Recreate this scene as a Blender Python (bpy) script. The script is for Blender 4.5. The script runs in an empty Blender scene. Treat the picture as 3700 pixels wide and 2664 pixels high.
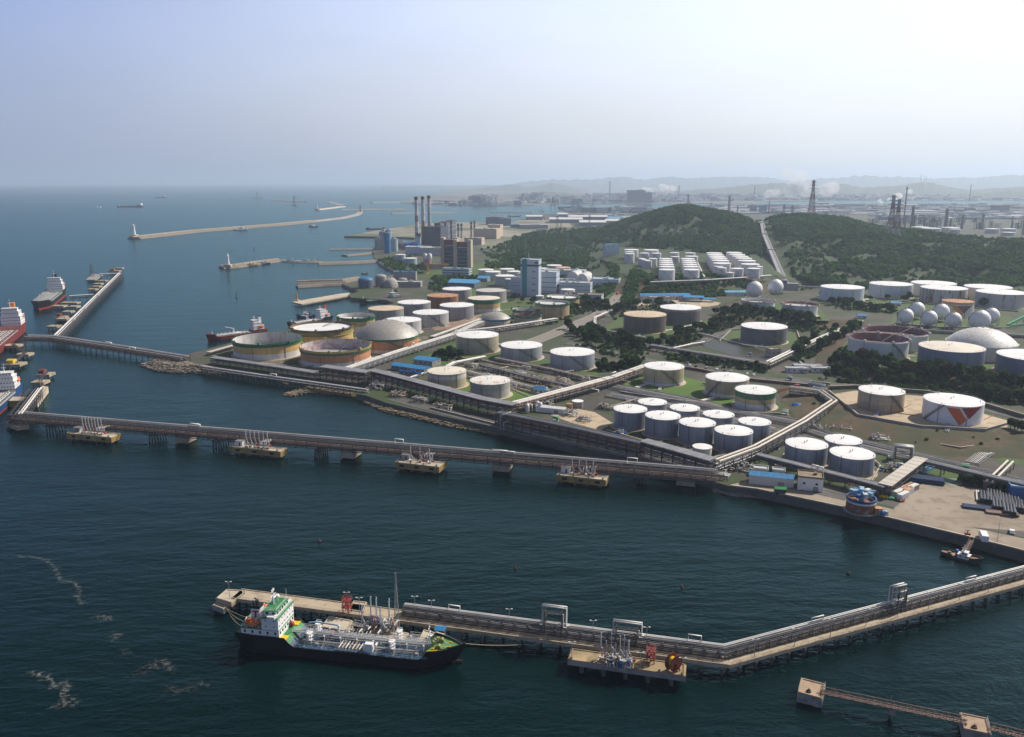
import bpy,math,random
import numpy as np
from mathutils import Vector
R = math.radians
random.seed(7)
SC = bpy.context.scene
COL = SC.collection
# ---------------------------------------------------------------- camera, sky, sun, exposure
CAM_H = 150.0
FPX,CX,CY = 2936.0,1850.0,1332.0            # focal length and centre in pixels of the 3700 x 2664 photograph
PITCH = math.atan(676.0 / FPX)
cd = bpy.data.cameras.new('camera');cam = bpy.data.objects.new('camera',cd);COL.objects.link(cam)
cam.location =(0,0,CAM_H);cam.rotation_euler =(math.pi/2 - PITCH,0,0)
cd.sensor_width = 36.0;cd.lens = 36.0 * FPX / 3700.0;cd.clip_start = 1.0;cd.clip_end = 300000.0
SC.camera = cam
SUN_AZ,SUN_EL = 30.0,42.0                     # degrees counter-clockwise from +X, degrees above the horizon
SC.world = bpy.data.worlds.new('World');SC.world.use_nodes = True
wn = SC.world.node_tree;wn.nodes.clear()
wo = wn.nodes.new('ShaderNodeOutputWorld');wb = wn.nodes.new('ShaderNodeBackground');sky = wn.nodes.new('ShaderNodeTexSky')
sky.sky_type = 'NISHITA';sky.sun_disc = False
sky.sun_elevation = R(SUN_EL);sky.sun_rotation = R(90.0 - SUN_AZ)
sky.altitude = 0;sky.air_density = 1.0;sky.dust_density = 1.3;sky.ozone_density = 1.0
# bright milky sky: the Nishita sky tinted towards periwinkle, whitening smoothly towards the sun
SUNV =(math.cos(R(SUN_AZ))*math.cos(R(SUN_EL)),math.sin(R(SUN_AZ))*math.cos(R(SUN_EL)),math.sin(R(SUN_EL)))
wt = wn.nodes.new('ShaderNodeMix');wt.data_type = 'RGBA';wt.blend_type = 'MULTIPLY';wt.inputs[0].default_value = 1.0;wt.inputs[7].default_value =(.80,.80,1.12,1)
wc = wn.nodes.new('ShaderNodeTexCoord');wd = wn.nodes.new('ShaderNodeVectorMath');wd.operation = 'DOT_PRODUCT';wd.inputs[1].default_value = SUNV
wm = wn.nodes.new('ShaderNodeMapRange');wm.interpolation_type = 'SMOOTHSTEP';wm.inputs[1].default_value =-.06;wm.inputs[2].default_value = .66
wa = wn.nodes.new('ShaderNodeMix');wa.data_type = 'RGBA';wa.blend_type = 'ADD';wa.inputs[7].default_value =(3.6,3.3,2.0,1)
wn.links.new(sky.outputs[0],wt.inputs[6]);wn.links.new(wc.outputs['Generated'],wd.inputs[0]);wn.links.new(wd.outputs['Value'],wm.inputs[0]);wn.links.new(wm.outputs[0],wa.inputs[0])
# clearer, darker zenith above the bright milky band; faint uneven streaks in the haze
wz = wn.nodes.new('ShaderNodeSeparateXYZ');wn.links.new(wc.outputs['Generated'],wz.inputs[0])
wr = wn.nodes.new('ShaderNodeMapRange');wr.interpolation_type = 'SMOOTHSTEP';wr.inputs[1].default_value = .20;wr.inputs[2].default_value = .62;wr.inputs[3].default_value = 1.07;wr.inputs[4].default_value = .24
wn.links.new(wz.outputs[2],wr.inputs[0])
wp = wn.nodes.new('ShaderNodeVectorMath');wp.operation = 'MULTIPLY';wp.inputs[1].default_value =(1.4,1.4,5.0);wn.links.new(wc.outputs['Generated'],wp.inputs[0])
wx = wn.nodes.new('ShaderNodeTexNoise');wx.inputs['Scale'].default_value = 1.6;wx.inputs['Detail'].default_value = 4;wn.links.new(wp.outputs[0],wx.inputs['Vector'])
wy = wn.nodes.new('ShaderNodeMapRange');wy.inputs[1].default_value = .3;wy.inputs[2].default_value = .7;wy.inputs[3].default_value = .95;wy.inputs[4].default_value = 1.05;wn.links.new(wx.outputs[0],wy.inputs[0])
wq = wn.nodes.new('ShaderNodeMath');wq.operation = 'MULTIPLY';wn.links.new(wr.outputs[0],wq.inputs[0]);wn.links.new(wy.outputs[0],wq.inputs[1])
ws = wn.nodes.new('ShaderNodeVectorMath');ws.operation = 'SCALE';wn.links.new(wa.outputs[2],ws.inputs[0]);wn.links.new(wq.outputs[0],ws.inputs['Scale'])
wh = wn.nodes.new('ShaderNodeMapRange');wh.interpolation_type = 'SMOOTHSTEP';wh.inputs[1].default_value = .0;wh.inputs[2].default_value = .24;wh.inputs[3].default_value = .9;wh.inputs[4].default_value = 0;wn.links.new(wz.outputs[2],wh.inputs[0])
we = wn.nodes.new('ShaderNodeMix');we.data_type = 'RGBA';we.inputs[7].default_value =(2.35,2.85,4.3,1);wn.links.new(wh.outputs[0],we.inputs[0]);wn.links.new(wt.outputs[2],we.inputs[6])
wn.links.new(we.outputs[2],wa.inputs[6]);wn.links.new(ws.outputs[0],wb.inputs[0]);wn.links.new(wb.outputs[0],wo.inputs[0]);wb.inputs[1].default_value = 0.12
sl = bpy.data.lights.new('sun','SUN');sun = bpy.data.objects.new('sun',sl);COL.objects.link(sun)
sl.energy = 5.0;sl.angle = R(0.6);sl.color =(1.0,0.93,0.82)
sd = Vector((math.cos(R(SUN_AZ))*math.cos(R(SUN_EL)),math.sin(R(SUN_AZ))*math.cos(R(SUN_EL)),math.sin(R(SUN_EL))))
sun.rotation_euler = sd.to_track_quat('Z','Y').to_euler()
SC.view_settings.view_transform = 'Standard';SC.view_settings.look = 'None'
SC.view_settings.exposure = 0.1;SC.view_settings.gamma = 1.0
SC.render.engine = 'CYCLES'
cy = SC.cycles
cy.use_denoising = True
try: cy.denoiser = 'OPENIMAGEDENOISE'
except Exception: pass
cy.max_bounces = 6;cy.diffuse_bounces = 2;cy.glossy_bounces = 2;cy.transmission_bounces = 2;cy.volume_bounces = 2
cy.transparent_max_bounces = 6;cy.caustics_reflective = False;cy.caustics_refractive = False
cy.use_adaptive_sampling = True;cy.adaptive_threshold = 0.015
cy.sample_clamp_indirect = 4.0

HAZE_DENSITY = 7.4e-5

# ---------------------------------------------------------------- picture point -> place
_cp,_sp = math.cos(PITCH),math.sin(PITCH)
def ray(fx,fy):
 a,b =(fx - CX)/FPX,-(fy - CY)/FPX
 return Vector((a,_cp + b*_sp,-_sp + b*_cp))
def G(fx,fy,z=0.0):
 """the point at height z seen at photograph pixel (fx, fy)"""
 r = ray(fx,fy);t =(z - CAM_H)/r.z
 return Vector((r.x*t,r.y*t,z))
def GD(fx,fy,d):
 """the point at horizontal distance d seen at photograph pixel (fx, fy)"""
 r = ray(fx,fy);t = d/math.hypot(r.x,r.y)
 return Vector((r.x*t,r.y*t,CAM_H + r.z*t))
def depth_of(p): return p[1]*_cp -(p[2]-CAM_H)*_sp
def PX(p):
 d = depth_of(p);u = p[1]*_sp +(p[2]-CAM_H)*_cp
 return CX + FPX*p[0]/d,CY - FPX*u/d
def V2(p): return (p[0],p[1])

# ---------------------------------------------------------------- mesh building
class MB:
 def __init__(s): s.v =[];s.f =[];s.m =[];s.s =[]
 def add(s,vs,fs,mi=0,smooth=False):
  o = len(s.v);s.v.extend([tuple(q) for q in vs])
  for f in fs: s.f.append(tuple(i+o for i in f));s.m.append(mi);s.s.append(smooth)
 def box(s,c,size,rz=0.0,mi=0):
  hx,hy,hz = size[0]/2,size[1]/2,size[2]/2;ca,sa = math.cos(rz),math.sin(rz)
  vs =[]
  for z in (-hz,hz):
   for x,y in ((-hx,-hy),(hx,-hy),(hx,hy),(-hx,hy)):
    vs.append((c[0]+x*ca-y*sa,c[1]+x*sa+y*ca,c[2]+z))
  s.add(vs,[(3,2,1,0),(4,5,6,7),(0,1,5,4),(1,2,6,5),(2,3,7,6),(3,0,4,7)],mi)
 def boxb(s,x,y,z,sx,sy,sz,rz=0.0,mi=0): s.box((x,y,z+sz/2),(sx,sy,sz),rz,mi)
 def bar(s,p,q,w,h=None,mi=0):
  p,q = Vector(p),Vector(q);h = h or w;d = q-p
  if d.length < 1e-6: return
  d.normalize();up = Vector((0,0,1)) if abs(d.z)< .95 else Vector((0,1,0))
  a = d.cross(up).normalized()*(w/2);b = a.cross(d).normalized()*(h/2)
  vs =[p-a-b,p+a-b,p+a+b,p-a+b,q-a-b,q+a-b,q+a+b,q-a+b]
  s.add(vs,[(0,1,2,3),(7,6,5,4),(4,5,1,0),(5,6,2,1),(6,7,3,2),(7,4,0,3)],mi)
 def tube(s,p,q,r,n=8,r2=None,caps=True,mi=0):
  p,q = Vector(p),Vector(q);d =(q-p)
  if d.length < 1e-6: return
  d.normalize();up = Vector((0,0,1)) if abs(d.z)< .95 else Vector((0,1,0))
  a = d.cross(up).normalized();b = d.cross(a).normalized();r2 = r if r2 is None else r2
  vs =[p+(a*math.cos(t)+b*math.sin(t))*r for t in [2*math.pi*i/n for i in range(n)]]
  vs +=[q+(a*math.cos(t)+b*math.sin(t))*r2 for t in [2*math.pi*i/n for i in range(n)]]
  s.add(vs,[(i,(i+1)%n,n+(i+1)%n,n+i) for i in range(n)],mi,True)
  if caps: s.add(vs[:n],[tuple(range(n))[::-1]],mi);s.add(vs[n:],[tuple(range(n))],mi)
 def path(s,pts,r,n=6,mi=0):
  pts =[Vector(p) for p in pts];m = len(pts);rings =[]
  for i in range(m):
   d0 =(pts[i]-pts[i-1]).normalized() if i else None
   d1 =(pts[i+1]-pts[i]).normalized() if i < m-1 else None
   t = d1 if d0 is None else d0 if d1 is None else (d0+d1).normalized()
   up = Vector((0,0,1)) if abs(t.z)< .9 else Vector((0.3,1,0)).normalized()
   a = t.cross(up).normalized();b = t.cross(a).normalized()
   k = 1.0
   if d0 is not None and d1 is not None: k = 1.0/max(.5,math.sqrt(max(0,(1+d0.dot(d1))/2)))
   rings.append([pts[i]+(a*math.cos(2*math.pi*j/n)*(k if abs(t.z)<.9 else 1)+b*math.sin(2*math.pi*j/n))*r for j in range(n)])
  vs =[q for g in rings for q in g];fs =[]
  for i in range(m-1):
   for j in range(n): fs.append((i*n+j,i*n+(j+1)%n,(i+1)*n+(j+1)%n,(i+1)*n+j))
  s.add(vs,fs,mi,True);s.add(rings[0],[tuple(range(n))[::-1]],mi);s.add(rings[-1],[tuple(range(n))],mi)
 def lathe(s,prof,n=32,c=(0,0,0),mi=0,smooth=True,a0=0.0,a1=2*math.pi):
  full = abs(a1-a0-2*math.pi)< 1e-6;k = n if full else n+1
  vs =[]
  for r,z in prof:
   for i in range(k):
    t = a0+(a1-a0)*i/n;vs.append((c[0]+r*math.cos(t),c[1]+r*math.sin(t),c[2]+z))
  fs =[]
  for j in range(len(prof)-1):
   for i in range(n):
    i2 =(i+1)% k;fs.append((j*k+i,j*k+i2,(j+1)*k+i2,(j+1)*k+i))
  s.add(vs,fs,mi,smooth)
 def disc(s,c,r,n=32,mi=0,down=False):
  vs =[(c[0]+r*math.cos(2*math.pi*i/n),c[1]+r*math.sin(2*math.pi*i/n),c[2]) for i in range(n)]
  s.add(vs,[tuple(range(n))[::-1] if down else tuple(range(n))],mi)
 def prism(s,poly,z0,z1,mi=0,bottom=False):
  n = len(poly);A = sum(poly[i][0]*poly[(i+1)%n][1]-poly[(i+1)%n][0]*poly[i][1] for i in range(n))
  if A < 0: poly = poly[::-1]
  vs =[(p[0],p[1],z0) for p in poly]+[(p[0],p[1],z1) for p in poly]
  s.add(vs,[(i,(i+1)%n,n+(i+1)%n,n+i) for i in range(n)]+[tuple(range(n,2*n))]+([tuple(range(n))[::-1]] if bottom else []),mi)
 def hull(s,secs,mi=0,smooth=False,cap=True):
  n = len(secs[0]);vs =[p for q in secs for p in q];fs =[]
  for i in range(len(secs)-1):
   for j in range(n-1): fs.append((i*n+j,i*n+j+1,(i+1)*n+j+1,(i+1)*n+j))
  s.add(vs,fs,mi,smooth)
 def gable(s,L,W,h,e=0.0,z=0.0,mi=0,c=(0,0),rz=0.0):
  x,y = L/2+e,W/2+e
  pts =[(-x,-y,z),(x,-y,z),(x,y,z),(-x,y,z),(-x,0,z+h),(x,0,z+h)]
  ca,sa = math.cos(rz),math.sin(rz)
  vs =[(c[0]+p[0]*ca-p[1]*sa,c[1]+p[0]*sa+p[1]*ca,p[2]) for p in pts]
  s.add(vs,[(0,1,5,4),(2,3,4,5),(0,4,3),(1,2,5),(3,2,1,0)],mi)
 def build(s,name,mats,parent=None,origin=None,loc=None,rz=0.0):
  if not isinstance(mats,(list,tuple)): mats =[mats]
  me = bpy.data.meshes.new(name)
  vs = s.v
  if origin is not None: vs =[(a-origin[0],b-origin[1],c-origin[2]) for a,b,c in vs]
  me.from_pydata(vs,[],s.f)
  for m in mats: me.materials.append(m)
  if len(mats)> 1: me.polygons.foreach_set('material_index',s.m)
  me.polygons.foreach_set('use_smooth',s.s);me.update()
  return link(name,me,parent,loc,rz)
def link(name,me,parent=None,loc=None,rz=0.0):
 o = bpy.data.objects.new(name,me);COL.objects.link(o)
 if parent is not None: o.parent = parent
 if loc is not None: o.location = loc
 o.rotation_euler.z = rz
 return o
KIDS ={}
def thing(name,label,cat,loc=(0,0,0),rz=0.0,group=None):
 o = bpy.data.objects.new(name,None);COL.objects.link(o);o.empty_display_size = 1
 o.location = loc;o.rotation_euler.z = rz;o['label']= label;o['category']= cat
 if group: o['group']= group
 return o
def tag(o,label,cat,group=None,kind=None):
 o['label']= label;o['category']= cat
 if group: o['group']= group
 if kind: o['kind']= kind
 return o
def structure(o,label=None):
 o['kind']= 'structure'
 if label: o['label']= label
 return o
def kids(o): return [c for c in bpy.data.objects if c.parent == o]
def dup(root,loc,rz=0.0,label=None,group=None,scale=None,parts=None):
 r = root.copy();COL.objects.link(r);r.location = loc;r.rotation_euler.z = rz
 if label: r['label']= label
 if group: r['group']= group
 if scale: r.scale = scale
 for ch,gs in (parts or [(c,kids(c)) for c in kids(root)]):
  c = ch.copy();COL.objects.link(c);c.parent = r
  for g in gs:
   d = g.copy();COL.objects.link(d);d.parent = c
 return r

# ---------------------------------------------------------------- materials
MATS ={}
def nodes(name):
 m = bpy.data.materials.new(name);m.use_nodes = True;t = m.node_tree
 return m,t,t.nodes['Principled BSDF'],t.nodes['Material Output']
def L(t,a,b): t.links.new(a,b)
def mathn(t,op,a,b=None,c=None):
 n = t.nodes.new('ShaderNodeMath');n.operation = op
 for i,x in enumerate((a,b,c)):
  if x is None: continue
  if isinstance(x,(int,float)): n.inputs[i].default_value = x
  else: L(t,x,n.inputs[i])
 return n.outputs[0]
def noise(t,vec,scale,detail=3.0,rough=.55):
 n = t.nodes.new('ShaderNodeTexNoise');n.inputs['Scale'].default_value = scale
 n.inputs['Detail'].default_value = detail;n.inputs['Roughness'].default_value = rough
 if vec is not None: L(t,vec,n.inputs['Vector'])
 return n.outputs[0]
def ramp(t,fac,stops,interp='LINEAR'):
 n = t.nodes.new('ShaderNodeValToRGB');n.color_ramp.interpolation = interp;e = n.color_ramp.elements
 while len(e)< len(stops): e.new(0.5)
 for i,(p,c) in enumerate(stops): e[i].position = p;e[i].color =(c[0],c[1],c[2],1)
 L(t,fac,n.inputs[0]);return n.outputs[0]
def mix(t,fac,a,b,mode='MIX'):
 n = t.nodes.new('ShaderNodeMix');n.data_type = 'RGBA';n.blend_type = mode
 if isinstance(fac,(int,float)): n.inputs[0].default_value = fac
 else: L(t,fac,n.inputs[0])
 for i,x in ((6,a),(7,b)):
  if isinstance(x,tuple): n.inputs[i].default_value =(x[0],x[1],x[2],1)
  else: L(t,x,n.inputs[i])
 return n.outputs[2]
def pos(t,scale=None):
 g = t.nodes.new('ShaderNodeNewGeometry');v = g.outputs['Position']
 if scale:
  m = t.nodes.new('ShaderNodeVectorMath');m.operation = 'MULTIPLY';m.inputs[1].default_value = scale
  L(t,v,m.inputs[0]);v = m.outputs[0]
 return v
def M(name,col,rough=.65,metal=0.0,var=.18,scale=.35,dirt=None,dirt_amt=.0,streak=False,spec=None):
 """plain weathered material: colour varied by two noises, optional dirt or rust patches with their own shape"""
 if name in MATS: return MATS[name]
 m,t,b,o = nodes(name)
 v = pos(t)
 lo = tuple(max(0,c*(1-var)) for c in col);hi = tuple(min(1,c*(1+var)) for c in col)
 c = ramp(t,noise(t,v,scale,5.0),[(.3,lo),(.7,hi)])
 if dirt:
  dv = pos(t,(1,1,.12)) if streak else v
  f = ramp(t,noise(t,dv,scale*1.7,6.0,.65),[(.62-dirt_amt*.3,(0,0,0)),(.72-dirt_amt*.25,(1,1,1))])
  n = t.nodes.new('ShaderNodeRGBToBW');L(t,f,n.inputs[0])
  c = mix(t,mathn(t,'MULTIPLY',n.outputs[0],.75),c,dirt)
 L(t,c,b.inputs['Base Color'])
 b.inputs['Metallic'].default_value = metal
 rr = ramp(t,noise(t,v,scale*3,2.0),[(.3,(rough*.85,)*3),(.7,(min(1,rough*1.12),)*3)]);L(t,rr,b.inputs['Roughness'])
 if spec is not None: b.inputs['Specular IOR Level'].default_value = spec
 MATS[name]= m;return m
STEEL = M('galvanised pipe',(.42,.41,.39),.5,.0,.25,.15,(.25,.18,.12),.15)
PIPE_W = M('pale pipe cladding',(.66,.63,.58),.45,.0,.12,.12,(.42,.33,.24),.1)
PIPE_G = M('grey pipe cladding',(.36,.37,.38),.45,.0,.2,.12,(.22,.16,.11),.1)
PIPE_D = M('dark pipe',(.14,.13,.13),.55,0,.25,.2,(.16,.09,.06),.2)
PIPE_R = M('rusty pipe',(.32,.19,.12),.7,0,.25,.2,(.45,.36,.28),.3)
FRAME = M('dark painted steel',(.075,.07,.07),.6,0,.25,.4,(.14,.08,.05),.25)
FRAME_L = M('grey painted steel',(.30,.30,.30),.6,0,.2,.4,(.2,.13,.09),.2)
ROOFPLATE = M('grey cover plate',(.21,.21,.22),.5,0,.2,.1,(.15,.12,.1),.2)
COVER_B = M('beige cover plate',(.56,.50,.42),.5,0,.12,.1)
CONC = M('weathered concrete',(.40,.33,.24),.85,0,.22,.12,(.22,.17,.11),.35)
CONC_G = M('grey concrete',(.30,.285,.26),.85,0,.22,.12,(.15,.135,.12),.35)
CONC_L = M('pale concrete',(.50,.43,.33),.85,0,.18,.09,(.30,.24,.17),.25)
CONC_D = M('wet dark concrete',(.075,.075,.07),.6,0,.3,.2,(.05,.055,.03),.3)
CONC_Y = M('yellow painted concrete',(.36,.25,.085),.8,0,.22,.2,(.2,.13,.06),.3,True)
WHITE = M('white paint',(.78,.77,.75),.45,0,.06,.15,(.52,.45,.38),.0)
WHITE_D = M('white weathered paint',(.68,.67,.65),.5,0,.1,.15,(.42,.33,.25),.15,True)
BLUE_R = M('blue metal roofing',(.035,.23,.47),.5,0,.18,.15,(.08,.2,.33),.2)
TEAL = M('teal cladding',(.01,.22,.26),.4,0,.12,.1)
RED = M('red paint',(.27,.035,.03),.5,0,.15,.4)
ORANGE = M('orange paint',(.75,.16,.03),.45,0,.1,.5)
YELLOW = M('yellow paint',(.72,.47,.03),.5,0,.12,.4)
GREEN_D = M('green deck paint',(.03,.20,.06),.6,0,.2,.35,(.12,.16,.08),.15)
GREEN_P = M('green structure paint',(.06,.34,.16),.5,0,.15,.2)
BLACK = M('black hull paint',(.012,.012,.014),.4,0,.3,.2)
BLUE_P = M('blue paint',(.02,.11,.33),.5,0,.2,.3)
BLUE_L = M('pale blue paint',(.22,.40,.55),.5,0,.12,.2)
GLASS = M('dark window glass',(.02,.03,.04),.15,0,.3,.4)
TYRE = M('black rubber',(.02,.02,.02),.85,0,.2,.5)
ROPE = M('mooring rope',(.42,.36,.22),.9,0,.15,1.0)
STONE = M('rubble stone',(.21,.18,.14),.9,0,.4,.5,(.12,.10,.08),.35)
BARK = M('bark',(.09,.065,.045),.9,0,.3,1.0)
# ---------------------------------------------------------------- sea
def water_material():
 m,t,b,o = nodes('sea water')
 v = pos(t)
 big = noise(t,pos(t,(1,2.2,1)),.0035,4.0,.6)
 col = ramp(t,big,[(.35,(.0004,.0070,.0080)),(.65,(.0009,.0115,.0125))])
 rg = ramp(t,noise(t,pos(t,(1,2.5,1)),.006,5.0,.6),[(.38,(.12,)*3),(.66,(.22,)*3)])
 w = t.nodes.new('ShaderNodeMapping');w.inputs['Rotation'].default_value =(0,0,R(-28));w.inputs['Scale'].default_value =(.55,1.5,1)
 L(t,v,w.inputs[0])
 n1 = noise(t,w.outputs[0],.16,4.0,.62);n2 = noise(t,v,.55,3.0,.6);n3 = noise(t,w.outputs[0],.035,2.0,.5)
 h = mathn(t,'ADD',mathn(t,'MULTIPLY',n1,1.0),mathn(t,'ADD',mathn(t,'MULTIPLY',n2,.35),mathn(t,'MULTIPLY',n3,1.6)))
 bp = t.nodes.new('ShaderNodeBump');bp.inputs['Strength'].default_value = .5;bp.inputs['Distance'].default_value = 1.1
 L(t,h,bp.inputs['Height'])
 # wave faces hide one another at a glancing view, so the reflection never takes over as on a flat mirror
 df = t.nodes.new('ShaderNodeBsdfDiffuse');gl = t.nodes.new('ShaderNodeBsdfGlossy');fr = t.nodes.new('ShaderNodeFresnel');fr.inputs[0].default_value = 1.33;mx = t.nodes.new('ShaderNodeMixShader')
 gl.inputs['Color'].default_value =(.55,.88,.92,1);L(t,col,df.inputs['Color']);L(t,rg,gl.inputs['Roughness'])
 for n_ in (df,gl,fr): L(t,bp.outputs[0],n_.inputs['Normal'])
 L(t,mathn(t,'MINIMUM',mathn(t,'MULTIPLY',fr.outputs[0],.72),.40),mx.inputs[0]);L(t,df.outputs[0],mx.inputs[1]);L(t,gl.outputs[0],mx.inputs[2]);L(t,mx.outputs[0],o.inputs['Surface']);t.nodes.remove(b)
 return m
SEA_R = 60000.0
mb = MB();mb.add([(-SEA_R,-3000,0),(SEA_R,-3000,0),(SEA_R,SEA_R,0),(-SEA_R,SEA_R,0)],[(0,1,2,3)])
structure(mb.build('sea_water',water_material()),'dark teal sea rippled by wind, paling to blue at the horizon')

# ---------------------------------------------------------------- haze
def haze():
 m = bpy.data.materials.new('haze air');m.use_nodes = True;t = m.node_tree;t.nodes.clear()
 o = t.nodes.new('ShaderNodeOutputMaterial');p = t.nodes.new('ShaderNodeVolumePrincipled')
 p.inputs['Color'].default_value =(.71,.835,1.0,1);p.inputs['Density'].default_value = HAZE_DENSITY
 p.inputs['Anisotropy'].default_value = .35
 L(t,p.outputs[0],o.inputs['Volume'])
 mb = MB();mb.box((0,28000,269),(130000,66000,540));h = mb.build('haze',m);h['kind']= 'stuff';h['label']= 'thin pale haze over the sea and the far town'
haze()

# ---------------------------------------------------------------- land
GZ = 4.0
def ground_material(name,cols,scale,weeds=None,spots=None):
 m,t,b,o = nodes(name);v = pos(t)
 c = ramp(t,noise(t,v,scale,6.0,.62),[(.25+.5*i/(len(cols)-1),q) for i,q in enumerate(cols)])
 if spots:
  f = t.nodes.new('ShaderNodeRGBToBW');L(t,ramp(t,noise(t,v,scale*4,4.0,.6),[(.50,(0,0,0)),(.62,(1,1,1))]),f.inputs[0]);c = mix(t,mathn(t,'MULTIPLY',f.outputs[0],.7),c,spots)
 if weeds:
  f = t.nodes.new('ShaderNodeRGBToBW');L(t,ramp(t,noise(t,v,scale*.6,6.0,.68),[(.46,(0,0,0)),(.56,(1,1,1))]),f.inputs[0]);c = mix(t,f.outputs[0],c,weeds)
 L(t,c,b.inputs['Base Color']);b.inputs['Roughness'].default_value = .92
 return m
GROUND = ground_material('plant ground',[(.045,.044,.042),(.078,.069,.056),(.125,.105,.078)],.03,(.038,.062,.016),(.055,.050,.043))
GRASS = ground_material('mown grass',[(.035,.075,.010),(.055,.105,.014),(.085,.12,.026)],.06,None,(.065,.075,.026))
DRYGRASS = ground_material('dry grass',[(.065,.042,.022),(.11,.068,.034),(.09,.07,.03)],.05,(.05,.055,.02),(.055,.036,.02))
MEADOW = ground_material('hillside meadow',[(.022,.040,.011),(.036,.060,.016),(.046,.076,.024)],.012,None,(.024,.044,.014))
ASPH = ground_material('asphalt',[(.075,.073,.07),(.10,.096,.09),(.125,.118,.11)],.04,None,(.085,.082,.078))
YARD = ground_material('concrete yard',[(.21,.165,.12),(.31,.255,.195),(.37,.31,.24)],.035,None,(.20,.16,.12))
SAND = ground_material('reclaimed sand',[(.22,.20,.16),(.28,.25,.20),(.21,.21,.15)],.006,(.10,.12,.06),None)
PIT = ground_material('tank pit floor',[(.42,.33,.22),(.5,.40,.28),(.38,.30,.2)],.04,None,(.34,.26,.18))

def tri_fill(poly,z,mi=0):
 """triangulated flat polygon (may be concave)"""
 from mathutils.geometry import tessellate_polygon
 tr = tessellate_polygon([[Vector((p[0],p[1],0)) for p in poly]])
 vs =[(p[0],p[1],z) for p in poly];fs =[]
 for a,b,c in tr:
  A =(poly[b][0]-poly[a][0])*(poly[c][1]-poly[a][1])-(poly[c][0]-poly[a][0])*(poly[b][1]-poly[a][1])
  if abs(A)> 1e-9: fs.append((a,b,c) if A > 0 else (a,c,b))
 return vs,fs
def land(name,pts,ztop,top,side,label,zbot=-3.0,batter=0.0):
 poly =[V2(p) for p in pts];n = len(poly)
 A = sum(poly[i][0]*poly[(i+1)%n][1]-poly[(i+1)%n][0]*poly[i][1] for i in range(n))
 if A < 0: poly = poly[::-1]
 mb = MB();vs,fs = tri_fill(poly,ztop);mb.add(vs,fs,0)
 vs =[]
 for i in range(n):
  a,b,c = Vector(poly[i-1]),Vector(poly[i]),Vector(poly[(i+1)%n])
  nn = Vector(((c-a).y,-(c-a).x));nn = nn.normalized() if nn.length > 1e-6 else nn
  vs.append((b.x+nn.x*batter,b.y+nn.y*batter,zbot))
 vs +=[(p[0],p[1],ztop) for p in poly]
 mb.add(vs,[(i,(i+1)%n,n+(i+1)%n,n+i) for i in range(n)],1)
 return structure(mb.build(name,[top,side]),label)
def sheet(name,fpts,z,m,label,lift=.03):
 mb = MB();vs,fs = tri_fill([V2(G(x,y,z)) for x,y in fpts],z+lift);mb.add(vs,fs)
 return structure(mb.build(name,m),label)

COAST =[(3900,2052),(3521,1948),(3056,1837),(2736,1770),(2640,1758),(2560,1735),(2375,1682),(2097,1622),(1870,1562),(1800,1546),(1614,1507),
  (1495,1479),(1396,1456),(1325,1430),(1290,1424),(1333,1391),(1150,1369),(998,1349),(820,1330),(713,1317),(655,1300),(662,1285),(741,1263),(854,1235),
  (1005,1198),(1058,1187),(1214,1155),(1330,1122),(1425,1095),(1395,1084),(1270,1076),(1258,1066),(1296,1052),(1235,1026),(1302,1012),
  (1438,989),(1372,952),(1354,932),(1347,908),(1350,890),(1400,892),(1480,888),(1500,860),(1440,857),(1244,853),(1290,845),(1450,818),(1553,804),
  (1700,803),(1850,803),(1900,788),(1935,775),(2050,769),(2350,770),(2470,764),(2600,768),(2700,760),(2760,741),(3000,736),(3900,734)]
cpts =[G(x,y,GZ) for x,y in COAST]
far =[Vector((3400,900,0)),Vector((1100,330,0))]
MAIN_POLY =[V2(p) for p in cpts]+[(5200,5400),(2600,1200),(1000,420)]
land('ground',[Vector((p[0],p[1],0)) for p in MAIN_POLY],GZ,GROUND,CONC_D,'flat plant ground behind the sea wall',-3.0,1.2)
FARLAND = ground_material('far town ground',[(.09,.095,.085),(.14,.135,.12),(.19,.18,.165)],.002,(.05,.065,.035),None)
land('far_land',[G(x,y,3) for x,y in [(1440,731),(1600,741),(1830,744),(1930,742),(1990,736),(2150,733),(2350,737),(2480,735),(2700,737),(2760,729),(3000,725),(3900,724),(3900,688),(2600,686),(1900,684),(1640,692),(1500,712)]],3,FARLAND,CONC_G,'flat land across the bay under the far town')

# ---------------------------------------------------------------- terraces and hills
def sstep(t): t = max(0.0,min(1.0,t));return t*t*(3-2*t)
def poly_dist(p,poly):
 inside = False;best = 1e18;n = len(poly);x,y = p
 for i in range(n):
  x0,y0 = poly[i];x1,y1 = poly[(i+1)%n]
  if (y0 > y)!=(y1 > y) and x <(x1-x0)*(y-y0)/(y1-y0)+x0: inside = not inside
  dx,dy = x1-x0,y1-y0;l2 = dx*dx+dy*dy or 1e-9
  t = max(0,min(1,((x-x0)*dx+(y-y0)*dy)/l2));d = math.hypot(x-x0-t*dx,y-y0-t*dy)
  best = min(best,d)
 return -best if inside else best
def FP(l,z): return [V2(G(x,y,z)) for x,y in l]
PLATES =[  # polygon at its own height, height, width of the slope round it
  (FP([(2992,1412),(3085,1402),(3350,1424),(3700,1512),(3900,1560),(3900,1600),(3640,1560),(3330,1552),(3090,1510)],9.0),9.0,34.0),
  (FP([(2655,1140),(2670,1085),(2830,1066),(2960,1040),(3900,1020),(3900,1400),(3560,1360),(3300,1345),(3060,1312),(3050,1240),(3140,1165),(2960,1152),(2800,1150)],10.0),10.0,24.0),
  (FP([(2235,985),(2360,1014),(2560,1010),(2800,990),(2760,905),(2500,893),(2225,893)],19.0),19.0,55.0),
]
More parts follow.
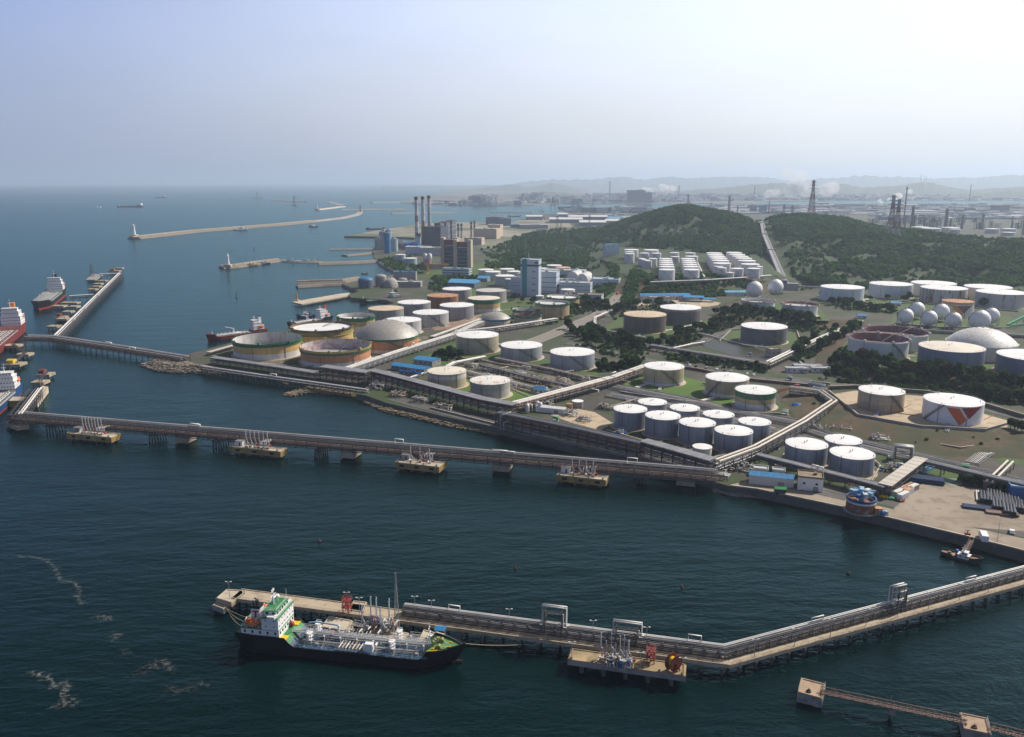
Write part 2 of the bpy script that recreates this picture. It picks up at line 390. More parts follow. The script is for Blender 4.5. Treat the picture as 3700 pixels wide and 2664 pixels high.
def nz(x,y,s):
 x *= s;y *= s
 return (math.sin(x*1.3+y*.7)+math.sin(x*.6-y*1.7+1.3)+.6*math.sin(x*2.7+y*2.1+.4)+.5*math.sin(-x*3.1+y*1.9+2.2)+.35*math.sin(x*5.3+y*4.1))/3.4
RIDGE =[(1850,884,2000),(1940,850,2150),(2030,832,2250),(2110,832,2250),(2175,831,2200),(2260,803,2100),(2345,776,2050),(2401,759,2000),(2445,751,2000),(2490,750,2000),(2536,760,2000),(2635,776,1980),(2694,792,1960),(2738,808,1950),(2794,790,1980),(2873,781,2000),(2939,785,2000),(3030,791,1980),(3117,815,1930),(3197,835,1880),(3316,846,1830),(3375,855,1800),(3554,875,1740),(3700,879,1700),(3900,885,1680)]
FOOT =[(1850,1700,4),(2080,1800,4),(2175,1720,5),(2240,1640,12),(2500,1600,19),(2760,1480,19),(2850,1270,10),(3000,1190,10),(3300,1165,10),(3900,1130,10)]
def interp(tab,x,k):
 if x <= tab[0][0]: return tab[0][k]
 for a,b in zip(tab,tab[1:]):
  if x <= b[0]:
   t =(x-a[0])/(b[0]-a[0]);return a[k]+(b[k]-a[k])*t
 return tab[-1][k]
def hill_z(x,y):
 d = math.hypot(x,y)
 if y <= 0: return GZ
 # column of the direction measured on the horizon line
 fx = CX + FPX*(x/y)/_cp*1.0 if y else CX
 fx = CX + FPX*x/(y*_cp +(CAM_H-40)*_sp)
 if fx < 1800: return GZ
 df,zf = interp(FOOT,fx,1),interp(FOOT,fx,2);fy,dr = interp(RIDGE,fx,1),interp(RIDGE,fx,2)
 r = ray(fx,fy);zr = CAM_H + r.z/math.hypot(r.x,r.y)*dr
 if fx < 1900: zr = GZ+(zr-GZ)*(fx-1800)/100.0
 zr = max(zr,GZ)
 if d <= df: return GZ
 if d <= dr:
  t =(d-df)/(dr-df);z = zf+(zr-zf)*(0.55*t+.45*sstep(t))
  s_ = math.sin(math.pi*t);z +=(nz(x,y,.010)*11.0 - abs(nz(x+300,y*.5,.022))*13.0+4.0)*s_*min(1,(zr-zf)/30)+ nz(x+500,y,.035)*2.5*s_
  return max(GZ,z)
 t =(d-dr)/600.0
 return max(GZ,zr +(GZ-4-zr)*sstep(t)+ nz(x,y,.02)*3*min(1,t*4)*(1-t) if t < 1 else GZ)
def plate_z(x,y):
 z = GZ
 for poly,pz,w in PLATES:
  d = poly_dist((x,y),poly)
  if d < w:
   q = pz if d <= 0 else pz-(pz-GZ)*(d/w)
   if d > 0: q += nz(x,y,.11)*min(1.0,.12*d)*.7
   z = max(z,q)
 return z
def gz(x,y): return max(hill_z(x,y),plate_z(x,y))
def terrain():
 # fan-shaped grid, denser near the terraces
 NA = 330;rows =[400+(i*5.0) for i in range(0,170)];
 d = rows[-1]
 while d < 2750: d += 12.0;rows.append(d)
 a0,a1 = math.atan((1820-CX)/FPX/_cp),math.atan((3900-CX)/FPX/_cp)
 Z ={};vs =[];idx ={};fs =[];ms =[]
 pts =[[None]*(NA+1) for _ in rows];hz =[[GZ]*(NA+1) for _ in rows];hh =[[0]*(NA+1) for _ in rows]
 for j,dd in enumerate(rows):
  for i in range(NA+1):
   a = a0+(a1-a0)*i/NA;x,y = dd*math.sin(a),dd*math.cos(a)
   h1,h2 = hill_z(x,y),plate_z(x,y)
   pts[j][i]=(x,y);hz[j][i]= max(h1,h2);hh[j][i]= 1 if h1 > h2+.05 else 0
 def vid(j,i):
  if (j,i) not in idx:
   z = hz[j][i];idx[(j,i)]= len(vs);vs.append((pts[j][i][0],pts[j][i][1],z if z > GZ+.02 else GZ-.4))
  return idx[(j,i)]
 for j in range(len(rows)-1):
  for i in range(NA):
   c =[(j,i),(j,i+1),(j+1,i+1),(j+1,i)]
   if max(hz[q][p] for q,p in c)> GZ+.02:
    fs.append(tuple(vid(*q) for q in c));
    zz =[hz[q][p] for q,p in c]
    flat = max(zz)-min(zz)< .05
    ms.append(0 if any(hh[q][p] for q,p in c) or pts[j][i][1]> 1150 else (2 if flat else 1))
 m = MB();m.add(vs,fs,0,True);m.m = ms
 return structure(m.build('hill',[MEADOW,DRYGRASS,GROUND]),'green wooded hill and grassy terraces behind the tanks')
terrain()
# ---------------------------------------------------------------- storage tanks
def tank_mat(key,bands,H,streak=.25,panel=0.0):
 """painted steel shell: bands = [(top fraction, colour)] from the bottom up, ragged edges, vertical weathering"""
 k = 'shell ' + key
 if k in MATS: return MATS[k]
 m,t,b,o = nodes(k)
 tc = t.nodes.new('ShaderNodeTexCoord');sp = t.nodes.new('ShaderNodeSeparateXYZ');L(t,tc.outputs['Object'],sp.inputs[0])
 v = pos(t)
 rag = mathn(t,'MULTIPLY',mathn(t,'SUBTRACT',noise(t,v,.45,4.0,.7),.5),.10 if len(bands)> 1 else 0)
 f = mathn(t,'ADD',mathn(t,'DIVIDE',sp.outputs[2],H),rag)
 stops =[];p = 0.0
 for top,c in bands: stops.append((min(.999,p),c));p = top
 c = ramp(t,f,stops,'CONSTANT') if len(stops)> 1 else None
 base = c if c is not None else bands[0][1]
 st = noise(t,pos(t,(1,1,.05)),.55,5.0,.7)
 g = ramp(t,st,[(.3,(1-streak,)*3),(.62,(1.0,)*3)])
 base = mix(t,1.0,base,g,'MULTIPLY')
 if panel:
  th = mathn(t,'ARCTAN2',sp.outputs[0],sp.outputs[1]);fr = mathn(t,'FRACT',mathn(t,'MULTIPLY',th,panel))
  ln = ramp(t,fr,[(0,(.72,)*3),(.10,(1,)*3)],'CONSTANT');base = mix(t,1.0,base,ln,'MULTIPLY')
 rg = ramp(t,mathn(t,'FRACT',mathn(t,'DIVIDE',sp.outputs[2],2.4)),[(0,(.86,)*3),(.07,(1,)*3)],'CONSTANT');base = mix(t,1.0,base,rg,'MULTIPLY')
 big = ramp(t,noise(t,v,.12,3.0),[(.35,(.9,)*3),(.65,(1.05,)*3)]);base = mix(t,1.0,base,big,'MULTIPLY')
 L(t,base,b.inputs['Base Color']);b.inputs['Roughness'].default_value = .5
 MATS[k]= m;return m
def rust_shell(key,col,amt):
 k = 'rusty shell ' + key
 if k in MATS: return MATS[k]
 m,t,b,o = nodes(k)
 f = t.nodes.new('ShaderNodeRGBToBW');L(t,ramp(t,noise(t,pos(t,(1,1,.10)),.35,6.0,.7),[(.56-amt*.25,(0,0,0)),(.66-amt*.15,(1,1,1))]),f.inputs[0])
 c = mix(t,f.outputs[0],col,(.22,.085,.035));L(t,c,b.inputs['Base Color']);b.inputs['Roughness'].default_value = .65
 MATS[k]= m;return m
ROOF_W = M('white tank roof',(.80,.79,.77),.5,0,.05,.08,(.60,.53,.45),.1)
ROOF_WR = M('white roof with rust',(.74,.70,.64),.55,0,.06,.10,(.45,.26,.13),.3)
ROOF_B = M('sandy tank roof',(.58,.45,.30),.6,0,.1,.08,(.70,.60,.45),.3)
ROOF_C = M('cream tank roof',(.70,.63,.52),.55,0,.08,.08,(.5,.4,.3),.2)
ROOF_R = M('rusted tank roof',(.42,.20,.09),.8,0,.3,.12,(.6,.42,.28),.3)
DOME_G = M('aluminium dome',(.36,.34,.31),.55,.15,.12,.5)
DOME_W = M('white dome',(.72,.70,.66),.5,0,.08,.1,(.5,.43,.35),.2)
INNER_W = M('pale inner shell',(.52,.50,.48),.7,0,.15,.12,(.34,.30,.27),.3,True)
INNER_R = M('red inner shell',(.30,.13,.11),.8,0,.25,.12,(.45,.36,.33),.3,True)
INNER_D = M('dark inner roof',(.10,.06,.055),.8,0,.3,.12)
RING = M('tank foundation ring',(.45,.36,.26),.9,0,.2,.2)
STAIR = M('stair steel',(.12,.115,.11),.7,0,.2,.5)
RIMM = M('rim steel',(.45,.44,.42),.6,0,.15,.4)
RIM_P = M('pinkish rim',(.50,.36,.33),.7,0,.2,.3)
C_W,C_WH,C_TAN,C_GRN,C_SAL,C_GRY =(.56,.57,.58),(.74,.73,.71),(.66,.45,.17),(.035,.15,.06),(.62,.29,.14),(.32,.32,.32)
C_BLU,C_CRM,C_BRN,C_OLV =(.25,.28,.33),(.58,.49,.34),(.15,.125,.105),(.26,.23,.06)

def stair_on(R_,H,a0,a1,parent,m=None,w=1.0):
 mb = MB();n = 26
 for i in range(n):
  t0,t1 = i/n,(i+1)/n;A0,A1 = a0+(a1-a0)*t0,a0+(a1-a0)*t1
  z0,z1 = H*t0,H*t1;ri,ro = R_+.05,R_+.05+w
  vs =[(ri*math.cos(A0),ri*math.sin(A0),z0),(ro*math.cos(A0),ro*math.sin(A0),z0),(ro*math.cos(A1),ro*math.sin(A1),z1),(ri*math.cos(A1),ri*math.sin(A1),z1)]
  vs +=[(x,y,z-.35) for x,y,z in vs];mb.add(vs,[(0,1,2,3),(7,6,5,4),(0,4,5,1),(1,5,6,2),(2,6,7,3),(3,7,4,0)])
  mb.bar((ro*math.cos(A0),ro*math.sin(A0),z0),(ro*math.cos(A0),ro*math.sin(A0),z0+1.1),.12)
  mb.bar((ro*math.cos(A0),ro*math.sin(A0),z0+1.1),(ro*math.cos(A1),ro*math.sin(A1),z1+1.1),.12)
 return mb.build('stairway',m or STAIR,parent)
def locate(xl,xr,ytf,yb,z0):
 """base centre, radius and height from the photo: left and right edge, front of the top rim, front of the foot"""
 xc =(xl+xr)/2;p = G(xc,yb,z0);hd = Vector((p.x,p.y)).normalized();Rr = 10.0
 for _ in range(12):
  c = Vector((p.x+hd.x*Rr,p.y+hd.y*Rr,z0));mid = Vector((c.x,c.y,z0+6));Rr =(xr-xl)/2/FPX*depth_of(mid)
  off = PX(mid)[0]-xc;
 # height: front rim seen at ytf
 r = ray(xc,ytf);t = math.hypot(p.x,p.y)/math.hypot(r.x,r.y);H = CAM_H + r.z*t - z0
 return c,Rr,H
TANK_AT =[]
def tank(xl,xr,ytf,yb,label,shell,roof='cone',roof_m=None,z0=GZ,name='storage_tank',inner=None,float_z=.9,stair=None,rim=None,group=None,apex=None,girder=None,ring=True,stairm=None,float_m=None,vents=2,shoulder=None):
 c,Rr,H = locate(xl,xr,ytf,yb,z0);TANK_AT.append((c.x,c.y,Rr))
 th = thing(name,label,'storage tank',c,0,group)
 toward = math.atan2(-c.y,-c.x)                       # direction from the tank to the viewer's side
 N = 64 if Rr > 9 else 40
 sm = shell(H) if callable(shell) else shell
 if ring: mb = MB();mb.lathe([(Rr+2.2,-.6),(Rr+2.0,.12),(Rr-.3,.15)],N,smooth=False);mb.build('foundation_ring',RING,th)
 mb = MB()
 if roof in ('cone','dome'):
  mb.lathe([(Rr,-.3),(Rr,H)],N);mb.build('shell',sm,th)
  if roof == 'cone':
   rh = Rr*.055;mb = MB();mb.lathe([(Rr+.12,H-.18),(Rr+.12,H+.06)],N,smooth=False);mb.lathe([(Rr+.12,H+.06),(.01,H+rh)],N)
   ro = mb.build('roof',roof_m or ROOF_W,th)
   if Rr > 6:
    for k in range(vents):
     vb = MB();a = 1.1+k*2.3;q = Rr*(.12 if k < 2 else .85);vb.tube((q*math.cos(a),q*math.sin(a),H+.2),(q*math.cos(a),q*math.sin(a),H+rh+.8),.22,6);vb.lathe([(.4,H+rh+.7),(.3,H+rh+.95),(.01,H+rh+1.05)],8,(q*math.cos(a),q*math.sin(a),0));vb.build('roof_vent',RIMM,ro)
    for k in range(3):
     hb = MB();a = 1.9+k*1.9;hb.tube((Rr*.93*math.cos(a),Rr*.93*math.sin(a),H),(Rr*.93*math.cos(a),Rr*.93*math.sin(a),H+.5),.26,6);hb.build('roof_hatch',STAIR,ro)
    rl = MB();n = 48
    for k in range(n):
     A,B = 2*math.pi*k/n,2*math.pi*(k+1)/n;p,q =(Rr*math.cos(A),Rr*math.sin(A)),(Rr*math.cos(B),Rr*math.sin(B))
     rl.bar((p[0],p[1],H),(p[0],p[1],H+1.0),.035);rl.bar((p[0],p[1],H+1.0),(q[0],q[1],H+1.0),.04)
    rl.build('railing',RIMM,ro)
  else:
   ah = apex if apex else Rr*.35
   mb = MB();rs =(Rr*Rr+ah*ah)/(2*ah);pr =[]
   for i in range(13):
    r_ = Rr*(1-i/12);pr.append((max(.02,r_),H+math.sqrt(rs*rs-r_*r_)-(rs-ah)))
   mb.lathe(pr,N);ro = mb.build('dome_roof',roof_m or DOME_G,th)
   vb = MB();vb.tube((0,0,H+ah-.3),(0,0,H+ah+.9),.8,10);vb.build('roof_vent',RIMM,ro)
   if Rr > 20:
    sb = MB()                                   # triangulated panel seams of the dome
    for i in range(0,12,2):
     for k in range(24):
      A,B = 2*math.pi*k/24,2*math.pi*(k+.5+(0))/24
      r0,z0_ = pr[i];r1,z1_ = pr[min(12,i+2)]
      for s_ in (-.5,.5):
       B = 2*math.pi*(k+s_)/24
       if r1 > .5: sb.bar((r0*math.cos(A),r0*math.sin(A),z0_+.03),(r1*math.cos(B),r1*math.sin(B),z1_+.03),.16,.12)
    sb.build('panel_seam',RIMM if roof_m is DOME_W else M('dome seam',(.27,.26,.24),.6),ro)
 else:                                                    # open top with a floating roof inside
  mb.lathe([(Rr,-.3),(Rr,H)],N);mb.build('shell',sm,th)
  mb = MB();mb.lathe([(Rr-.12,H),(Rr-.12,H*float_z-.4)],N);mb.build('inner_shell',inner or INNER_W,th)
  mb = MB();zf = H*float_z;mb.disc((0,0,zf-.3),Rr*.9,N);mb.lathe([(Rr-.15,zf),(Rr*.93,zf),(Rr*.9,zf-.3)],N,smooth=False)
  fl = mb.build('floating_roof',float_m or ROOF_W,th)
  lb = MB();a = toward+2.6;lb.bar((Rr*.97*math.cos(a),Rr*.97*math.sin(a),H+.3),(Rr*.25*math.cos(a+.4),Rr*.25*math.sin(a+.4),zf+.2),1.0,.3);lb.build('rolling_ladder',STAIR,fl)
  mb = MB();mb.lathe([(Rr+.02,H-.9),(Rr+1.0,H-.9),(Rr+1.0,H-.65),(Rr+.02,H-.65)],N,smooth=False);mb.lathe([(Rr-.14,H),(Rr+.14,H)],N,smooth=False)
  g = mb.build('wind_girder',rim or RIMM,th)
  rl = MB();n = 56
  for k in range(n):
   A,B = 2*math.pi*k/n,2*math.pi*(k+1)/n;q = Rr+.95;p0,p1 =(q*math.cos(A),q*math.sin(A)),(q*math.cos(B),q*math.sin(B))
   rl.bar((p0[0],p0[1],H-.7),(p0[0],p0[1],H+.5),.08);rl.bar((p0[0],p0[1],H+.5),(p1[0],p1[1],H+.5),.08)
  for k in range(7):
   A = 2*math.pi*(k+.3)/7;rl.box((q*math.cos(A),q*math.sin(A),H+.4),(1.6,1.6,2.0),A)
  rl.build('railing',rim or RIMM,g)
 if girder:
  for zf,gm in girder:
   mb = MB();z = H*zf;mb.lathe([(Rr+.02,z-.18),(Rr+.75,z-.18),(Rr+.75,z+.12),(Rr+.02,z+.12)],N,smooth=False);mb.build('wind_girder',gm,th)
 if stair is not None: stair_on(Rr,H,toward+stair[0],toward+stair[1],th,stairm)
 if Rr > 9:
  for a in (toward-.45,toward+.5):
   mb = MB();x,y =(Rr+.15)*math.cos(a),(Rr+.15)*math.sin(a);mb.tube((x,y,.2),(x,y,H-.2),.16,6);mb.build('fire_riser',STAIR,th)
 return th,c,Rr,H
B1 = lambda key,*bands,streak=.22,panel=0:(lambda H: tank_mat(key,list(bands),H,streak,panel))
S_GRY = B1('grey',(1,C_GRY),streak=.32);S_WHT = B1('white',(1,C_WH),streak=.1);S_WBL = B1('pale blue white',(1,(.58,.62,.66)),streak=.08)
S_NEAR = B1('blue grey lagged',(1,(.28,.31,.36)),streak=.34,panel=9.0)
S_CRM = B1('cream',(.12,C_WH),(1,C_CRM),streak=.18)
GRN_M = M('green wind girder',(.03,.15,.06),.6,0,.2,.3)
YEL_M = M('tan wind girder',(.48,.38,.14),.6,0,.2,.3)
BRN_M = M('brown rim',(.13,.09,.06),.7,0,.25,.3)
BLU_M = M('blue rim',(.02,.13,.26),.6,0,.2,.3)
ST_R =(1.15,.1);ST_L =(.1,1.15);ST_C =(.85,-.15);ST_N =(-.35,.75)
# crude tanks on the seaward corner
tank(852,1091,1244,1303,'open-topped yellow tank with green top band and white foot, nearest the sea corner',B1('a1',(.36,C_WH),(.80,C_TAN),(1,C_GRN)),'open',inner=INNER_W,float_z=.30,girder=[(.80,GRN_M)],rim=GRN_M,float_m=M('grey floating roof',(.42,.41,.39),.6),stair=None)
tank(1057,1276,1196,1254,'open tan tank with dark brown rim and white floating roof near its top',B1('a2',(.62,C_TAN),(.86,C_OLV),(1,(.12,.09,.06))),'open',inner=BRN_M,float_z=.86,rim=BRN_M,girder=[(.62,YEL_M)],float_m=ROOF_W,stair=ST_C)
tank(1092,1340,1272,1329,'open-topped salmon tank with red-streaked inside and double green rim band',B1('a3',(.26,C_WH),(.74,C_SAL),(.82,C_GRN),(.9,(.40,.36,.16)),(1,C_GRN)),'open',inner=M('pale inner shell with red',(.5,.46,.45),.7,0,.12,.15,(.40,.13,.11),.45,False),float_z=.34,rim=YEL_M,girder=[(.78,GRN_M),(.9,YEL_M)],float_m=M('violet grey floating roof',(.36,.34,.36),.6))
tank(1220,1356,1151,1203,'small open green-banded yellow tank behind the white floating roof tank',B1('a4',(.42,C_WH),(.72,(.46,.38,.15)),(1,C_GRN)),'open',inner=INNER_W,float_z=.7,rim=GRN_M)
tank(1288,1514,1229,1278,'orange tank under a large grey aluminium dome with a green band',B1('a5',(.22,C_WH),(.80,C_SAL),(.88,(.55,.5,.4)),(1,C_GRN)),'dome',DOME_G,apex=13.0,girder=[(.86,GRN_M),(.99,GRN_M)],stair=ST_C,stairm=GRN_M)
# middle group
tank(1333,1460,1123,1162,'grey tank with sandy rust-streaked roof beside the moored green ship',S_GRY,'cone',ROOF_B,stair=None)
tank(1438,1557,1100,1141,'grey tank with white roof behind the sandy roofed tank',S_GRY,'cone',ROOF_W,stair=ST_C)
tank(1493,1622,1138,1185,'pale grey white-roofed tank right of the big grey dome',B1('m3',(1,(.42,.41,.40))),'cone',ROOF_W,stair=ST_C)
tank(1392,1523,1166,1212,'white roofed tank half hidden behind the big grey dome',B1('m4',(1,(.55,.54,.52))),'cone',ROOF_W)
tank(1544,1657,1075,1117,'rust-brown tank with rusted roof',rust_shell('brown',(.40,.25,.10),1.0),'cone',ROOF_R)
tank(1599,1704,1050,1092,'white roofed grey tank behind the rusty brown tank',S_GRY,'cone',ROOF_W)
tank(1720,1830,1056,1096,'plain grey tank with grey roof below the teal striped tower',B1('m7',(1,(.34,.32,.30))),'cone',M('grey tank roof',(.52,.5,.47),.6,0,.06,.1))
tank(1590,1713,1111,1160,'dark grey tank with white roof standing on a reddish pad',B1('m8',(1,(.27,.265,.27))),'cone',ROOF_W,stair=None)
tank(1691,1807,1085,1132,'white roofed tank with green, tan and white bands in the middle group',B1('m9',(.30,C_WH),(.66,(.54,.38,.16)),(1,C_GRN)),'cone',ROOF_C)
tank(1741,1844,1157,1180,'small cream tank with grey dome and blue rim band',B1('m10',(.7,C_CRM),(1,(.03,.15,.28))),'dome',DOME_G,apex=6.2,girder=[(.97,BLU_M)])
tank(1851,1947,1124,1152,'open green-rimmed tank behind another open one by the pipe bridge',B1('m11',(.6,C_CRM),(1,(.10,.17,.11))),'open',inner=INNER_W,float_z=.5,rim=GRN_M)
tank(1858,1957,1144,1175,'small open tank with rusty inside and green rim by the pipe bridge',B1('m12',(.72,C_CRM),(1,(.10,.17,.10))),'open',inner=INNER_R,float_z=.6,rim=GRN_M,float_m=INNER_D)
tank(1933,2057,1101,1151,'large open tan tank with grey green rim below the white factory',B1('m13',(.78,(.42,.31,.17)),(1,(.13,.18,.11))),'open',inner=INNER_W,float_z=.86,rim=GRN_M,float_m=M('pale floating roof',(.6,.6,.58),.6))
tank(1974,2093,1079,1118,'open tan tank with sunlit right side directly in front of the white factory',B1('m14',(.72,(.50,.36,.16)),(1,(.16,.22,.13))),'open',inner=INNER_W,float_z=.86,rim=GRN_M)
# centre
tank(1650,1802,1223,1280,'cream grey tank with white roof beside the dark bush clump',B1('c1',(.6,(.42,.38,.30)),(1,(.46,.40,.27))),'cone',ROOF_W,stair=ST_C)
tank(1809,1959,1261,1307,'blue grey white-roofed tank above the pipe manifold',B1('c2',(1,(.36,.38,.40))),'cone',ROOF_W,stair=ST_C)
tank(1987,2147,1287,1341,'blue grey white-roofed tank on a grass plot beside the railway-like road',B1('c3',(1,(.33,.35,.38))),'cone',ROOF_W,stair=ST_C)
tank(1547,1686,1355,1407,'cream tank with cream roof and a pale peeling band under the rim',B1('c4',(.62,(.50,.43,.31)),(.86,(.62,.60,.56)),(1,(.52,.44,.30))),'cone',ROOF_C,vents=4)
tank(1699,1844,1391,1444,'grey beige tank with scuffed white roof above the sea wall gallery',B1('c5',(.55,(.52,.49,.45)),(1,(.42,.39,.34))),'cone',ROOF_WR,vents=4)
tank(2252,2404,1147,1206,'dark brown tank with sandy roof',B1('c6',(1,C_BRN),streak=.35,panel=10.0),'cone',ROOF_B)
tank(2383,2529,1121,1173,'brownish grey tank with white roof behind the dark brown tank',B1('c7',(.84,(.19,.17,.16)),(1,(.36,.31,.28)),streak=.3,panel=10.0),'cone',ROOF_W,stair=ST_C)
tank(2676,2837,1191,1247,'dark grey ribbed tank with white roof beside the pond',B1('c8',(1,(.17,.175,.185)),streak=.32,panel=10.0),'cone',ROOF_W,stair=ST_C,stairm=M('tan stair',(.30,.24,.15),.7))
tank(2325,2468,1338,1397,'cream tank with white foot on the bright green lawn',B1('c9',(.16,C_WH),(.36,(.48,.43,.36)),(1,(.46,.38,.24))),'cone',ROOF_W,stair=ST_C)
tank(2547,2700,1380,1439,'cream tank with white foot right of the bright lawn',B1('c10',(.2,C_WH),(1,(.44,.36,.25))),'cone',ROOF_W,stair=(-.95,-.25))
tank(2654,2796,1425,1485,'white-roofed tank with green top, tan middle and white foot by the asphalt yard',B1('c11',(.34,C_WH),(.64,(.52,.40,.22)),(1,(.05,.19,.08))),'cone',ROOF_W,stair=ST_C,rim=GRN_M,girder=[(.99,GRN_M)])
# near rows of lagged tanks
near =[(2215,2335,1493,1558,'leftmost in the front line'),(2303,2406,1465,1524,'leftmost in the back line'),(2329,2454,1518,1585,'second in the front line'),(2418,2524,1487,1546,'second in the back line'),
  (2451,2580,1544,1610,'third in the front line'),(2537,2647,1511,1573,'third in the back line'),(2579,2713,1574,1638,'rightmost in the front line'),(2664,2778,1538,1601,'rightmost in the back line')]
for xl,xr,a,b,w in near:
 tank(xl,xr,a,b,'blue grey tank, %s of the double row'%w,S_NEAR,'cone',ROOF_W,group='double row of blue grey tanks',ring=True)
tank(2501,2570,1624,1652,'small plain white tank in front of the double row',S_WHT,'cone',ROOF_W,ring=False)
tank(2834,2980,1624,1691,'blue grey tank left of the trio beside the small blue-roofed shed',S_NEAR,'cone',ROOF_W,group='trio of blue grey tanks')
tank(2976,3103,1606,1669,'blue grey tank at the back of the trio near the quay',S_NEAR,'cone',ROOF_W,group='trio of blue grey tanks')
tank(2994,3147,1659,1728,'blue grey tank nearest the quay, front of the trio',S_NEAR,'cone',ROOF_W,group='trio of blue grey tanks')
tank(2067,2107,1454,1477,'small grey tank with white top in the pump yard',B1('s1',(1,(.27,.26,.25))),'cone',ROOF_W,ring=False)
tank(2046,2069,1462,1489,'small rusty drum tank beside the small grey one in the pump yard',rust_shell('drum',(.3,.22,.16),.8),'cone',ROOF_R,ring=False)
# terrace tanks
T33 = tank(3100,3255,1427,1491,'brownish cream tank with white roof in the concrete pit',B1('t1',(.42,(.40,.30,.21)),(1,(.44,.36,.26))),'cone',ROOF_W,z0=9.0,stair=(1.2,.35),vents=4)
T34 = tank(3336,3533,1467,1537,'white tank painted with a big orange and dark red emblem',B1('t2',(1,(.74,.73,.73)),streak=.05),'cone',ROOF_W,z0=9.0,stair=(-1.0,-.25),vents=4)
T54 = tank(3402,3507,1094,1149,'white tank with rusty top and an orange and purple emblem behind the spheres',B1('t3',(.85,(.66,.62,.58)),(1,(.50,.30,.16)),streak=.2),'cone',ROOF_R,z0=10.0)
def emblem(T,quads,mats):
 th,c,Rr,H = T;tw = math.atan2(-c.y,-c.x)
 for poly,m,nm in zip(quads,mats,('emblem_block','emblem_wedge')):
  mb = MB();n = 10;rows =[]
  (u0,v0),(u1,v1),(u2,v2),(u3,v3)= poly
  for j in range(n+1):
   row =[]
   for i in range(n+1):
    s,q = i/n,j/n
    u =(u0*(1-s)+u1*s)*(1-q)+(u3*(1-s)+u2*s)*q;v =(v0*(1-s)+v1*s)*(1-q)+(v3*(1-s)+v2*s)*q
    a = tw+math.asin(max(-.999,min(.999,u)));row.append(((Rr+.06)*math.cos(a),(Rr+.06)*math.sin(a),v*H))
   rows.append(row)
  mb.hull(rows,0,True);mb.build(nm,m,th)
emblem(T34,[[(-.20,.90),(.22,.90),(.48,.30),(.28,.02)],[(.28,.93),(.90,.97),(.56,.38),(.545,.36)]],[M('emblem orange',(.62,.10,.015),.5,0,.03),M('emblem red',(.28,.008,.012),.5,0,.03)])
emblem(T54,[[(-.42,.84),(-.05,.80),(.40,.30),(.10,.05)],[(-.03,.78),(.85,.82),(.45,.32),(.43,.30)]],[M('emblem ochre',(.55,.25,.03),.5,0,.05),M('emblem purple',(.20,.06,.10),.5,0,.05)])
tank(2677,2794,1092,1130,'open white tank with pinkish rim below the left sphere pair',B1('u1',(.86,(.60,.64,.68)),(1,(.55,.45,.44)),streak=.1),'open',inner=INNER_W,float_z=.7,z0=8.0,rim=RIM_P)
tank(2825,2948,1106,1148,'open white tank with red inside and pinkish rim',B1('u2',(.88,(.62,.65,.69)),(1,(.55,.42,.40)),streak=.1),'open',inner=INNER_R,float_z=.8,z0=10.0,rim=RIM_P,float_m=M('pale violet floating roof',(.5,.5,.54),.6))
tank(2965,3113,1045,1092,'plain white tank at the foot of the conveyor hill, leftmost of the white terrace row',S_WBL,'cone',ROOF_W,z0=10.0)
tank(3142,3287,1033,1080,'clean white tank with a ladder tower, second of the white terrace row',S_WBL,'cone',ROOF_W,z0=10.0,stair=None)
tank(3294,3442,1030,1074,'creamy white tank behind the rust-stained one under the hill',B1('u5',(1,(.66,.62,.56))),'cone',ROOF_W,z0=10.0)
tank(3328,3481,1048,1097,'white tank heavily stained by rust in the terrace row',rust_shell('stained',(.58,.55,.53),.25),'cone',ROOF_W,z0=10.0)
tank(3486,3640,1044,1090,'creamy white tank at the back right of the terrace row',B1('u7',(1,(.66,.60,.53))),'cone',ROOF_W,z0=10.0,stair=(-.7,-1.3))
tank(3529,3693,1064,1116,'greyish tank with rust streaks at the right end of the terrace row',rust_shell('streaked',(.52,.50,.48),-.1),'cone',ROOF_W,z0=10.0)
tank(3065,3267,1237,1306,'big open white tank with deep red inside and rust spots',B1('u9',(1,(.60,.62,.62)),streak=.12),'open',inner=INNER_R,float_z=.62,z0=10.0,float_m=INNER_D,rim=M('white rim',(.62,.56,.54),.6),stair=(1.15,.45))
tank(3119,3336,1213,1272,'open white tank with red inside behind the rust-spotted one',B1('u10',(1,(.62,.63,.63)),streak=.1),'open',inner=INNER_R,float_z=.66,z0=10.0,float_m=INNER_D,rim=M('white rim',(.62,.56,.54),.6))
tank(3320,3535,1271,1345,'big blue grey tank with sandy roof behind the tree belt',B1('u11',(1,(.19,.23,.29)),streak=.15),'cone',ROOF_C,z0=10.0)
tank(3424,3651,1253,1306,'big white tank with a white dome roof',B1('u12',(1,(.66,.65,.64)),streak=.1),'dome',DOME_W,z0=10.0,apex=11.5,girder=[(.97,RIMM)])
tank(3605,3830,1303,1372,'big blue grey tank with white roof cut by the right edge',B1('u13',(1,(.17,.20,.26)),streak=.15),'cone',ROOF_W,z0=10.0)

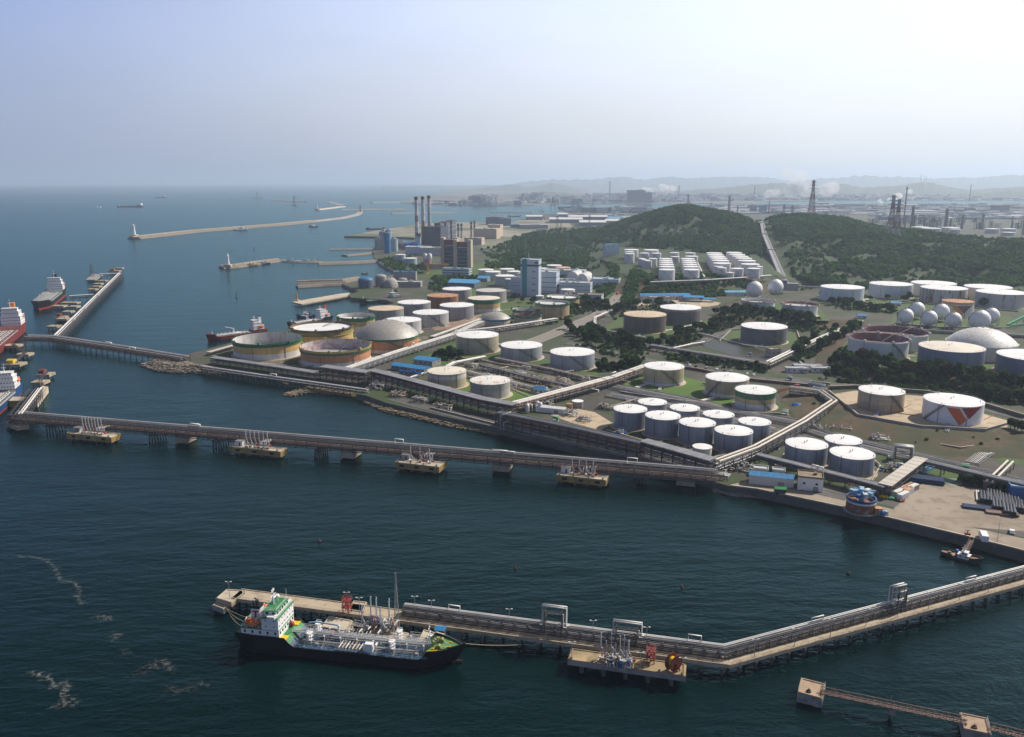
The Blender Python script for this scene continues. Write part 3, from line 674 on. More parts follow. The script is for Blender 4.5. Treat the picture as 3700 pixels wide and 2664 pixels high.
# pressure spheres on legs
def sphere_tank(cx_,cy_,rp,label,group,z0):
 # find distance so that the sphere foot stands on z0 with 10 legs
 p = G(cx_,cy_+rp*1.02,z0)
 for _ in range(8):
  Rr = rp/FPX*depth_of(p);p2 = G(cx_,cy_,z0+Rr+1.6);p = p2
 th = thing('sphere_tank',label,'gas sphere',(p.x,p.y,z0),0,group)
 mb = MB();zc = Rr+1.6;mb.lathe([(max(.01,Rr*math.cos(a)),zc+Rr*math.sin(a)) for a in [R(-90+i*180/20) for i in range(21)]],36);sp = mb.build('sphere_shell',WHITE,th)
 for i in range(10):
  a = 2*math.pi*i/10;x,y = Rr*.97*math.cos(a),Rr*.97*math.sin(a);lb = MB();lb.tube((x,y,-.3),(x,y,zc),.32,6);lb.build('leg',M('white leg',(.6,.58,.56),.6),th)
 sb = MB();tw = math.atan2(-p.y,-p.x)
 n = 18;pr = None
 for i in range(n+1):
  e = R(-5+95*i/n);a = tw-1.25+.25*i/n;q =((Rr+.35)*math.cos(e)*math.cos(a),(Rr+.35)*math.cos(e)*math.sin(a),zc+(Rr+.35)*math.sin(e))
  if pr: sb.bar(pr,q,.8,.25)
  pr = q
 sb.build('stairway',STAIR,th)
 tb = MB();tb.lathe([(1.6,zc+Rr-.1),(1.6,zc+Rr+.25),(.01,zc+Rr+.25)],10,smooth=False)
 for i in range(6):
  a = i*math.pi/3;tb.bar((1.5*math.cos(a),1.5*math.sin(a),zc+Rr+.2),(1.5*math.cos(a),1.5*math.sin(a),zc+Rr+1.3),.1)
  tb.bar((1.5*math.cos(a),1.5*math.sin(a),zc+Rr+1.3),(1.5*math.cos(a+math.pi/3),1.5*math.sin(a+math.pi/3),zc+Rr+1.3),.1)
 tb.tube((0,0,zc+Rr),(0,0,zc+Rr+2.6),.18,6);tb.build('top_platform',RIMM,th)
for a in [(2726,1045,29,'white gas sphere, left of the pair by the blue canopies','sphere pair by the conveyor',6.0),(2801,1037,28.5,'white gas sphere, right of the pair at the conveyor foot','sphere pair by the conveyor',8.0),
  (3312,1118.6,27.8,'white gas sphere at the back left of the right-hand group',None,10.0),(3272,1142,27.4,'white gas sphere, leftmost front one of the right-hand group',None,10.0),
  (3400,1126.6,29,'white gas sphere in the back row beside the purple emblem tank',None,10.0),(3357.5,1149.6,27.8,'white gas sphere, second from left in the front row',None,10.0),
  (3445,1156,27.8,'white gas sphere, third in the front row before the purple emblem tank',None,10.0),(3580,1141,29,'white gas sphere at the right end of the back row',None,10.0),(3540,1156,36,'largest white gas sphere, right end of the front row',None,10.0)]:
 sphere_tank(a[0],a[1],a[2],a[3],a[4] or 'gas spheres on the right',a[5])

# rows of slim white tanks on the hill platform, and other small far tanks
WT = B1('slim white',(1,(.66,.65,.66)),streak=.06)
def small_tank(xc,yt,wpx,Hm,label,group,z0,col=None,name='storage_tank',roof=None):
 """yt is the centre of the roof ellipse"""
 p = G(xc,yt,z0+Hm);Rr = wpx/2/FPX*depth_of(p);TANK_AT.append((p.x,p.y,Rr))
 th = thing(name,label,'storage tank',(p.x,p.y,z0),0,group)
 mb = MB();mb.lathe([(Rr,-.6),(Rr,Hm)],28);mb.build('shell',(col or WT)(Hm),th)
 mb = MB();mb.lathe([(Rr+.15,Hm-.2),(Rr+.15,Hm+.1),(.01,Hm+Rr*.08)],28,smooth=False);mb.build('roof',roof or ROOF_W,th)
 tw = math.atan2(-p.y,-p.x);stair_on(Rr,Hm,tw+.9,tw-.6,th,RIMM,.7)
def CF(x,y): return 2000+x/2.52,700+y/2.52
ORD =['rearmost','fifth','fourth','third','second','front']
for nm,xs,tops,ws,Hm in (('left',(1020,1022,1025,1028,1031,1033),(592,609,626,645,665,691),(118,122,127,132,138,145),15),
                         ('second',(1222,1229,1236,1243,1251,1258),(592,609,626,645,665,691),(126,128,130,134,138,143),13),
                         ('third',(1463,1475,1489,1504,1518,1536),(540,556,572,588,608,633),(142,146,149,152,155,158),16),
                         ('right',(1644,1672,1700,1730,1760,1790),(536,553,570,588,610,641),(140,144,147,150,155,162),16)):
 for k in range(6):
  fx,fy = CF(xs[k],tops[k]);small_tank(fx,fy,ws[k]/2.52,Hm,'%s slim white tank in the %s of four rows below the hill'%(ORD[k],nm),'rows of slim white tanks below the hill',19.0)
for k,(x,y,w,Hm,lb) in enumerate([(1503,662,82,13,'low white tank at the left foot of the third row'),(1536,675,82,13,'second low white tank before the third row'),(1610,718,70,8,'smallest squat white tank at the front centre'),(1672,681,116,12,'wide low white tank between the right rows'),(1733,663,88,12,'low white tank behind the wide front one'),(1825,681,116,13,'wide low white tank at the right front corner'),(1858,663,92,13,'white tank at the far right corner of the platform'),
 (708,510,132,15,'tall white tank at the far left of the platform'),(690,530,90,14,'slim white tank before the tall far-left one'),(693,547,90,15,'slim white tank nearest the white standpipe'),(890,512,132,15,'wide white tank, back of the left cluster'),(829,541,88,12,'slim white tank left in the back cluster'),(937,543,88,12,'slim white tank right in the back cluster'),(906,591,78,12,'slim white tank right of the small four'),
 (800,590,60,11,'tiny white tank, first of the small four'),(820,597,60,11,'tiny white tank, second of the small four'),(842,604,62,11,'tiny white tank, third of the small four'),(866,612,64,12,'tiny white tank, front of the small four'),(1102,538,84,13,'white tank behind the left long row'),(1108,574,78,10,'short white tank beside the left long row'),(1245,540,92,12,'white tank behind the second long row'),(1258,570,115,12,'wide white tank behind the second long row')]):
 fx,fy = CF(x,y);small_tank(fx,fy,w/2.52,Hm,lb,'slim white tanks on the hill platform',19.0)
def CG(x,y): return 1200+x/2.268,650+y/2.268
PALEB = B1('pale blue',(1,(.36,.46,.52)),streak=.08);CRMW = B1('cream white',(1,(.60,.56,.49)),streak=.08)
for x,y,w,Hm,lb,c in [(1260,735,128,11,'cream white tank, leftmost of the group left of the teal tower',CRMW),(1317,752,127,12,'cream white tank, second from left near the teal tower',CRMW),(1434,730,120,11,'white tank at the back of the group left of the teal tower',CRMW),(1488,750,108,12,'white tank next to the teal tower at the back',CRMW),(1417,785,158,14,'widest cream tank at the front of the teal tower group',CRMW),(1454,812,74,13,'pale blue tank close to the teal tower foot',PALEB),
 (642,642,108,12,'pale blue tank in front of the power station',PALEB),(560,612,84,12,'pale blue tank beside the blue silos',PALEB),(545,628,60,7,'short pale blue tank beside the blue silos',PALEB),(1932,898,116,13,'white tank before the arched-roof factory',B1('w2',(1,(.66,.66,.66)))),(1702,950,64,9,'small white tank at the foot of the white factory',B1('w2',(1,(.66,.66,.66)))),
 (1730,725,96,8,'white tank right behind the teal tower',CRMW),(1820,700,124,9,'grey tank at the back behind the teal tower',B1('w3',(1,(.42,.41,.39)))),(1892,717,124,8,'orange-roofed tank behind the teal tower',CRMW),(1940,738,110,7,'flat white tank behind the arched-roof factory',CRMW)]:
 fx,fy = CG(x,y);small_tank(fx,fy,w/2.268,Hm,lb,'tanks around the power station and factory',GZ,c,roof=M('pale orange roof',(.6,.36,.2),.6) if 'orange' in lb else None)
def CH(x,y): return 2800+x/2.52,600+y/2.52
for x,y,w,Hm,lb in [(1325,556,150,14,'far grey-white refinery tank, leftmost beyond the right hill'),(1423,567,165,14,'far grey-white refinery tank, second beyond the right hill'),(1600,560,150,12,'far white refinery tank behind a smaller one'),(1640,575,100,13,'far white refinery tank with a sloping stair'),(1980,572,118,13,'far grey refinery tank under the tall columns'),(2132,572,118,11,'far white refinery tank near the right edge'),(2125,604,112,9,'low far white tank at the right edge')]:
 fx,fy = CH(x,y);small_tank(fx,fy,w/2.52,Hm,lb,'far refinery tanks',GZ,B1('far white',(1,(.58,.57,.56))))
# ---------------------------------------------------------------- pipe racks, trestles, piers
def offset_path(path,off):
 """sideways copy of a polyline of (x, y); positive is to the left of the walking direction"""
 out =[];n = len(path)
 for i in range(n):
  a = Vector(path[i-1]) if i else None;b = Vector(path[i]);c = Vector(path[i+1]) if i < n-1 else None
  d0 =(b-a).normalized() if a is not None else (c-b).normalized();d1 =(c-b).normalized() if c is not None else d0
  n0,n1 = Vector((-d0.y,d0.x)),Vector((-d1.y,d1.x));m =(n0+n1).normalized();k = 1/max(.4,m.dot(n0))
  out.append((b.x+m.x*off*k,b.y+m.y*off*k))
 return out
def along(path,step,start=0.0):
 """points every step metres with heading"""
 res =[];left = start
 for a,b in zip(path,path[1:]):
  a,b = Vector(a),Vector(b);l =(b-a).length;d =(b-a)/l;t = left
  while t <= l: res.append(((a+d*t).x,(a+d*t).y,math.atan2(d.y,d.x)));t += step
  left = t-l
 return res
def plen(path): return sum((Vector(b)-Vector(a)).length for a,b in zip(path,path[1:]))
def ringed(label,cat,name,path,group=None,z=0.0):
 c = path[len(path)//2];return thing(name,label,cat,(c[0],c[1],z),0,group),(c[0],c[1],z)
def rack(label,path,z0,levels,width,pipes,step=8.0,name='pipe_rack',frame=None,cover=None,rail=False,brace=True,post=.38,cat='pipe rack',group=None,loops=(),foot=.4,stubs=0):
 """pipes = [(offset, level index, radius, material)]; every bent a child, every pipe a child"""
 path =[V2(p) for p in path];th,O = ringed(label,cat,name,path,group,z0);frame = frame or FRAME
 L_ = plen(path);step = max(step,L_/70.0);top = levels[-1]
 # one bent, shared by all
 mb = MB();h = width/2
 for s in (-1,1): mb.bar((0,s*h,-foot),(0,s*h,top),post)
 for l in levels: mb.bar((0,-h-.3,l-.18),(0,h+.3,l-.18),.3,.34)
 if brace and top > 3.5: mb.bar((0,-h,.2),(0,h,levels[0]-.2),.16)
 first = None
 for x,y,a in along(path,step,.5):
  if first is None: first = mb.build('support_bent',frame,th,loc=(x-O[0],y-O[1],0),rz=a);continue
  o = first.copy();COL.objects.link(o);o.location =(x-O[0],y-O[1],0);o.rotation_euler.z = a
 for s in (-1,1):
  q = offset_path(path,s*h);mb = MB()
  for l in levels:
   for a,b in zip(q,q[1:]): mb.bar((a[0],a[1],z0+l-.2),(b[0],b[1],z0+l-.2),.22,.4)
  mb.build('side_beam',frame,th,O)
 if brace and top > 5 and levels[0]< top-1.5 or (brace == 2):
  for s in (-1,1):
   q = offset_path(path,s*h);mb = MB();pts = along(q,step/2,.5)
   for i in range(len(pts)-1):
    za,zb =(levels[-2] if len(levels)> 1 else 0),top
    if i % 2: za,zb = zb,za
    mb.bar((pts[i][0],pts[i][1],z0+za-.1),(pts[i+1][0],pts[i+1][1],z0+zb-.1),.15)
   mb.build('cross_bracing',frame,th,O)
 for off,lv,r,m in pipes:
  q = offset_path(path,off);mb = MB();mb.path([(p[0],p[1],z0+levels[lv]+r) for p in q],r,8);mb.build('pipe',m,th,O)
 if cover:
  a_,b_ = offset_path(path,-h-.35),offset_path(path,h+.35);mb = MB();zc = z0+top+.9
  for i in range(len(path)-1):
   vs =[(a_[i][0],a_[i][1],zc),(a_[i+1][0],a_[i+1][1],zc),(b_[i+1][0],b_[i+1][1],zc),(b_[i][0],b_[i][1],zc)]
   vs +=[(x,y,z-.25) for x,y,z in vs];mb.add(vs,[(0,1,2,3),(7,6,5,4),(0,4,5,1),(1,5,6,2),(2,6,7,3),(3,7,4,0)])
  # ribs so that the plates read as separate lengths
  for x,y,a in along(path,6.0,3.0): mb.box((x,y,zc+.04),(.25,width+.7,.12),a)
  mb.build('cover_plate',cover,th,O)
 if rail:
  for s in (-1,1):
   q = offset_path(path,s*(h+.25));mb = MB()
   for a,b in zip(q,q[1:]):
    for zz in (.55,1.1): mb.bar((a[0],a[1],z0+top+zz),(b[0],b[1],z0+top+zz),.08)
   for x,y,a in along(q,3.0): mb.bar((x,y,z0+top),(x,y,z0+top+1.1),.08)
   mb.build('handrail',frame,th,O)
 for fr,off,lv,r,m,wid,hei in loops:
  loop_on(th,O,path,fr,off,z0+levels[lv]+r,r,m,wid,hei)
 rnd = random.Random(len(label)*7+int(L_))
 for k in range(stubs):
  s = rnd.uniform(.03,.97)*L_;x,y,a = along(path,1e9,s)[0] if s < plen(path[:2]) else along(path,max(1.0,s),0.0)[1] if len(along(path,max(1.0,s),0.0))> 1 else (path[-1][0],path[-1][1],0)
  sd = rnd.choice((-1,1));l2 = rnd.uniform(3,8);lv = rnd.choice(levels);r = rnd.uniform(.15,.32);m = rnd.choice((PIPE_W,PIPE_G,STEEL,PIPE_R))
  nx,ny =-math.sin(a)*sd,math.cos(a)*sd;mb = MB();o0 = width*.3*sd
  mb.path([(x-nx*width*.4,y-ny*width*.4,z0+lv+.8),(x+nx*(h+l2),y+ny*(h+l2),z0+lv+.8),(x+nx*(h+l2),y+ny*(h+l2),z0+.2)],r,6);mb.build('branch_pipe',m,th,O)
 return th
def loop_on(th,O,path,fr,off,z,r,m,wid,hei,nm='expansion_loop'):
 q = offset_path(path,off);s = fr*plen(q);acc = 0
 for a,b in zip(q,q[1:]):
  a,b = Vector(a),Vector(b);l =(b-a).length
  if acc+l >= s:
   d =(b-a)/l;c = a+d*(s-acc);p0,p1 = c-d*wid/2,c+d*wid/2;mb = MB()
   mb.path([(p0.x,p0.y,z),(p0.x,p0.y,z+hei),(p1.x,p1.y,z+hei),(p1.x,p1.y,z)],r,8);mb.build(nm,m,th,O);return
  acc += l
def rowpipes(width,n,lv,mats,rmin=.2,rmax=.4,seed=1):
 rd = random.Random(seed);return [(-width/2+.5+(width-1.0)*(i+.5)/n,lv,rd.uniform(rmin,rmax),rd.choice(mats)) for i in range(n)]
MIX =[PIPE_W,PIPE_G,STEEL,PIPE_D,PIPE_W];MIXD =[PIPE_D,PIPE_D,PIPE_G,PIPE_D,PIPE_R];MIXR =[PIPE_R,PIPE_W,PIPE_R,STEEL];MIXL =[PIPE_W,PIPE_W,STEEL]
def GP(l,z): return [V2(G(x,y,z)) for x,y in l]
# --- dark gallery with grey roof along the sea wall
rack('dark steel pipe gallery with grey roof plates along the sea wall below the cream tanks',GP([(1340,1336),(1443,1361),(1743,1440),(1862,1462)],12.6),GZ,[3.0,5.6,8.0],7.0,rowpipes(7,5,0,MIXD,seed=2)+rowpipes(7,5,1,MIXD,seed=3)+rowpipes(7,4,2,MIXD,seed=4),7.0,cover=ROOFPLATE,post=.5,name='pipe_gallery')
rack('dark pipe gallery with grey roof beside the salmon and yellow open tanks',GP([(770,1292),(985,1322),(1160,1349)],9.0),GZ,[2.4,4.6],6.0,rowpipes(6,5,0,MIXD,seed=5)+rowpipes(6,4,1,MIXD,seed=6),7.0,cover=ROOFPLATE,name='pipe_gallery')
rack('tall dark gallery block where the diagonal rack meets the sea wall',GP([(1165,1325),(1332,1346)],13.0),GZ,[3.0,6.0,8.8],8.0,rowpipes(8,5,0,MIXD,seed=7)+rowpipes(8,5,1,MIXD,seed=8)+rowpipes(8,4,2,MIXD,seed=9),6.0,cover=ROOFPLATE,post=.55,name='pipe_gallery')
rack('long bare dark steel pipe rack of many tiers along the coast road',GP([(1800,1490),(2060,1541),(2319,1600)],12.2),GZ,[2.0,4.2,6.4,8.2],7.5,rowpipes(7.5,6,0,MIXD,seed=10)+rowpipes(7.5,6,1,MIXD,seed=11)+rowpipes(7.5,6,2,MIXD,seed=12)+rowpipes(7.5,8,3,[PIPE_G,STEEL,PIPE_D],.22,.36,seed=13),6.5,post=.45,stubs=6)
rack('dark pipe rack with grey roof in front of the small white tank',GP([(2325,1592),(2400,1612),(2577,1662)],12.5),GZ,[3.0,5.6,8.0],6.5,rowpipes(6.5,5,0,MIXD,seed=14)+rowpipes(6.5,5,1,MIXD,seed=15)+rowpipes(6.5,4,2,[PIPE_G,STEEL],seed=16),7.0,cover=ROOFPLATE,post=.5,stubs=3)
# --- sea-wall pipe with posts
rack('pale pipes on short posts running along the top of the dark sea wall',GP([(730,1322),(998,1361),(1160,1383),(1330,1407)],6.6),GZ-2.2,[2.0,4.0],3.6,[(-.9,1,.55,PIPE_W),(.7,1,.45,PIPE_W),(0,0,.4,PIPE_G),(1.2,0,.3,PIPE_W)],5.5,foot=4.0,loops=[(.46,.7,1,.4,PIPE_W,6,2.0)],post=.3)
# --- diagonal racks
rack('pale diagonal pipe rack running inland between the orange domed tank and the blue sheds',GP([(1253,1331),(1430,1272),(1634,1208),(1740,1161)],9.5),GZ,[2.4,4.0,5.4],8.0,rowpipes(8,6,0,MIX,seed=20)+rowpipes(8,6,1,MIX,seed=21)+rowpipes(8,5,2,MIXL,.22,.38,seed=22),7.5,stubs=8,frame=FRAME_L,loops=[(.4,1,2,.4,PIPE_W,5,2.4),(.7,-1,2,.4,PIPE_W,5,2.4)])
rack('pipe bridge climbing right behind the small blue-rimmed dome tank',GP([(1668,1197),(1790,1184),(2010,1152)],9.0),GZ,[3.4,5.0],6.0,rowpipes(6,6,0,MIXD,seed=23)+rowpipes(6,4,1,MIX,.3,.5,seed=24),9.0,stubs=3)
rack('low pale pipe rack at the foot of the grey tank with the reddish pad',GP([(1560,1216),(1660,1180),(1735,1152)],6.5),GZ,[2.2],6.0,rowpipes(6,5,0,MIX,.22,.36,seed=25),9.0,frame=FRAME_L)
rack('rust and cream pipe rack crossing from the sea wall to the lawn tank',GP([(1858,1457),(2057,1405),(2216,1362),(2330,1322)],10.5),GZ,[3.0,4.8,6.5],7.5,rowpipes(7.5,6,0,MIXR,seed=26)+rowpipes(7.5,7,1,MIXR,seed=27)+rowpipes(7.5,5,2,MIXR+[PIPE_W],.3,.5,seed=28),7.0,stubs=10,loops=[(.7,1.5,2,.45,PIPE_W,7,2.2)])
# manifold yard racks
rack('pale pipe rack along the top of the valve yard beside the cream grey tank',GP([(1600,1334),(1640,1311),(1752,1289)],7.0),GZ,[3.0],5.0,rowpipes(5,5,0,MIXL,.3,.5,seed=30),7.0,frame=FRAME_L,stubs=3)
rack('brown pipe rack running past the front of the two blue grey tanks',GP([(1790,1294),(2000,1336),(2110,1362)],7.0),GZ,[2.0,3.4],5.0,rowpipes(5,5,0,MIXR,seed=31)+rowpipes(5,4,1,MIXR,seed=32),6.0,stubs=3)
rack('grey pipe rack through the middle of the valve yard',GP([(1735,1318),(1905,1362),(2060,1395)],7.0),GZ,[2.0,3.4],4.0,rowpipes(4,4,0,MIX,seed=33)+rowpipes(4,4,1,MIX,seed=34),6.0,stubs=6)
rack('pale pipe rack along the near side of the valve yard',GP([(1690,1345),(1880,1392),(1985,1416)],6.0),GZ,[1.4,2.6],4.0,rowpipes(4,4,0,MIXL,seed=35)+rowpipes(4,3,1,MIXL,seed=36),7.0,stubs=6,frame=FRAME_L)
rack('white pipe rack branching to the cream tank with the peeling band',GP([(1460,1372),(1545,1342)],5.5),GZ,[1.2],2.6,rowpipes(2.6,3,0,MIXL,.3,.45,seed=37),6.0,frame=FRAME_L)
# ground pipeways
def pipeway(label,pts,n,width,seed,z=GZ,mats=None,h=.9,rmin=.14,rmax=.28):
 path = GP(pts,z+h);return rack(label,path,z,[h],width,rowpipes(width,n,0,mats or [PIPE_W,STEEL,PIPE_D,PIPE_W,PIPE_D,PIPE_G],rmin,rmax,seed=seed),7.0,name='pipeway',frame=FRAME_L,brace=False,cat='pipeline',post=.25)
pipeway('broad bundle of ground pipes behind the double row of blue grey tanks',[(2220,1396),(2430,1436),(2612,1478),(2770,1508),(2905,1532)],14,15.0,40)
pipeway('second ground pipe bundle close behind the double row of tanks',[(2200,1425),(2400,1462),(2560,1496),(2780,1552),(2905,1585)],10,11.0,41)
pipeway('wide ground pipe bundle below the brown embankment',[(2925,1545),(3100,1600),(3270,1640),(3480,1690),(3760,1760)],16,17.0,42)
pipeway('upper ground pipe bundle hugging the brown embankment foot',[(2940,1528),(3080,1552),(3215,1580)],8,8.0,43)
pipeway('pipes on the slope stepping up right towards the terrace bushes',[(3512,1672),(3555,1640),(3700,1598),(3800,1570)],6,7.0,44,mats=MIXL)
pipeway('short feed pipes laid over grass to the lawn tank',[(2296,1402),(2352,1383)],5,4.5,45,mats=MIXL,h=.5)
pipeway('short feed pipes laid to the tank right of the lawn',[(2530,1450),(2592,1433)],5,4.0,46,mats=MIXL,h=.5)
pipeway('pale pipe elbow across the grass beside the grey beige tank',[(1843,1402),(1895,1425),(1930,1440)],2,1.6,47,mats=[PIPE_W],h=.4)
pipeway('short pipes beside the white tank under the conveyor hill',[(3090,1086),(3168,1079)],4,4.0,48,10.0,[PIPE_W],.5)
pipeway('small pipes and pads between the red tank and the sandy roofed tank',[(3255,1282),(3310,1290)],4,7.0,49,10.0,[PIPE_W],.5)
pipeway('pipes lying beside the dark brown tank',[(2404,1196),(2450,1186),(2530,1168)],4,4.0,50,GZ,[PIPE_W,STEEL],.5)
# inland racks
rack('beige-topped pipe rack stepping down from the asphalt yard to the double row',GP([(2855,1398),(2965,1412),(3014,1446),(2905,1519),(2730,1614),(2590,1665)],11.0),GZ,[2.6,4.6,6.2],5.5,rowpipes(5.5,4,0,MIX,seed=51)+rowpipes(5.5,4,1,MIX,seed=52)+[(-1.4,2,.7,COVER_B),(1.4,2,.7,COVER_B)],8.0)
rack('grey pipe rack in front of the trio of tanks by the quay',GP([(2735,1640),(2960,1696),(3198,1757)],9.6),GZ,[3.2,5.2],5.5,rowpipes(5.5,5,0,MIXD,seed=53)+rowpipes(5.5,7,1,[PIPE_G,STEEL,PIPE_W],.25,.4,seed=54),8.0,loops=[(.48,0,1,.35,PIPE_W,3,1.6),(.52,0,1,.35,PIPE_W,3,1.6)])
rack('beige covered pipe bridge running inland at the pipe storage yard',GP([(3198,1750),(3330,1652)],10.6),GZ,[3.2,5.6],5.5,rowpipes(5.5,5,0,MIXD,seed=55)+rowpipes(5.5,3,1,MIX,seed=56),7.0,cover=COVER_B)
rack('grey pipe rack on tall legs behind the pipe storage yard',GP([(3330,1664),(3500,1704),(3760,1764)],9.5),GZ,[4.6,5.6],5.5,rowpipes(5.5,5,0,MIXD,seed=57)+rowpipes(5.5,7,1,[PIPE_G,STEEL],.25,.4,seed=58),10.0)
rack('twin beige pipes crossing the pipe bundle near the right edge',GP([(3575,1742),(3650,1668)],8.0),GZ,[3.6],4.0,[(-1.2,0,.6,COVER_B),(1.2,0,.6,COVER_B)],8.0)
rack('pipe rack with white pipe along the hedge in front of the pond',GP([(2350,1246),(2560,1279),(2775,1315)],8.8),GZ,[2.8,4.4],4.0,rowpipes(4,4,0,MIXD,seed=59)+[(1.2,1,.5,PIPE_W),(0,1,.3,PIPE_G),(-1.2,1,.3,PIPE_W)],7.5)
rack('pair of big white pipes on a rust-brown rack rising past the dark ribbed tank',GP([(2775,1308),(2905,1247),(3000,1204),(3113,1160)],9.6),GZ,[2.8,4.6],5.5,rowpipes(5.5,4,0,MIXR,seed=60)+[(-1.5,1,.85,PIPE_W),(1.5,1,.85,PIPE_W)],7.0,loops=[(.38,1.5,1,.5,PIPE_W,5,1.8),(.66,-1.5,1,.5,PIPE_W,5,1.8)])
rack('dark pipe rack in front of the gas spheres on the right',GP([(3105,1172),(3300,1186),(3480,1196),(3760,1210)],13.5),8.0,[2.6,4.4],6.0,rowpipes(6,5,0,MIXD,seed=61)+rowpipes(6,6,1,[PIPE_G,PIPE_D,STEEL],seed=62),8.0)
rack('white pipes skirting the dark brown tank plot',GP([(2160,1188),(2250,1202),(2345,1222)],7.0),GZ,[2.4],3.0,rowpipes(3,3,0,MIXL,.3,.45,seed=63),8.0,frame=FRAME_L)
rack('stepped pale pipes dropping beside the road junction',GP([(2195,1128),(2150,1148),(2148,1190)],8.0),GZ,[2.6,4.0],4.0,rowpipes(4,4,0,MIXL,seed=64)+rowpipes(4,4,1,MIXL,.35,.5,seed=65),7.0,stubs=3)
rack('pale pipes at the corner of the pond below the grassy bank',GP([(2415,1262),(2500,1243),(2545,1236)],6.0),GZ,[1.8],3.0,rowpipes(3,3,0,MIXL,.35,.5,seed=66),7.0,frame=FRAME_L)
rack('thin white pipe along the far bank of the pond',GP([(2520,1202),(2570,1214),(2690,1246),(2800,1258)],5.5),GZ,[1.2],2.0,rowpipes(2,2,0,[PIPE_W],.3,.4,seed=67),9.0,frame=FRAME_L)
rack('white pipe line leading to the tree belt right of the junction',GP([(2890,1304),(2900,1312),(3050,1334),(3075,1330)],7.0),GZ,[1.8],2.4,rowpipes(2.4,2,0,[PIPE_W],.4,.5,seed=68),9.0)
rack('pipe rack along the foot of the slim white tank rows',GP([(2350,1017),(2545,1010),(2700,1000),(2785,993)],22.0),19.0,[2.0],5.0,rowpipes(5,5,0,MIXL,.3,.5,seed=69),9.0,frame=FRAME_L)
rack('pale pipe between the second and third rows of slim white tanks',GP([(2520,945),(2546,998)],24.0),19.0,[3.0],3.0,rowpipes(3,2,0,MIXL,.5,.7,seed=70),12.0,frame=FRAME_L)
rack('covered quay rack alongside the red tanker',GP([(752,1272),(855,1243)],7.4),GZ,[2.4],4.0,rowpipes(4,3,0,MIXD,seed=71),7.0,cover=COVER_B)
# --- tangles of valves and risers: every one a thing of its own
def manifold(label,fx,fy,n,lx,ly,seed,z=GZ,rz=0.0,mats=None,hmax=3.0,group='valve manifolds'):
 p = G(fx,fy,z);th = thing('valve_manifold',label,'pipe manifold',p,rz,group);rd = random.Random(seed);mats = mats or [PIPE_W,STEEL,PIPE_G,PIPE_R,PIPE_W]
 for k in range(n):
  mb = MB();y =-ly/2+ly*(k+.5)/n;h = rd.uniform(.5,hmax);r = rd.uniform(.16,.32);x0,x1 =-lx/2*rd.uniform(.6,1),lx/2*rd.uniform(.6,1)
  xm = rd.uniform(-.25,.25)*lx;h2 = rd.uniform(.4,hmax)
  mb.path([(x0,y,-.1),(x0,y,h),(xm,y,h),(xm,y,h2),(x1,y,h2),(x1,y,-.1)],r,6);pp = mb.build('pipe',rd.choice(mats),th)
  vb = MB();xv =(x0+xm)/2;vb.tube((xv-.5,y,h),(xv+.5,y,h),r*2.0,8);vb.tube((xv,y,h),(xv,y,h+1.1),.1,6);vb.tube((xv,y,h+1.05),(xv,y,h+1.15),.5,10);vb.build('valve',rd.choice([STEEL,FRAME_L,PIPE_R,STEEL,FRAME,BLUE_P]),pp)
 for k in range(3):
  mb = MB();x =-lx*.35+lx*.35*k;mb.bar((x,-ly/2,-.2),(x,-ly/2,hmax*.9),.22);mb.bar((x,ly/2,-.2),(x,ly/2,hmax*.9),.22);mb.bar((x,-ly/2-.3,hmax*.9),(x,ly/2+.3,hmax*.9),.24);mb.build('support_frame',FRAME_L,th)
 return th
yard =[(1700,1325,'at the upper left of the valve yard'),(1745,1338,'with pale risers near the upper left yard rack'),(1790,1345,'in the upper middle of the valve yard'),(1835,1352,'under the middle yard rack'),(1880,1352,'just above the middle yard rack'),(1925,1372,'right of the yard middle'),(1975,1385,'at the right end of the valve yard'),
  (2030,1380,'beside the brown rack at the yard end'),(1760,1366,'in the lower left part of the valve yard'),(1820,1378,'below the yard middle'),(1875,1402,'next to the lower pale rack'),(1950,1412,'at the lower right yard corner'),(2020,1415,'by the crossing rust-coloured rack'),(1905,1335,'near the two blue grey tanks')]
for k,(x,y,w) in enumerate(yard): manifold('tangle of pale pipes and valves '+w,x,y,7,11,8,100+k,rz=R(-28),group='valve manifolds in the yard')
for k,(x,y,w,n,lx,ly) in enumerate([(1365,1405,'on the shore below the dark gallery corner',7,14,7),(1440,1432,'with tall risers in front of the dark gallery',8,12,8),(1520,1452,'half buried in rubble on the shore strip',7,14,7),(1600,1478,'at the end of the shore strip',6,16,6),
   (1975,1468,'beside the long white shed',6,9,7),(2060,1500,'in the sandy pump yard',7,10,8),(2110,1520,'beside the green tarpaulins in the pump yard',6,10,7),(2190,1478,'left of the double row of tanks',7,12,6),(2610,1690,'under the dark rack joint by the quay',9,14,10),(2680,1665,'where the beige-topped rack meets the sea-wall rack',9,10,9),(2690,1700,'beside the small blue-roofed shed',6,9,6),(2580,1720,'at the root of the long jetty',9,16,8),
   (3235,1700,'in a walled plot beside the quay trio',6,9,7),(3040,1560,'under the slope pipes on the embankment',6,14,6),(3180,1597,'at the end of the upper pipe bundle',6,12,6),(2960,1555,'beside the corner of the beige-topped rack',6,10,6)]):
 manifold('cluster of valves and pipes '+w,x,y,n,lx,ly,200+k,rz=R(-25),hmax=3.6,group='valve manifolds along the racks')
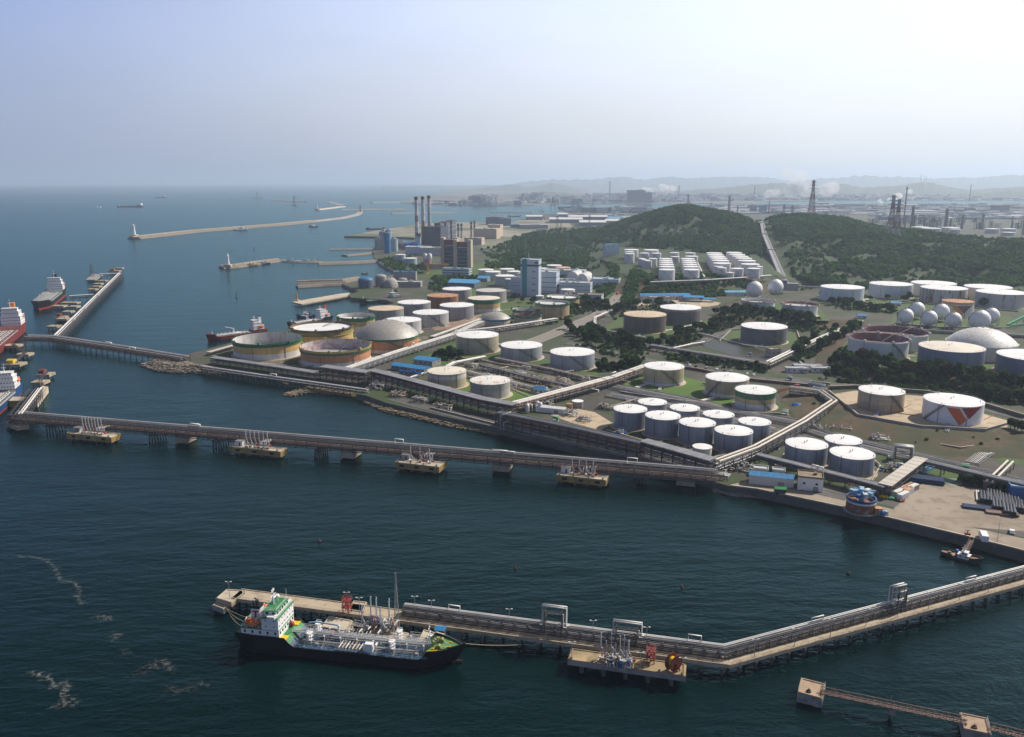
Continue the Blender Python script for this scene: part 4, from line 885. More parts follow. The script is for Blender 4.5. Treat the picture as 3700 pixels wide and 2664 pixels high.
# square portal of pipes over the ground bundle
def portal(label,fx,fy,z,L_,H,rz,r=.45,n=5,m=None,frame=True,sp=1.0):
 p = G(fx,fy,z);th = thing('pipe_portal',label,'pipe portal',p,rz)
 for k in range(n):
  mb = MB();y =(k-(n-1)/2)*sp;hh = H-(.0 if k != 1 else .9);mb.path([(-L_/2-2.5,y,.9),(-L_/2,y,.9),(-L_/2,y,hh),(L_/2,y,hh),(L_/2,y,.9),(L_/2+2.5,y,.9)],r*(1 if k in (0,n-1) else .7),8);mb.build('pipe',m or PIPE_W,th)
 if frame:
  for s in (-1,1):
   mb = MB();w =(n+1)*sp/2
   for t in (-w,w): mb.bar((s*(L_/2-.9),t,0),(s*(L_/2-.9),t,H-.5),.3)
   for z_ in (H-.6,H*.5): mb.bar((s*(L_/2-.9),-w,z_),(s*(L_/2-.9),w,z_),.25)
   mb.build('support_frame',FRAME,th)
  mb = MB()
  for z_ in (H-.6,H*.5):
   for t in (-w,w): mb.bar((-L_/2+.9,t,z_),(L_/2-.9,t,z_),.25)
  mb.build('cross_beam',FRAME,th)
 return th
portal('square portal of silver pipes rising over the ground bundle behind the tank trio',3260,1662,GZ,9,8.0,R(-22),.6,4)
# ---------------------------------------------------------------- jetties and piers standing in the sea
def deck_on_piles(name,label,cat,poly,ztop,thick,top_m,pile_r=.5,pile_pts=None,side_m=None,group=None,fenders=0,curb=True,zbot=-3.0):
 """concrete slab over the water with a mesh per pile"""
 cx_ = sum(p[0] for p in poly)/len(poly);cy_ = sum(p[1] for p in poly)/len(poly);O =(cx_,cy_,0)
 th = thing(name,label,cat,O,0,group)
 mb = MB();mb.prism([V2(p) for p in poly],ztop-thick,ztop,0,True)
 mb.m =[1]*len(poly)+[0,1] if side_m else [0]*(len(poly)+2)
 mb.build('deck',[top_m,side_m or top_m],th,O)
 if curb:
  mb = MB();n = len(poly);cc = Vector((cx_,cy_))
  for i in range(n):
   a,b = Vector(V2(poly[i])),Vector(V2(poly[(i+1)%n]));a = a+(cc-a).normalized()*.5;b = b+(cc-b).normalized()*.5
   mb.bar((a.x,a.y,ztop+.12),(b.x,b.y,ztop+.12),.35,.3)
  mb.build('kerb',top_m,th,O)
 for x,y in (pile_pts or []):
  mb = MB();mb.tube((x,y,zbot),(x,y,ztop-thick),pile_r,10);mb.build('pile',CONC_D,th,O)
 return th
def para(A,B,C,z):
 """near-left, near-right and back-right corners on the photo -> rectangle on height z"""
 a,b,c = G(*A,z),G(*B,z),G(*C,z);u = b-a;n = Vector((-u.y,u.x,0)).normalized();w =(c-b).dot(n)
 return [V2(a),V2(b),V2(b+n*w),V2(a+n*w)]
def inset_pts(poly,nx,ny,m=.12):
 a,b,c,d =[Vector(p) for p in poly];out =[]
 for i in range(nx):
  for j in range(ny):
   s = m+(1-2*m)*i/max(1,nx-1);t = m+(1-2*m)*j/max(1,ny-1);p = a*(1-s)*(1-t)+b*s*(1-t)+c*s*t+d*(1-s)*t;out.append((p.x,p.y))
 return out
def ang(poly): return math.atan2(poly[1][1]-poly[0][1],poly[1][0]-poly[0][0])
def at_poly(poly,s,t):
 a,b,c,d =[Vector(p) for p in poly];p = a*(1-s)*(1-t)+b*s*(1-t)+c*s*t+d*(1-s)*t;return (p.x,p.y)
def loading_arm(x,y,z,rz,h,label,group,m=None,seed=0):
 th = thing('marine_loader',label,'loading arm',(x,y,z),rz,group);rd = random.Random(seed);m = m or M('arm grey paint',(.46,.46,.47),.5,0,.12,.3)
 mb = MB();mb.boxb(0,0,0,1.0,1.0,.5);mb.tube((0,0,.3),(0,0,h*.42),.24,8);mb.build('riser',STEEL,th)
 mb = MB();mb.path([(0,0,h*.42),(.5,-.2,h*.44),(.5,-.2,h)],.14,6);mb.bar((.5,-.2,h-.4),(.5,-.2,h+.3),.32,.32);mb.build('inner_arm',m,th)
 mb = MB();mb.path([(.5,.3,h-.3),(.6,.4,h*.25+rd.random()),(.6,-.9,h*.16)],.12,6);mb.build('outer_arm',m,th)
 mb = MB();mb.bar((0,.1,h*.42),(-1.2,.5,h*.22),.25);mb.box((-1.4,.5,h*.2),(1.0,.7,.8));mb.build('counterweight',RED if seed % 3 == 0 else FRAME_L,th)
 mb = MB();mb.path([(0,0,.6),(0,1.8,.6),(0,1.8,1.6),(0,4.0,1.6)],.22,6);mb.tube((0,1.0,.6),(0,1.5,.6),.42,8);mb.build('feed_pipe',PIPE_R if seed % 2 else PIPE_W,th)
 return th
def lamp_post(x,y,z,label,h=7.0,group='lamp posts',m=None):
 th = thing('lamp_post',label,'lamp post',(x,y,z),0,group)
 mb = MB();mb.tube((0,0,0),(0,0,h),.11,6,.07);mb.build('pole',FRAME_L,th)
 for s in (-1,1):
  mb = MB();mb.bar((0,0,h-.1),(s*.7,0,h+.1),.08);mb.box((s*.85,0,h+.1),(.6,.35,.2));mb.build('lamp_head',WHITE_D,th)
# ---- long jetty across the middle
JZ = 5.0
ja,jb,jc = G(30,1527,JZ-.4),G(2454,1738,JZ-.4),G(2590,1752,JZ-.4)
jd =(Vector(V2(jb))-Vector(V2(ja))).normalized();jn = Vector((-jd.y,jd.x))
W_J = 9.0
jl =[V2(Vector(V2(p))+jn*(W_J/2)) for p in (ja,jb,jc)]
rack('long dark truss jetty carrying pipes across the bay to the plant',jl,JZ-.2,[.2,2.0,4.2],W_J,[(3.7,2,.42,PIPE_W),(2.7,2,.25,PIPE_D),(1.8,2,.22,STEEL),(.6,2,.2,PIPE_D),(-1.6,2,.18,PIPE_D)]+rowpipes(W_J,7,1,MIXD,seed=80)+rowpipes(W_J,6,0,MIXD,seed=81)+[(-3.9,2,.22,PIPE_D)],7.0,name='jetty_trestle',cat='jetty',rail=True,brace=2,foot=.6,
     loops=[(.297,3.6,2,.35,PIPE_W,6,1.6),(.30,3.0,2,.3,PIPE_W,6,1.6),(.60,3.0,2,.3,PIPE_W,5,2.6),(.735,3.2,2,.3,PIPE_W,8,1.0),(.745,2.4,2,.3,PIPE_W,8,1.0),(.90,2.6,2,.3,PIPE_W,5,2.8)])
def jetty_support(fx0,fx1,fy,label,conc=False):
 a,b = G(fx0,fy,0.3),G(fx1,fy,0.3);c =(a+b)/2;w =(b-a).length
 if conc:
  pl =[Vector(V2(c))+jd*(s*w/2)+jn*t for s,t in ((-1,-.5),(1,-.5),(1,9.5),(-1,9.5))]
  return deck_on_piles('jetty_pier',label,'pier',[V2(p) for p in pl],4.4,3.9,CONC_L,.8,[V2(Vector(V2(c))+jd*(s*w/3)+jn*t) for s in (-1,1) for t in (1,8)],CONC,'concrete supports of the long jetty',curb=False)
 th = thing('pile_cluster',label,'pile cluster',(c.x,c.y,0),0,'pile clusters of the long jetty');O =(c.x,c.y,0)
 cap = MB();q = Vector(V2(c));pts =[q+jd*(s*w/2)+jn*t for s,t in ((-1,0),(1,0),(1,9),(-1,9))];cap.prism([V2(p) for p in pts],3.8,4.5,0,True);cap.build('pile_cap',CONC_D,th,O)
 for i in range(4):
  for t in (.8,8.2):
   p = q+jd*(-w/2+w*(i+.5)/4)+jn*t;mb = MB();mb.tube((p.x+(i-1.5)*.5,p.y,-3),(p.x,p.y,3.9),.45,8);mb.build('pile',CONC_D,th,O)
for a in [(159,206,1566,'pile cluster nearest the left end of the long jetty'),(532,573,1596,'pile cluster right of the first loading platform'),(764,802,1620,'pile cluster left of the second loading platform'),(1134,1162,1655,'pile cluster between second platform and concrete block'),(2300,2335,1748,'pile cluster near the right end of the long jetty')]: jetty_support(*a)
for a in [(631,683,1602,'small concrete block under the jetty right of the first loading platform'),(1229,1283,1657,'small concrete block under the jetty right of the second loading platform'),(1779,1839,1705,'small concrete block under the jetty left of the last loading platform'),(2444,2509,1757,'small concrete block under the jetty close to the plant')]: jetty_support(*a,True)
PL_NAMES =['first from the left','second from the left','third from the left','nearest the plant']
def loading_platform(A,B,C,k,narm):
 z = 4.4;poly = para(A,B,C,z);lab = 'yellow-sided concrete loading platform on the long jetty, '+PL_NAMES[k]
 th = deck_on_piles('loading_platform',lab,'platform',poly,z,3.2,CONC_L,.9,inset_pts(poly,4,2),CONC_Y,'loading platforms of the long jetty')
 O = th.location;a = ang(poly);u = Vector((math.cos(a),math.sin(a)));n = Vector((-u.y,u.x));Lp =(Vector(poly[1])-Vector(poly[0])).length
 for i in range(3):
  mb = MB();p = Vector(at_poly(poly,.17+.33*i,0));mb.box((p.x-n.x*.12,p.y-n.y*.12,z-1.4),(2.4,.5,1.2),a);mb.build('fender',TYRE,th,O)
 for i in range(4):
  mb = MB();p = Vector(at_poly(poly,.06+.29*i,.06));mb.tube((p.x,p.y,z),(p.x,p.y,z+.7),.35,8);mb.tube((p.x,p.y,z+.7),(p.x,p.y,z+.95),.55,8);mb.build('bollard',FRAME,th,O)
 for i in range(narm):
  x,y = at_poly(poly,.30+.42*i/max(1,narm-1),.45);loading_arm(x,y,z,a+math.pi,9.6 if k < 2 else 7.6,'white loading arm on the platform %s, one of its row'%PL_NAMES[k],'loading arms of the platform '+PL_NAMES[k],seed=k*10+i)
 p = Vector(at_poly(poly,.14,.62));rz = a
 t2 = thing('platform_hut','small pale box hut on the loading platform '+PL_NAMES[k],'hut',(p.x,p.y,z),rz,'huts on the loading platforms')
 mb = MB();mb.boxb(0,0,0,4.5,3.2,2.6);mb.build('wall',WHITE_D if k % 2 else FRAME_L,t2);mb = MB();mb.boxb(0,0,2.6,4.9,3.6,.18);mb.build('roof',ROOFPLATE,t2);mb = MB();mb.boxb(.6,-1.63,0,1.0,.08,2.0);mb.build('door',FRAME,t2)
 x,y = at_poly(poly,.6,.75);th3 = thing('platform_manifold','low rack of white header pipes on the loading platform '+PL_NAMES[k],'pipe manifold',(x,y,z),a,'header pipes on the loading platforms')
 for j in range(5):
  mb = MB();xx =(j-2)*1.5;mb.path([(xx,-3,.8),(xx,-.5,.8),(xx,-.5,2.6+.2*j),(xx,4.0,2.6+.2*j)],.28,6);mb.build('pipe',PIPE_W if j % 2 else STEEL,th3)
 mb = MB();mb.box((0,-1.5,.35),(9,1.2,.7));mb.build('valve_skid',RED if k != 1 else PIPE_R,th3)
loading_platform((238,1566),(401,1582),(434.5,1566),0,7)
loading_platform((827,1614),(1013,1633.7),(1041,1620),1,6)
loading_platform((1425.8,1671),(1586.5,1689),(1606,1663),2,3)
loading_platform((2009.5,1717),(2190,1737),(2198,1713),3,4)
# left arm of the long jetty
la = GP([(60,1500),(133,1405)],9.0)
rack('short jetty arm turning back from the left end of the long jetty',la,JZ-.2,[.2,2.0,4.2],8.0,[(-2.6,2,.55,PIPE_W),(-1.0,2,.35,PIPE_W),(1.0,2,.25,PIPE_D)]+rowpipes(8,6,1,MIXD,seed=82)+rowpipes(8,5,0,MIXD,seed=83),7.0,name='jetty_trestle',cat='jetty',rail=True,foot=6.0)
deck_on_piles('jetty_corner_block','wedge of pale concrete at the left corner of the long jetty','pier',GP([(18,1527),(60,1545),(105,1538),(60,1508)],3.2),3.2,2.2,CONC,.8,GP([(40,1533),(75,1535)],2))
pp = para((135,1461),(175,1401),(165,1397),4.6);
deck_on_piles('concrete_block','long yellowish concrete block beside the jetty arm at the left','pier',GP([(134,1452),(174,1398),(156,1394),(112,1446)],4.6),4.6,4.2,CONC_L,.8,GP([(140,1440),(160,1410)],2),CONC_L)
deck_on_piles('concrete_block','yellow concrete platform between the left ship and the jetty arm','pier',GP([(30,1450),(84,1449),(97,1434),(48,1434)],4.4),4.4,4.2,CONC_L,.8,GP([(45,1446),(80,1445)],2),CONC_Y)
def walkway(label,A,B,zA,zB=None,w=1.6,group='walkways between dolphins',m=None,truss=True,height=1.3):
 zB = zA if zB is None else zB;a,b = Vector((A[0],A[1],zA)),Vector((B[0],B[1],zB));th = thing('catwalk',label,'walkway',(a+b)/2,0,group);O =(a+b)/2
 d =(b-a);L_ = d.length;d.normalize();s = Vector((-d.y,d.x,0)).normalized()*(w/2)
 mb = MB();mb.bar(a-Vector((0,0,.1)),b-Vector((0,0,.1)),w,.12);mb.build('deck',m or FRAME,th,O)
 for sg in (-1,1):
  mb = MB();p,q = a+s*sg,b+s*sg;up = Vector((0,0,height));mb.bar(p,q,.2);mb.bar(p+up,q+up,.16);n = max(2,int(L_/1.6))
  for i in range(n):
   t0,t1 = p+(q-p)*(i/n),p+(q-p)*((i+1)/n);mb.bar(t0,t0+up,.1)
   if truss: mb.bar(t0,t1+up,.09) if i % 2 else mb.bar(t0+up,t1,.09)
  mb.build('side_truss',m or FRAME,th,O)
 return th
def dolphin(label,fx,fy,wpx,dpx,z=4.2,group='mooring dolphins on the left',m=None,thick=2.0,red=False,rz=0.0,cap=None):
 p = G(fx,fy,z);k = FPX/depth_of(p);w,dd = wpx/k,dpx;th = thing('mooring_dolphin',label,'mooring dolphin',(p.x,p.y,0),rz,group)
 mb = MB();mb.boxb(0,0,z-thick,w,dd,thick);mb.build('deck',m or CONC,th)
 for i in range(3):
  for j in (-1,1):
   mb = MB();mb.tube(((i-1)*w*.36,j*dd*.34,-3),((i-1)*w*.34,j*dd*.32,z-thick),.5,8);mb.build('pile',CONC_D,th)
 mb = MB();mb.tube((w*.15,0,z),(w*.15,0,z+.9),.35,8);mb.tube((w*.15,0,z+.9),(w*.15,0,z+1.2),.6,8);mb.build('bollard',FRAME,th)
 if red or cap:
  mb = MB();mb.boxb(-w*.2,0,z,w*.4,dd*.5,2.6);mb.gable(w*.4,dd*.5,1.0,.1,z+2.6,0,(-w*.2,0));mb.build('equipment_box',cap or RED,th)
 return (p.x,p.y)
d1 = dolphin('low concrete dolphin just beyond the left jetty arm',145,1377,48,9);d2 = dolphin('concrete dolphin with a dark red box beyond the left jetty arm',165,1349,48,9,red=True,cap=M('maroon paint',(.16,.05,.04),.7))
walkway('short dark catwalk joining the two dolphins beyond the left jetty arm',d1,d2,4.2)
walkway('short dark catwalk from the jetty arm to the first dolphin',G(150,1396,4.2),d1,4.2)
d3 = dolphin('brown dolphin with a yellow box under the red ship',55,1312,60,11,cap=YELLOW);d4 = dolphin('brown dolphin above the yellow-box dolphin',90,1277,46,9);d5 = dolphin('brown dolphin at the red ship bow',45,1246,55,10)
walkway('dark catwalk from the yellow-box dolphin up right',d3,d4,4.4);walkway('dark catwalk from the upper dolphin to the red ship berth',d4,d5,4.4)
# ---- second jetty: bridge from the rubble tip to the left, with an arm running out to sea
j2 = GP([(668,1290),(430,1252),(190,1216),(95,1214)],8.2)
rack('long dark pipe jetty from the rubble tip out to the red ship',j2,4.2,[.2,2.0,3.6],11.0,[(-3.4,2,.5,PIPE_W),(-2.0,2,.35,PIPE_G),(3.0,2,.4,PIPE_W)]+rowpipes(11,7,1,MIXD,seed=84)+rowpipes(11,6,0,MIXD,seed=85),8.0,name='jetty_trestle',cat='jetty',rail=True,foot=7.0,loops=[(.32,1,2,.5,PIPE_W,8,1.4),(.5,-3,2,.5,PIPE_W,8,1.4)])
j3 = GP([(205,1213),(322,1098),(436,986)],8.2)
rack('straight pipe jetty arm running out to sea past the black-hulled tanker',j3,4.2,[.2,1.8,3.4],9.0,[(2.2,2,.75,PIPE_W),(-.3,2,.4,PIPE_W),(-2.4,2,.25,PIPE_D)]+rowpipes(9,4,1,MIXD,seed=86),9.0,name='jetty_trestle',cat='jetty',foot=7.0,loops=[(.16,-2,2,.4,PIPE_W,8,1.6),(.3,-2,2,.4,PIPE_W,8,1.6),(.5,-2,2,.4,PIPE_W,8,1.6)])
for k,(x,y,w,lb,rd) in enumerate([(195,1177,40,'dolphin beside the foot of the sea-going jetty arm',0),(228,1150,40,'second dolphin along the sea-going arm',0),(222,1143,34,'dark red topped dolphin along the sea-going arm',1),(247,1124,34,'dolphin level with the tanker mooring line',0),(268,1106,32,'dolphin nearest the tanker bow',0),(215,1104,44,'broad dolphin off the tanker bow',0),(255,1092,60,'dark berth platform beside the black-hulled tanker',0),
     (336,1044,30,'dolphin beyond the pipe crossover',0),(350,1034,30,'next dolphin towards the jetty end',0),(355,1024,30,'third dolphin beyond the pipe crossover',0),(372,1013,30,'last dolphin before the end berth',0)]):
 dolphin(lb,x,y,w,10,red=bool(rd),cap=M('maroon paint',(.16,.05,.04),.7) if rd else None,group='mooring dolphins of the sea-going arm')
rack('short dark pipe crossover from the sea-going arm to the tanker',GP([(338,1062),(250,1068)],8.0),4.2,[.2,3.0],7.0,rowpipes(7,5,1,MIX,seed=87)+rowpipes(7,4,0,MIXD,seed=88),8.0,name='jetty_trestle',cat='jetty',foot=7.0)
deck_on_piles('berth_platform','dark berth platform with a loading tower at the jetty end','pier',GP([(310,1012),(345,1012),(372,992),(335,990)],4.2),4.2,2.0,CONC_G,.6,GP([(320,1009),(345,1006),(360,996)],2))
rack('pale pipe run across the end of the sea-going arm',GP([(432,988),(360,990)],8.0),4.2,[.2,3.2],5.0,rowpipes(5,4,1,MIXL,.4,.6,seed=89),9.0,name='jetty_trestle',cat='jetty',foot=7.0)
def lattice(name,label,cat,p,h,w0,w1,m,arms=(),group=None,n=7,t=.25,mats=None):
 th = thing(name,label,cat,p,0,group)
 def corner(z,i): w =(w0+(w1-w0)*min(1,z/(h*.82)))/2;return Vector((w*(1 if i in (0,3) else -1),w*(1 if i < 2 else -1),z))
 zs =[h*(1-(1-k/n)**1.0) for k in range(n+1)]
 for seg in range(n):
  mb = MB();a,b = zs[seg],zs[seg+1]
  for i in range(4):
   mb.bar(corner(a,i),corner(b,i),t);j =(i+1)%4
   mb.bar(corner(a,i),corner(b,j),t*.6);mb.bar(corner(a,j),corner(b,i),t*.6);mb.bar(corner(b,i),corner(b,j),t*.6)
  mb.build('tower_section',(mats[seg%len(mats)] if mats else m),th)
 for z,l in arms:
  mb = MB()
  for s in (-1,1): mb.bar((0,0,z+.8),(s*l,0,z),t*.8);mb.bar((0,0,z-.8),(s*l,0,z),t*.8);mb.bar((s*l,0,z),(s*l,0,z-1.6),t*.6)
  mb.build('cross_arm',m,th)
 return th
q = G(333,1000,4.2);lattice('loading_tower','dark lattice loading tower at the end of the sea-going arm','tower',q,19,5,2.4,FRAME,n=6)
q = G(415,975,4.2);dolphin('dolphin carrying brown equipment beyond the jetty end',415,978,40,10,cap=M('brown shed paint',(.22,.12,.06),.8));dolphin('small dolphin at the far tip of the arm',432,968,26,8)
# ---- foreground pier with the moored tanker
PZ = 4.2
deck =[(834,2163),(1246,2218),(1436,2243),(1750,2289),(2213,2352),(2640,2407),(2700,2399),(3700,2117),(3950,2046)]
near_e =[V2(G(x,y,PZ)) for x,y in deck[:6]];near_e2 =[V2(G(x,y,PZ)) for x,y in deck[5:]]
c0 = near_e[-1]
pth =[near_e[0],near_e[-1],near_e2[-1]]
back = offset_path(pth,7.2)
poly = pth + back[::-1]
pier = thing('pier','long concrete pier in the foreground bending to the right edge','pier',(c0[0],c0[1],0));O =(c0[0],c0[1],0)
mb = MB()
for i in (0,1):
 qd =[pth[i],pth[i+1],back[i+1],back[i]];A = sum(qd[k][0]*qd[(k+1)%4][1]-qd[(k+1)%4][0]*qd[k][1] for k in range(4))
 vs =[(p[0],p[1],PZ) for p in qd]+[(p[0],p[1],PZ-.9) for p in qd]
 mb.add(vs,[(0,1,2,3),(7,6,5,4),(0,4,5,1),(2,6,7,3)]+([(3,7,4,0)] if i == 0 else [(1,5,6,2)]))
DECKM = ground_material('tan pier deck',[(.36,.29,.20),(.44,.36,.26),(.48,.40,.30)],.08,None,(.28,.22,.15))  # mottled tan concrete, same tone range over the whole deck
mb.build('deck',DECKM,pier,O)
mb = MB()
for off in (.25,6.95):
 qq = offset_path(pth,off)
 for a,b in zip(qq,qq[1:]): mb.bar((a[0],a[1],PZ+.12),(b[0],b[1],PZ+.12),.3,.28)
mb.build('kerb',CONC,pier,O)
for x,y,a in along(pth,6.5,2.0):
 n = Vector((-math.sin(a),math.cos(a)))
 capm = MB();capm.bar((x+n.x*.3,y+n.y*.3,PZ-1.4),(x+n.x*6.9,y+n.y*6.9,PZ-1.4),.9,1.0);capm.build('pile_cap',CONC_G,pier,O)
 for t in (.9,3.6,6.3):
  if len([1 for c in range(1)]) and t == 3.6: continue
  pm = MB();pm.tube((x+n.x*t,y+n.y*t,-3),(x+n.x*t,y+n.y*t,PZ-1.8),.42,8);pm.build('pile',CONC_D,pier,O)
for off in (.15,2.9):
 qq = offset_path(pth,off);mb = MB()
 for x,y,a in along(qq,3.0): mb.bar((x,y,PZ),(x,y,PZ+1.05),.05)
 for a,b in zip(qq,qq[1:]): mb.bar((a[0],a[1],PZ+1.05),(b[0],b[1],PZ+1.05),.05);mb.bar((a[0],a[1],PZ+.55),(b[0],b[1],PZ+.55),.04)
 if off < 1: mb.build('handrail',FRAME,pier,O)
# pipe rack on the pier
s0 = along(pth,1e9,(Vector(V2(G(1440,2243,PZ)))-Vector(pth[0])).length)[0]
rp =[offset_path(pth,5.2)[0],offset_path(pth,5.2)[1],offset_path(pth,5.2)[2]]
dq =(Vector(rp[1])-Vector(rp[0])).normalized();t0 =(Vector((s0[0],s0[1]))-Vector(rp[0])).dot(dq);rp[0]= V2(Vector(rp[0])+dq*t0)
Lr = plen(rp)
def fr_of(fx,fy,z=PZ+3):
 p = Vector(V2(G(fx,fy,z)));best = None;acc = 0
 for a,b in zip(rp,rp[1:]):
  a,b = Vector(a),Vector(b);l =(b-a).length;d =(b-a)/l;s = max(0,min(l,(p-a).dot(d)));e =(a+d*s-p).length
  if best is None or e < best[0]: best =(e,(acc+s)/Lr)
  acc += l
 return best[1]
rack('pipe rack with big silver pipes along the foreground pier',rp,PZ,[.5,1.7,2.9],3.6,[(1.35,2,.24,PIPE_W),(.65,2,.24,PIPE_W),(-.2,2,.15,PIPE_G),(-1.0,2,.12,PIPE_D),(-1.25,1,.17,PIPE_G),(-.4,1,.15,PIPE_D),(.8,1,.2,PIPE_D),(-.9,0,.16,PIPE_G),(.4,0,.18,PIPE_D)],4.4,name='pipe_rack',brace=False,post=.24,
     loops=[(fr_of(2512,2318),.9,2,.2,PIPE_W,4.0,2.3),(fr_of(2968,2258),.9,2,.2,PIPE_W,5,1.6),(fr_of(3530,2112),.9,2,.2,PIPE_W,5,1.6),(fr_of(1640,2210),.9,2,.2,PIPE_W,4,1.9)],stubs=0)
def pier_portal(label,fx0,fx1,fy,H,n=3):
 a,b = fr_of(fx0,fy),fr_of(fx1,fy);s =(a+b)/2*Lr;x,y,an =[q for q in along(rp,1e9,s)][0] if s < plen(rp[:2]) else along([rp[1],rp[2]],1e9,s-plen(rp[:2]))[0]
 L_ =(b-a)*Lr;th = thing('pipe_portal',label,'pipe portal',(x,y,PZ),an,'pipe portals on the foreground pier')
 for k in range(n):
  mb = MB();yy = 1.2-k*1.15;hh = H-(0 if k < 2 else 1.6);ww = L_/2-(0 if k < 2 else .7);r = .25
  mb.path([(-ww-1.2,yy,3.2),(-ww,yy,3.2),(-ww,yy,hh),(ww,yy,hh),(ww,yy,3.2),(ww+1.2,yy,3.2)],r,8);mb.build('pipe',PIPE_W if k == 0 else STEEL,th)
 for s_ in (-1,1):
  mb = MB()
  for yy in (-1.7,1.7): mb.bar((s_*(L_/2-1.2),yy,0),(s_*(L_/2-1.2),yy,H-.6),.28)
  for z in (H-.7,H*.62,H*.35): mb.bar((s_*(L_/2-1.2),-1.7,z),(s_*(L_/2-1.2),1.7,z),.22)
  mb.build('support_frame',FRAME,th)
 mb = MB()
 for yy in (-1.7,1.7):
  for z in (H-.7,H*.62,H*.35): mb.bar((-L_/2+1.2,yy,z),(L_/2-1.2,yy,z),.22)
 mb.build('cross_beam',FRAME,th)
pier_portal('tall square pipe portal on the foreground pier right of the moored tanker',1944,2036,2290,9.5)
pier_portal('low wide pipe portal behind the loading arms on the foreground pier',2205,2312,2330,7.2)
pier_portal('square pipe portal on the right-hand stretch of the foreground pier',3270,3342,2210,9.0)
# platforms in front of and beside the pier
lp = para((2051,2384),(2477,2444.5),(2481,2403),PZ)
LPM = M('stained platform concrete',(.36,.27,.15),.9,0,.25,.12,(.20,.14,.08),.4)
th = deck_on_piles('loading_platform','big stained loading platform in front of the foreground pier','platform',lp,PZ,1.8,LPM,.7,inset_pts(lp,5,2),CONC_G)
la_ = ang(lp)
for i,(s,t,h) in enumerate([(.285,.55,8.5),(.335,.4,6.5),(.375,.6,9.5),(.415,.4,6),(.45,.6,8),(.49,.45,9.0),(.525,.55,7.0)]):
 x,y = at_poly(lp,s,t);loading_arm(x,y,PZ,la_+math.pi+(i%3-1)*.2,h,'silver loading arm in the cluster on the big foreground platform','loading arms on the big foreground platform',M('silver arm paint',(.50,.52,.56),.4,.2,.1,.4),i)
for i,(s,t) in enumerate([(.36,.25),(.44,.25),(.51,.28)]):
 x,y = at_poly(lp,s,t);manifold(['bundle of white hoses and valves at the left of the loading arms','bundle of white hoses and valves in the middle of the loading arms','bundle of white hoses and valves at the right of the loading arms'][i],100,2000,4,4.5,3.2,300+i,rz=la_+1.5,hmax=2.2,mats=[WHITE_D,STEEL,BLUE_P,PIPE_W],group='hose bundles on the big platform').location =(x,y,PZ)
x,y = at_poly(lp,.895,.35);th = thing('hose_reel','dark red reel with a bright yellow drum on the big foreground platform','hose reel',(x,y,PZ),la_+.9)
mb = MB()
mb.tube((0,-.9,2.9),(0,.9,2.9),1.5,20);mb.build('drum',YELLOW,th)
for s in (-1,1):
 mb = MB();mb.tube((0,s*.95,2.9),(0,s*1.15,2.9),2.7,24);mb.build('flange',M('maroon reel paint',(.14,.025,.02),.6),th)
 mb = MB();mb.bar((-1.6,s*1.35,0),(0,s*1.35,2.9),.3);mb.bar((1.6,s*1.35,0),(0,s*1.35,2.9),.3);mb.build('stand',M('maroon reel paint',(.14,.025,.02),.6),th)
def fire_tower(label,x,y,z,h,group='red fire monitor towers',m=None):
 th = thing('monitor_tower',label,'fire monitor tower',(x,y,z),la_,group);m = m or RED
 for sx in (-1,1):
  for sy in (-1,1): mb = MB();mb.bar((sx*1.1,sy*1.1,0),(sx*1.0,sy*1.0,h),.25);mb.build('leg',m,th)
 for zz in (h*.5,h):
  mb = MB();mb.boxb(0,0,zz-.15,2.9,2.9,.15)
  for sx in (-1,1):
   for hh in (.6,1.1): mb.bar((sx*1.4,-1.4,zz+hh),(sx*1.4,1.4,zz+hh),.08);mb.bar((-1.4,sx*1.4,zz+hh),(1.4,sx*1.4,zz+hh),.08)
   for sy in (-1,1): mb.bar((sx*1.4,sy*1.4,zz),(sx*1.4,sy*1.4,zz+1.1),.08)
  mb.build('platform',m,th)
 mb = MB();mb.tube((0,0,0),(0,0,h+1.0),.16,6);mb.bar((0,0,h+1.0),(1.3,-.5,h+1.6),.28);mb.build('monitor',m,th)
x,y = at_poly(lp,.70,.85);fire_tower('red monitor tower at the back of the big foreground platform',x,y,PZ,4.2,m=M('faded red paint',(.24,.04,.035),.6,0,.2,.4))
for k,(s,t) in enumerate([(.03,.2),(.97,.15),(.62,.1)]):
 x,y = at_poly(lp,s,t);lamp_post(x,y,PZ,['lamp post at the left corner of the big foreground platform','lamp post at the right corner of the big foreground platform','lamp post at the near edge of the big foreground platform'][k],5.5,'lamp posts on the big foreground platform')
for i in range(6):
 x,y = at_poly(lp,.03+.188*i,.05);t5 = thing('mooring_bollard','dark mooring bollard on the near edge of the big foreground platform','bollard',(x,y,PZ),0,'bollards of the big foreground platform');mb = MB();mb.tube((0,0,0),(0,0,.6),.28,8);mb.build('post',FRAME,t5);mb = MB();mb.tube((0,0,.6),(0,0,.8),.45,8);mb.build('cap',FRAME,t5)
deck_on_piles('pier_end_platform','broad concrete head at the left end of the foreground pier','pier',GP([(779,2163),(836,2180),(884,2146),(882,2134),(818,2130)],PZ),PZ,1.6,CONC_L,.6,GP([(800,2163),(830,2172),(860,2150)],3),CONC)
deck_on_piles('mooring_platform','low concrete mooring step below the head of the foreground pier','pier',GP([(766,2187),(808,2203),(830,2188),(785,2176)],2.6),2.6,1.8,CONC_L,.6,GP([(780,2190),(812,2194)],1),CONC_G)
deck_on_piles('side_platform','beige platform beyond the pier with the red monitor tower','platform',GP([(1256,2206),(1312,2214),(1326,2176),(1278,2171)],PZ),PZ,1.4,CONC_L,.6,GP([(1270,2200),(1310,2205),(1315,2180)],3),CONC)
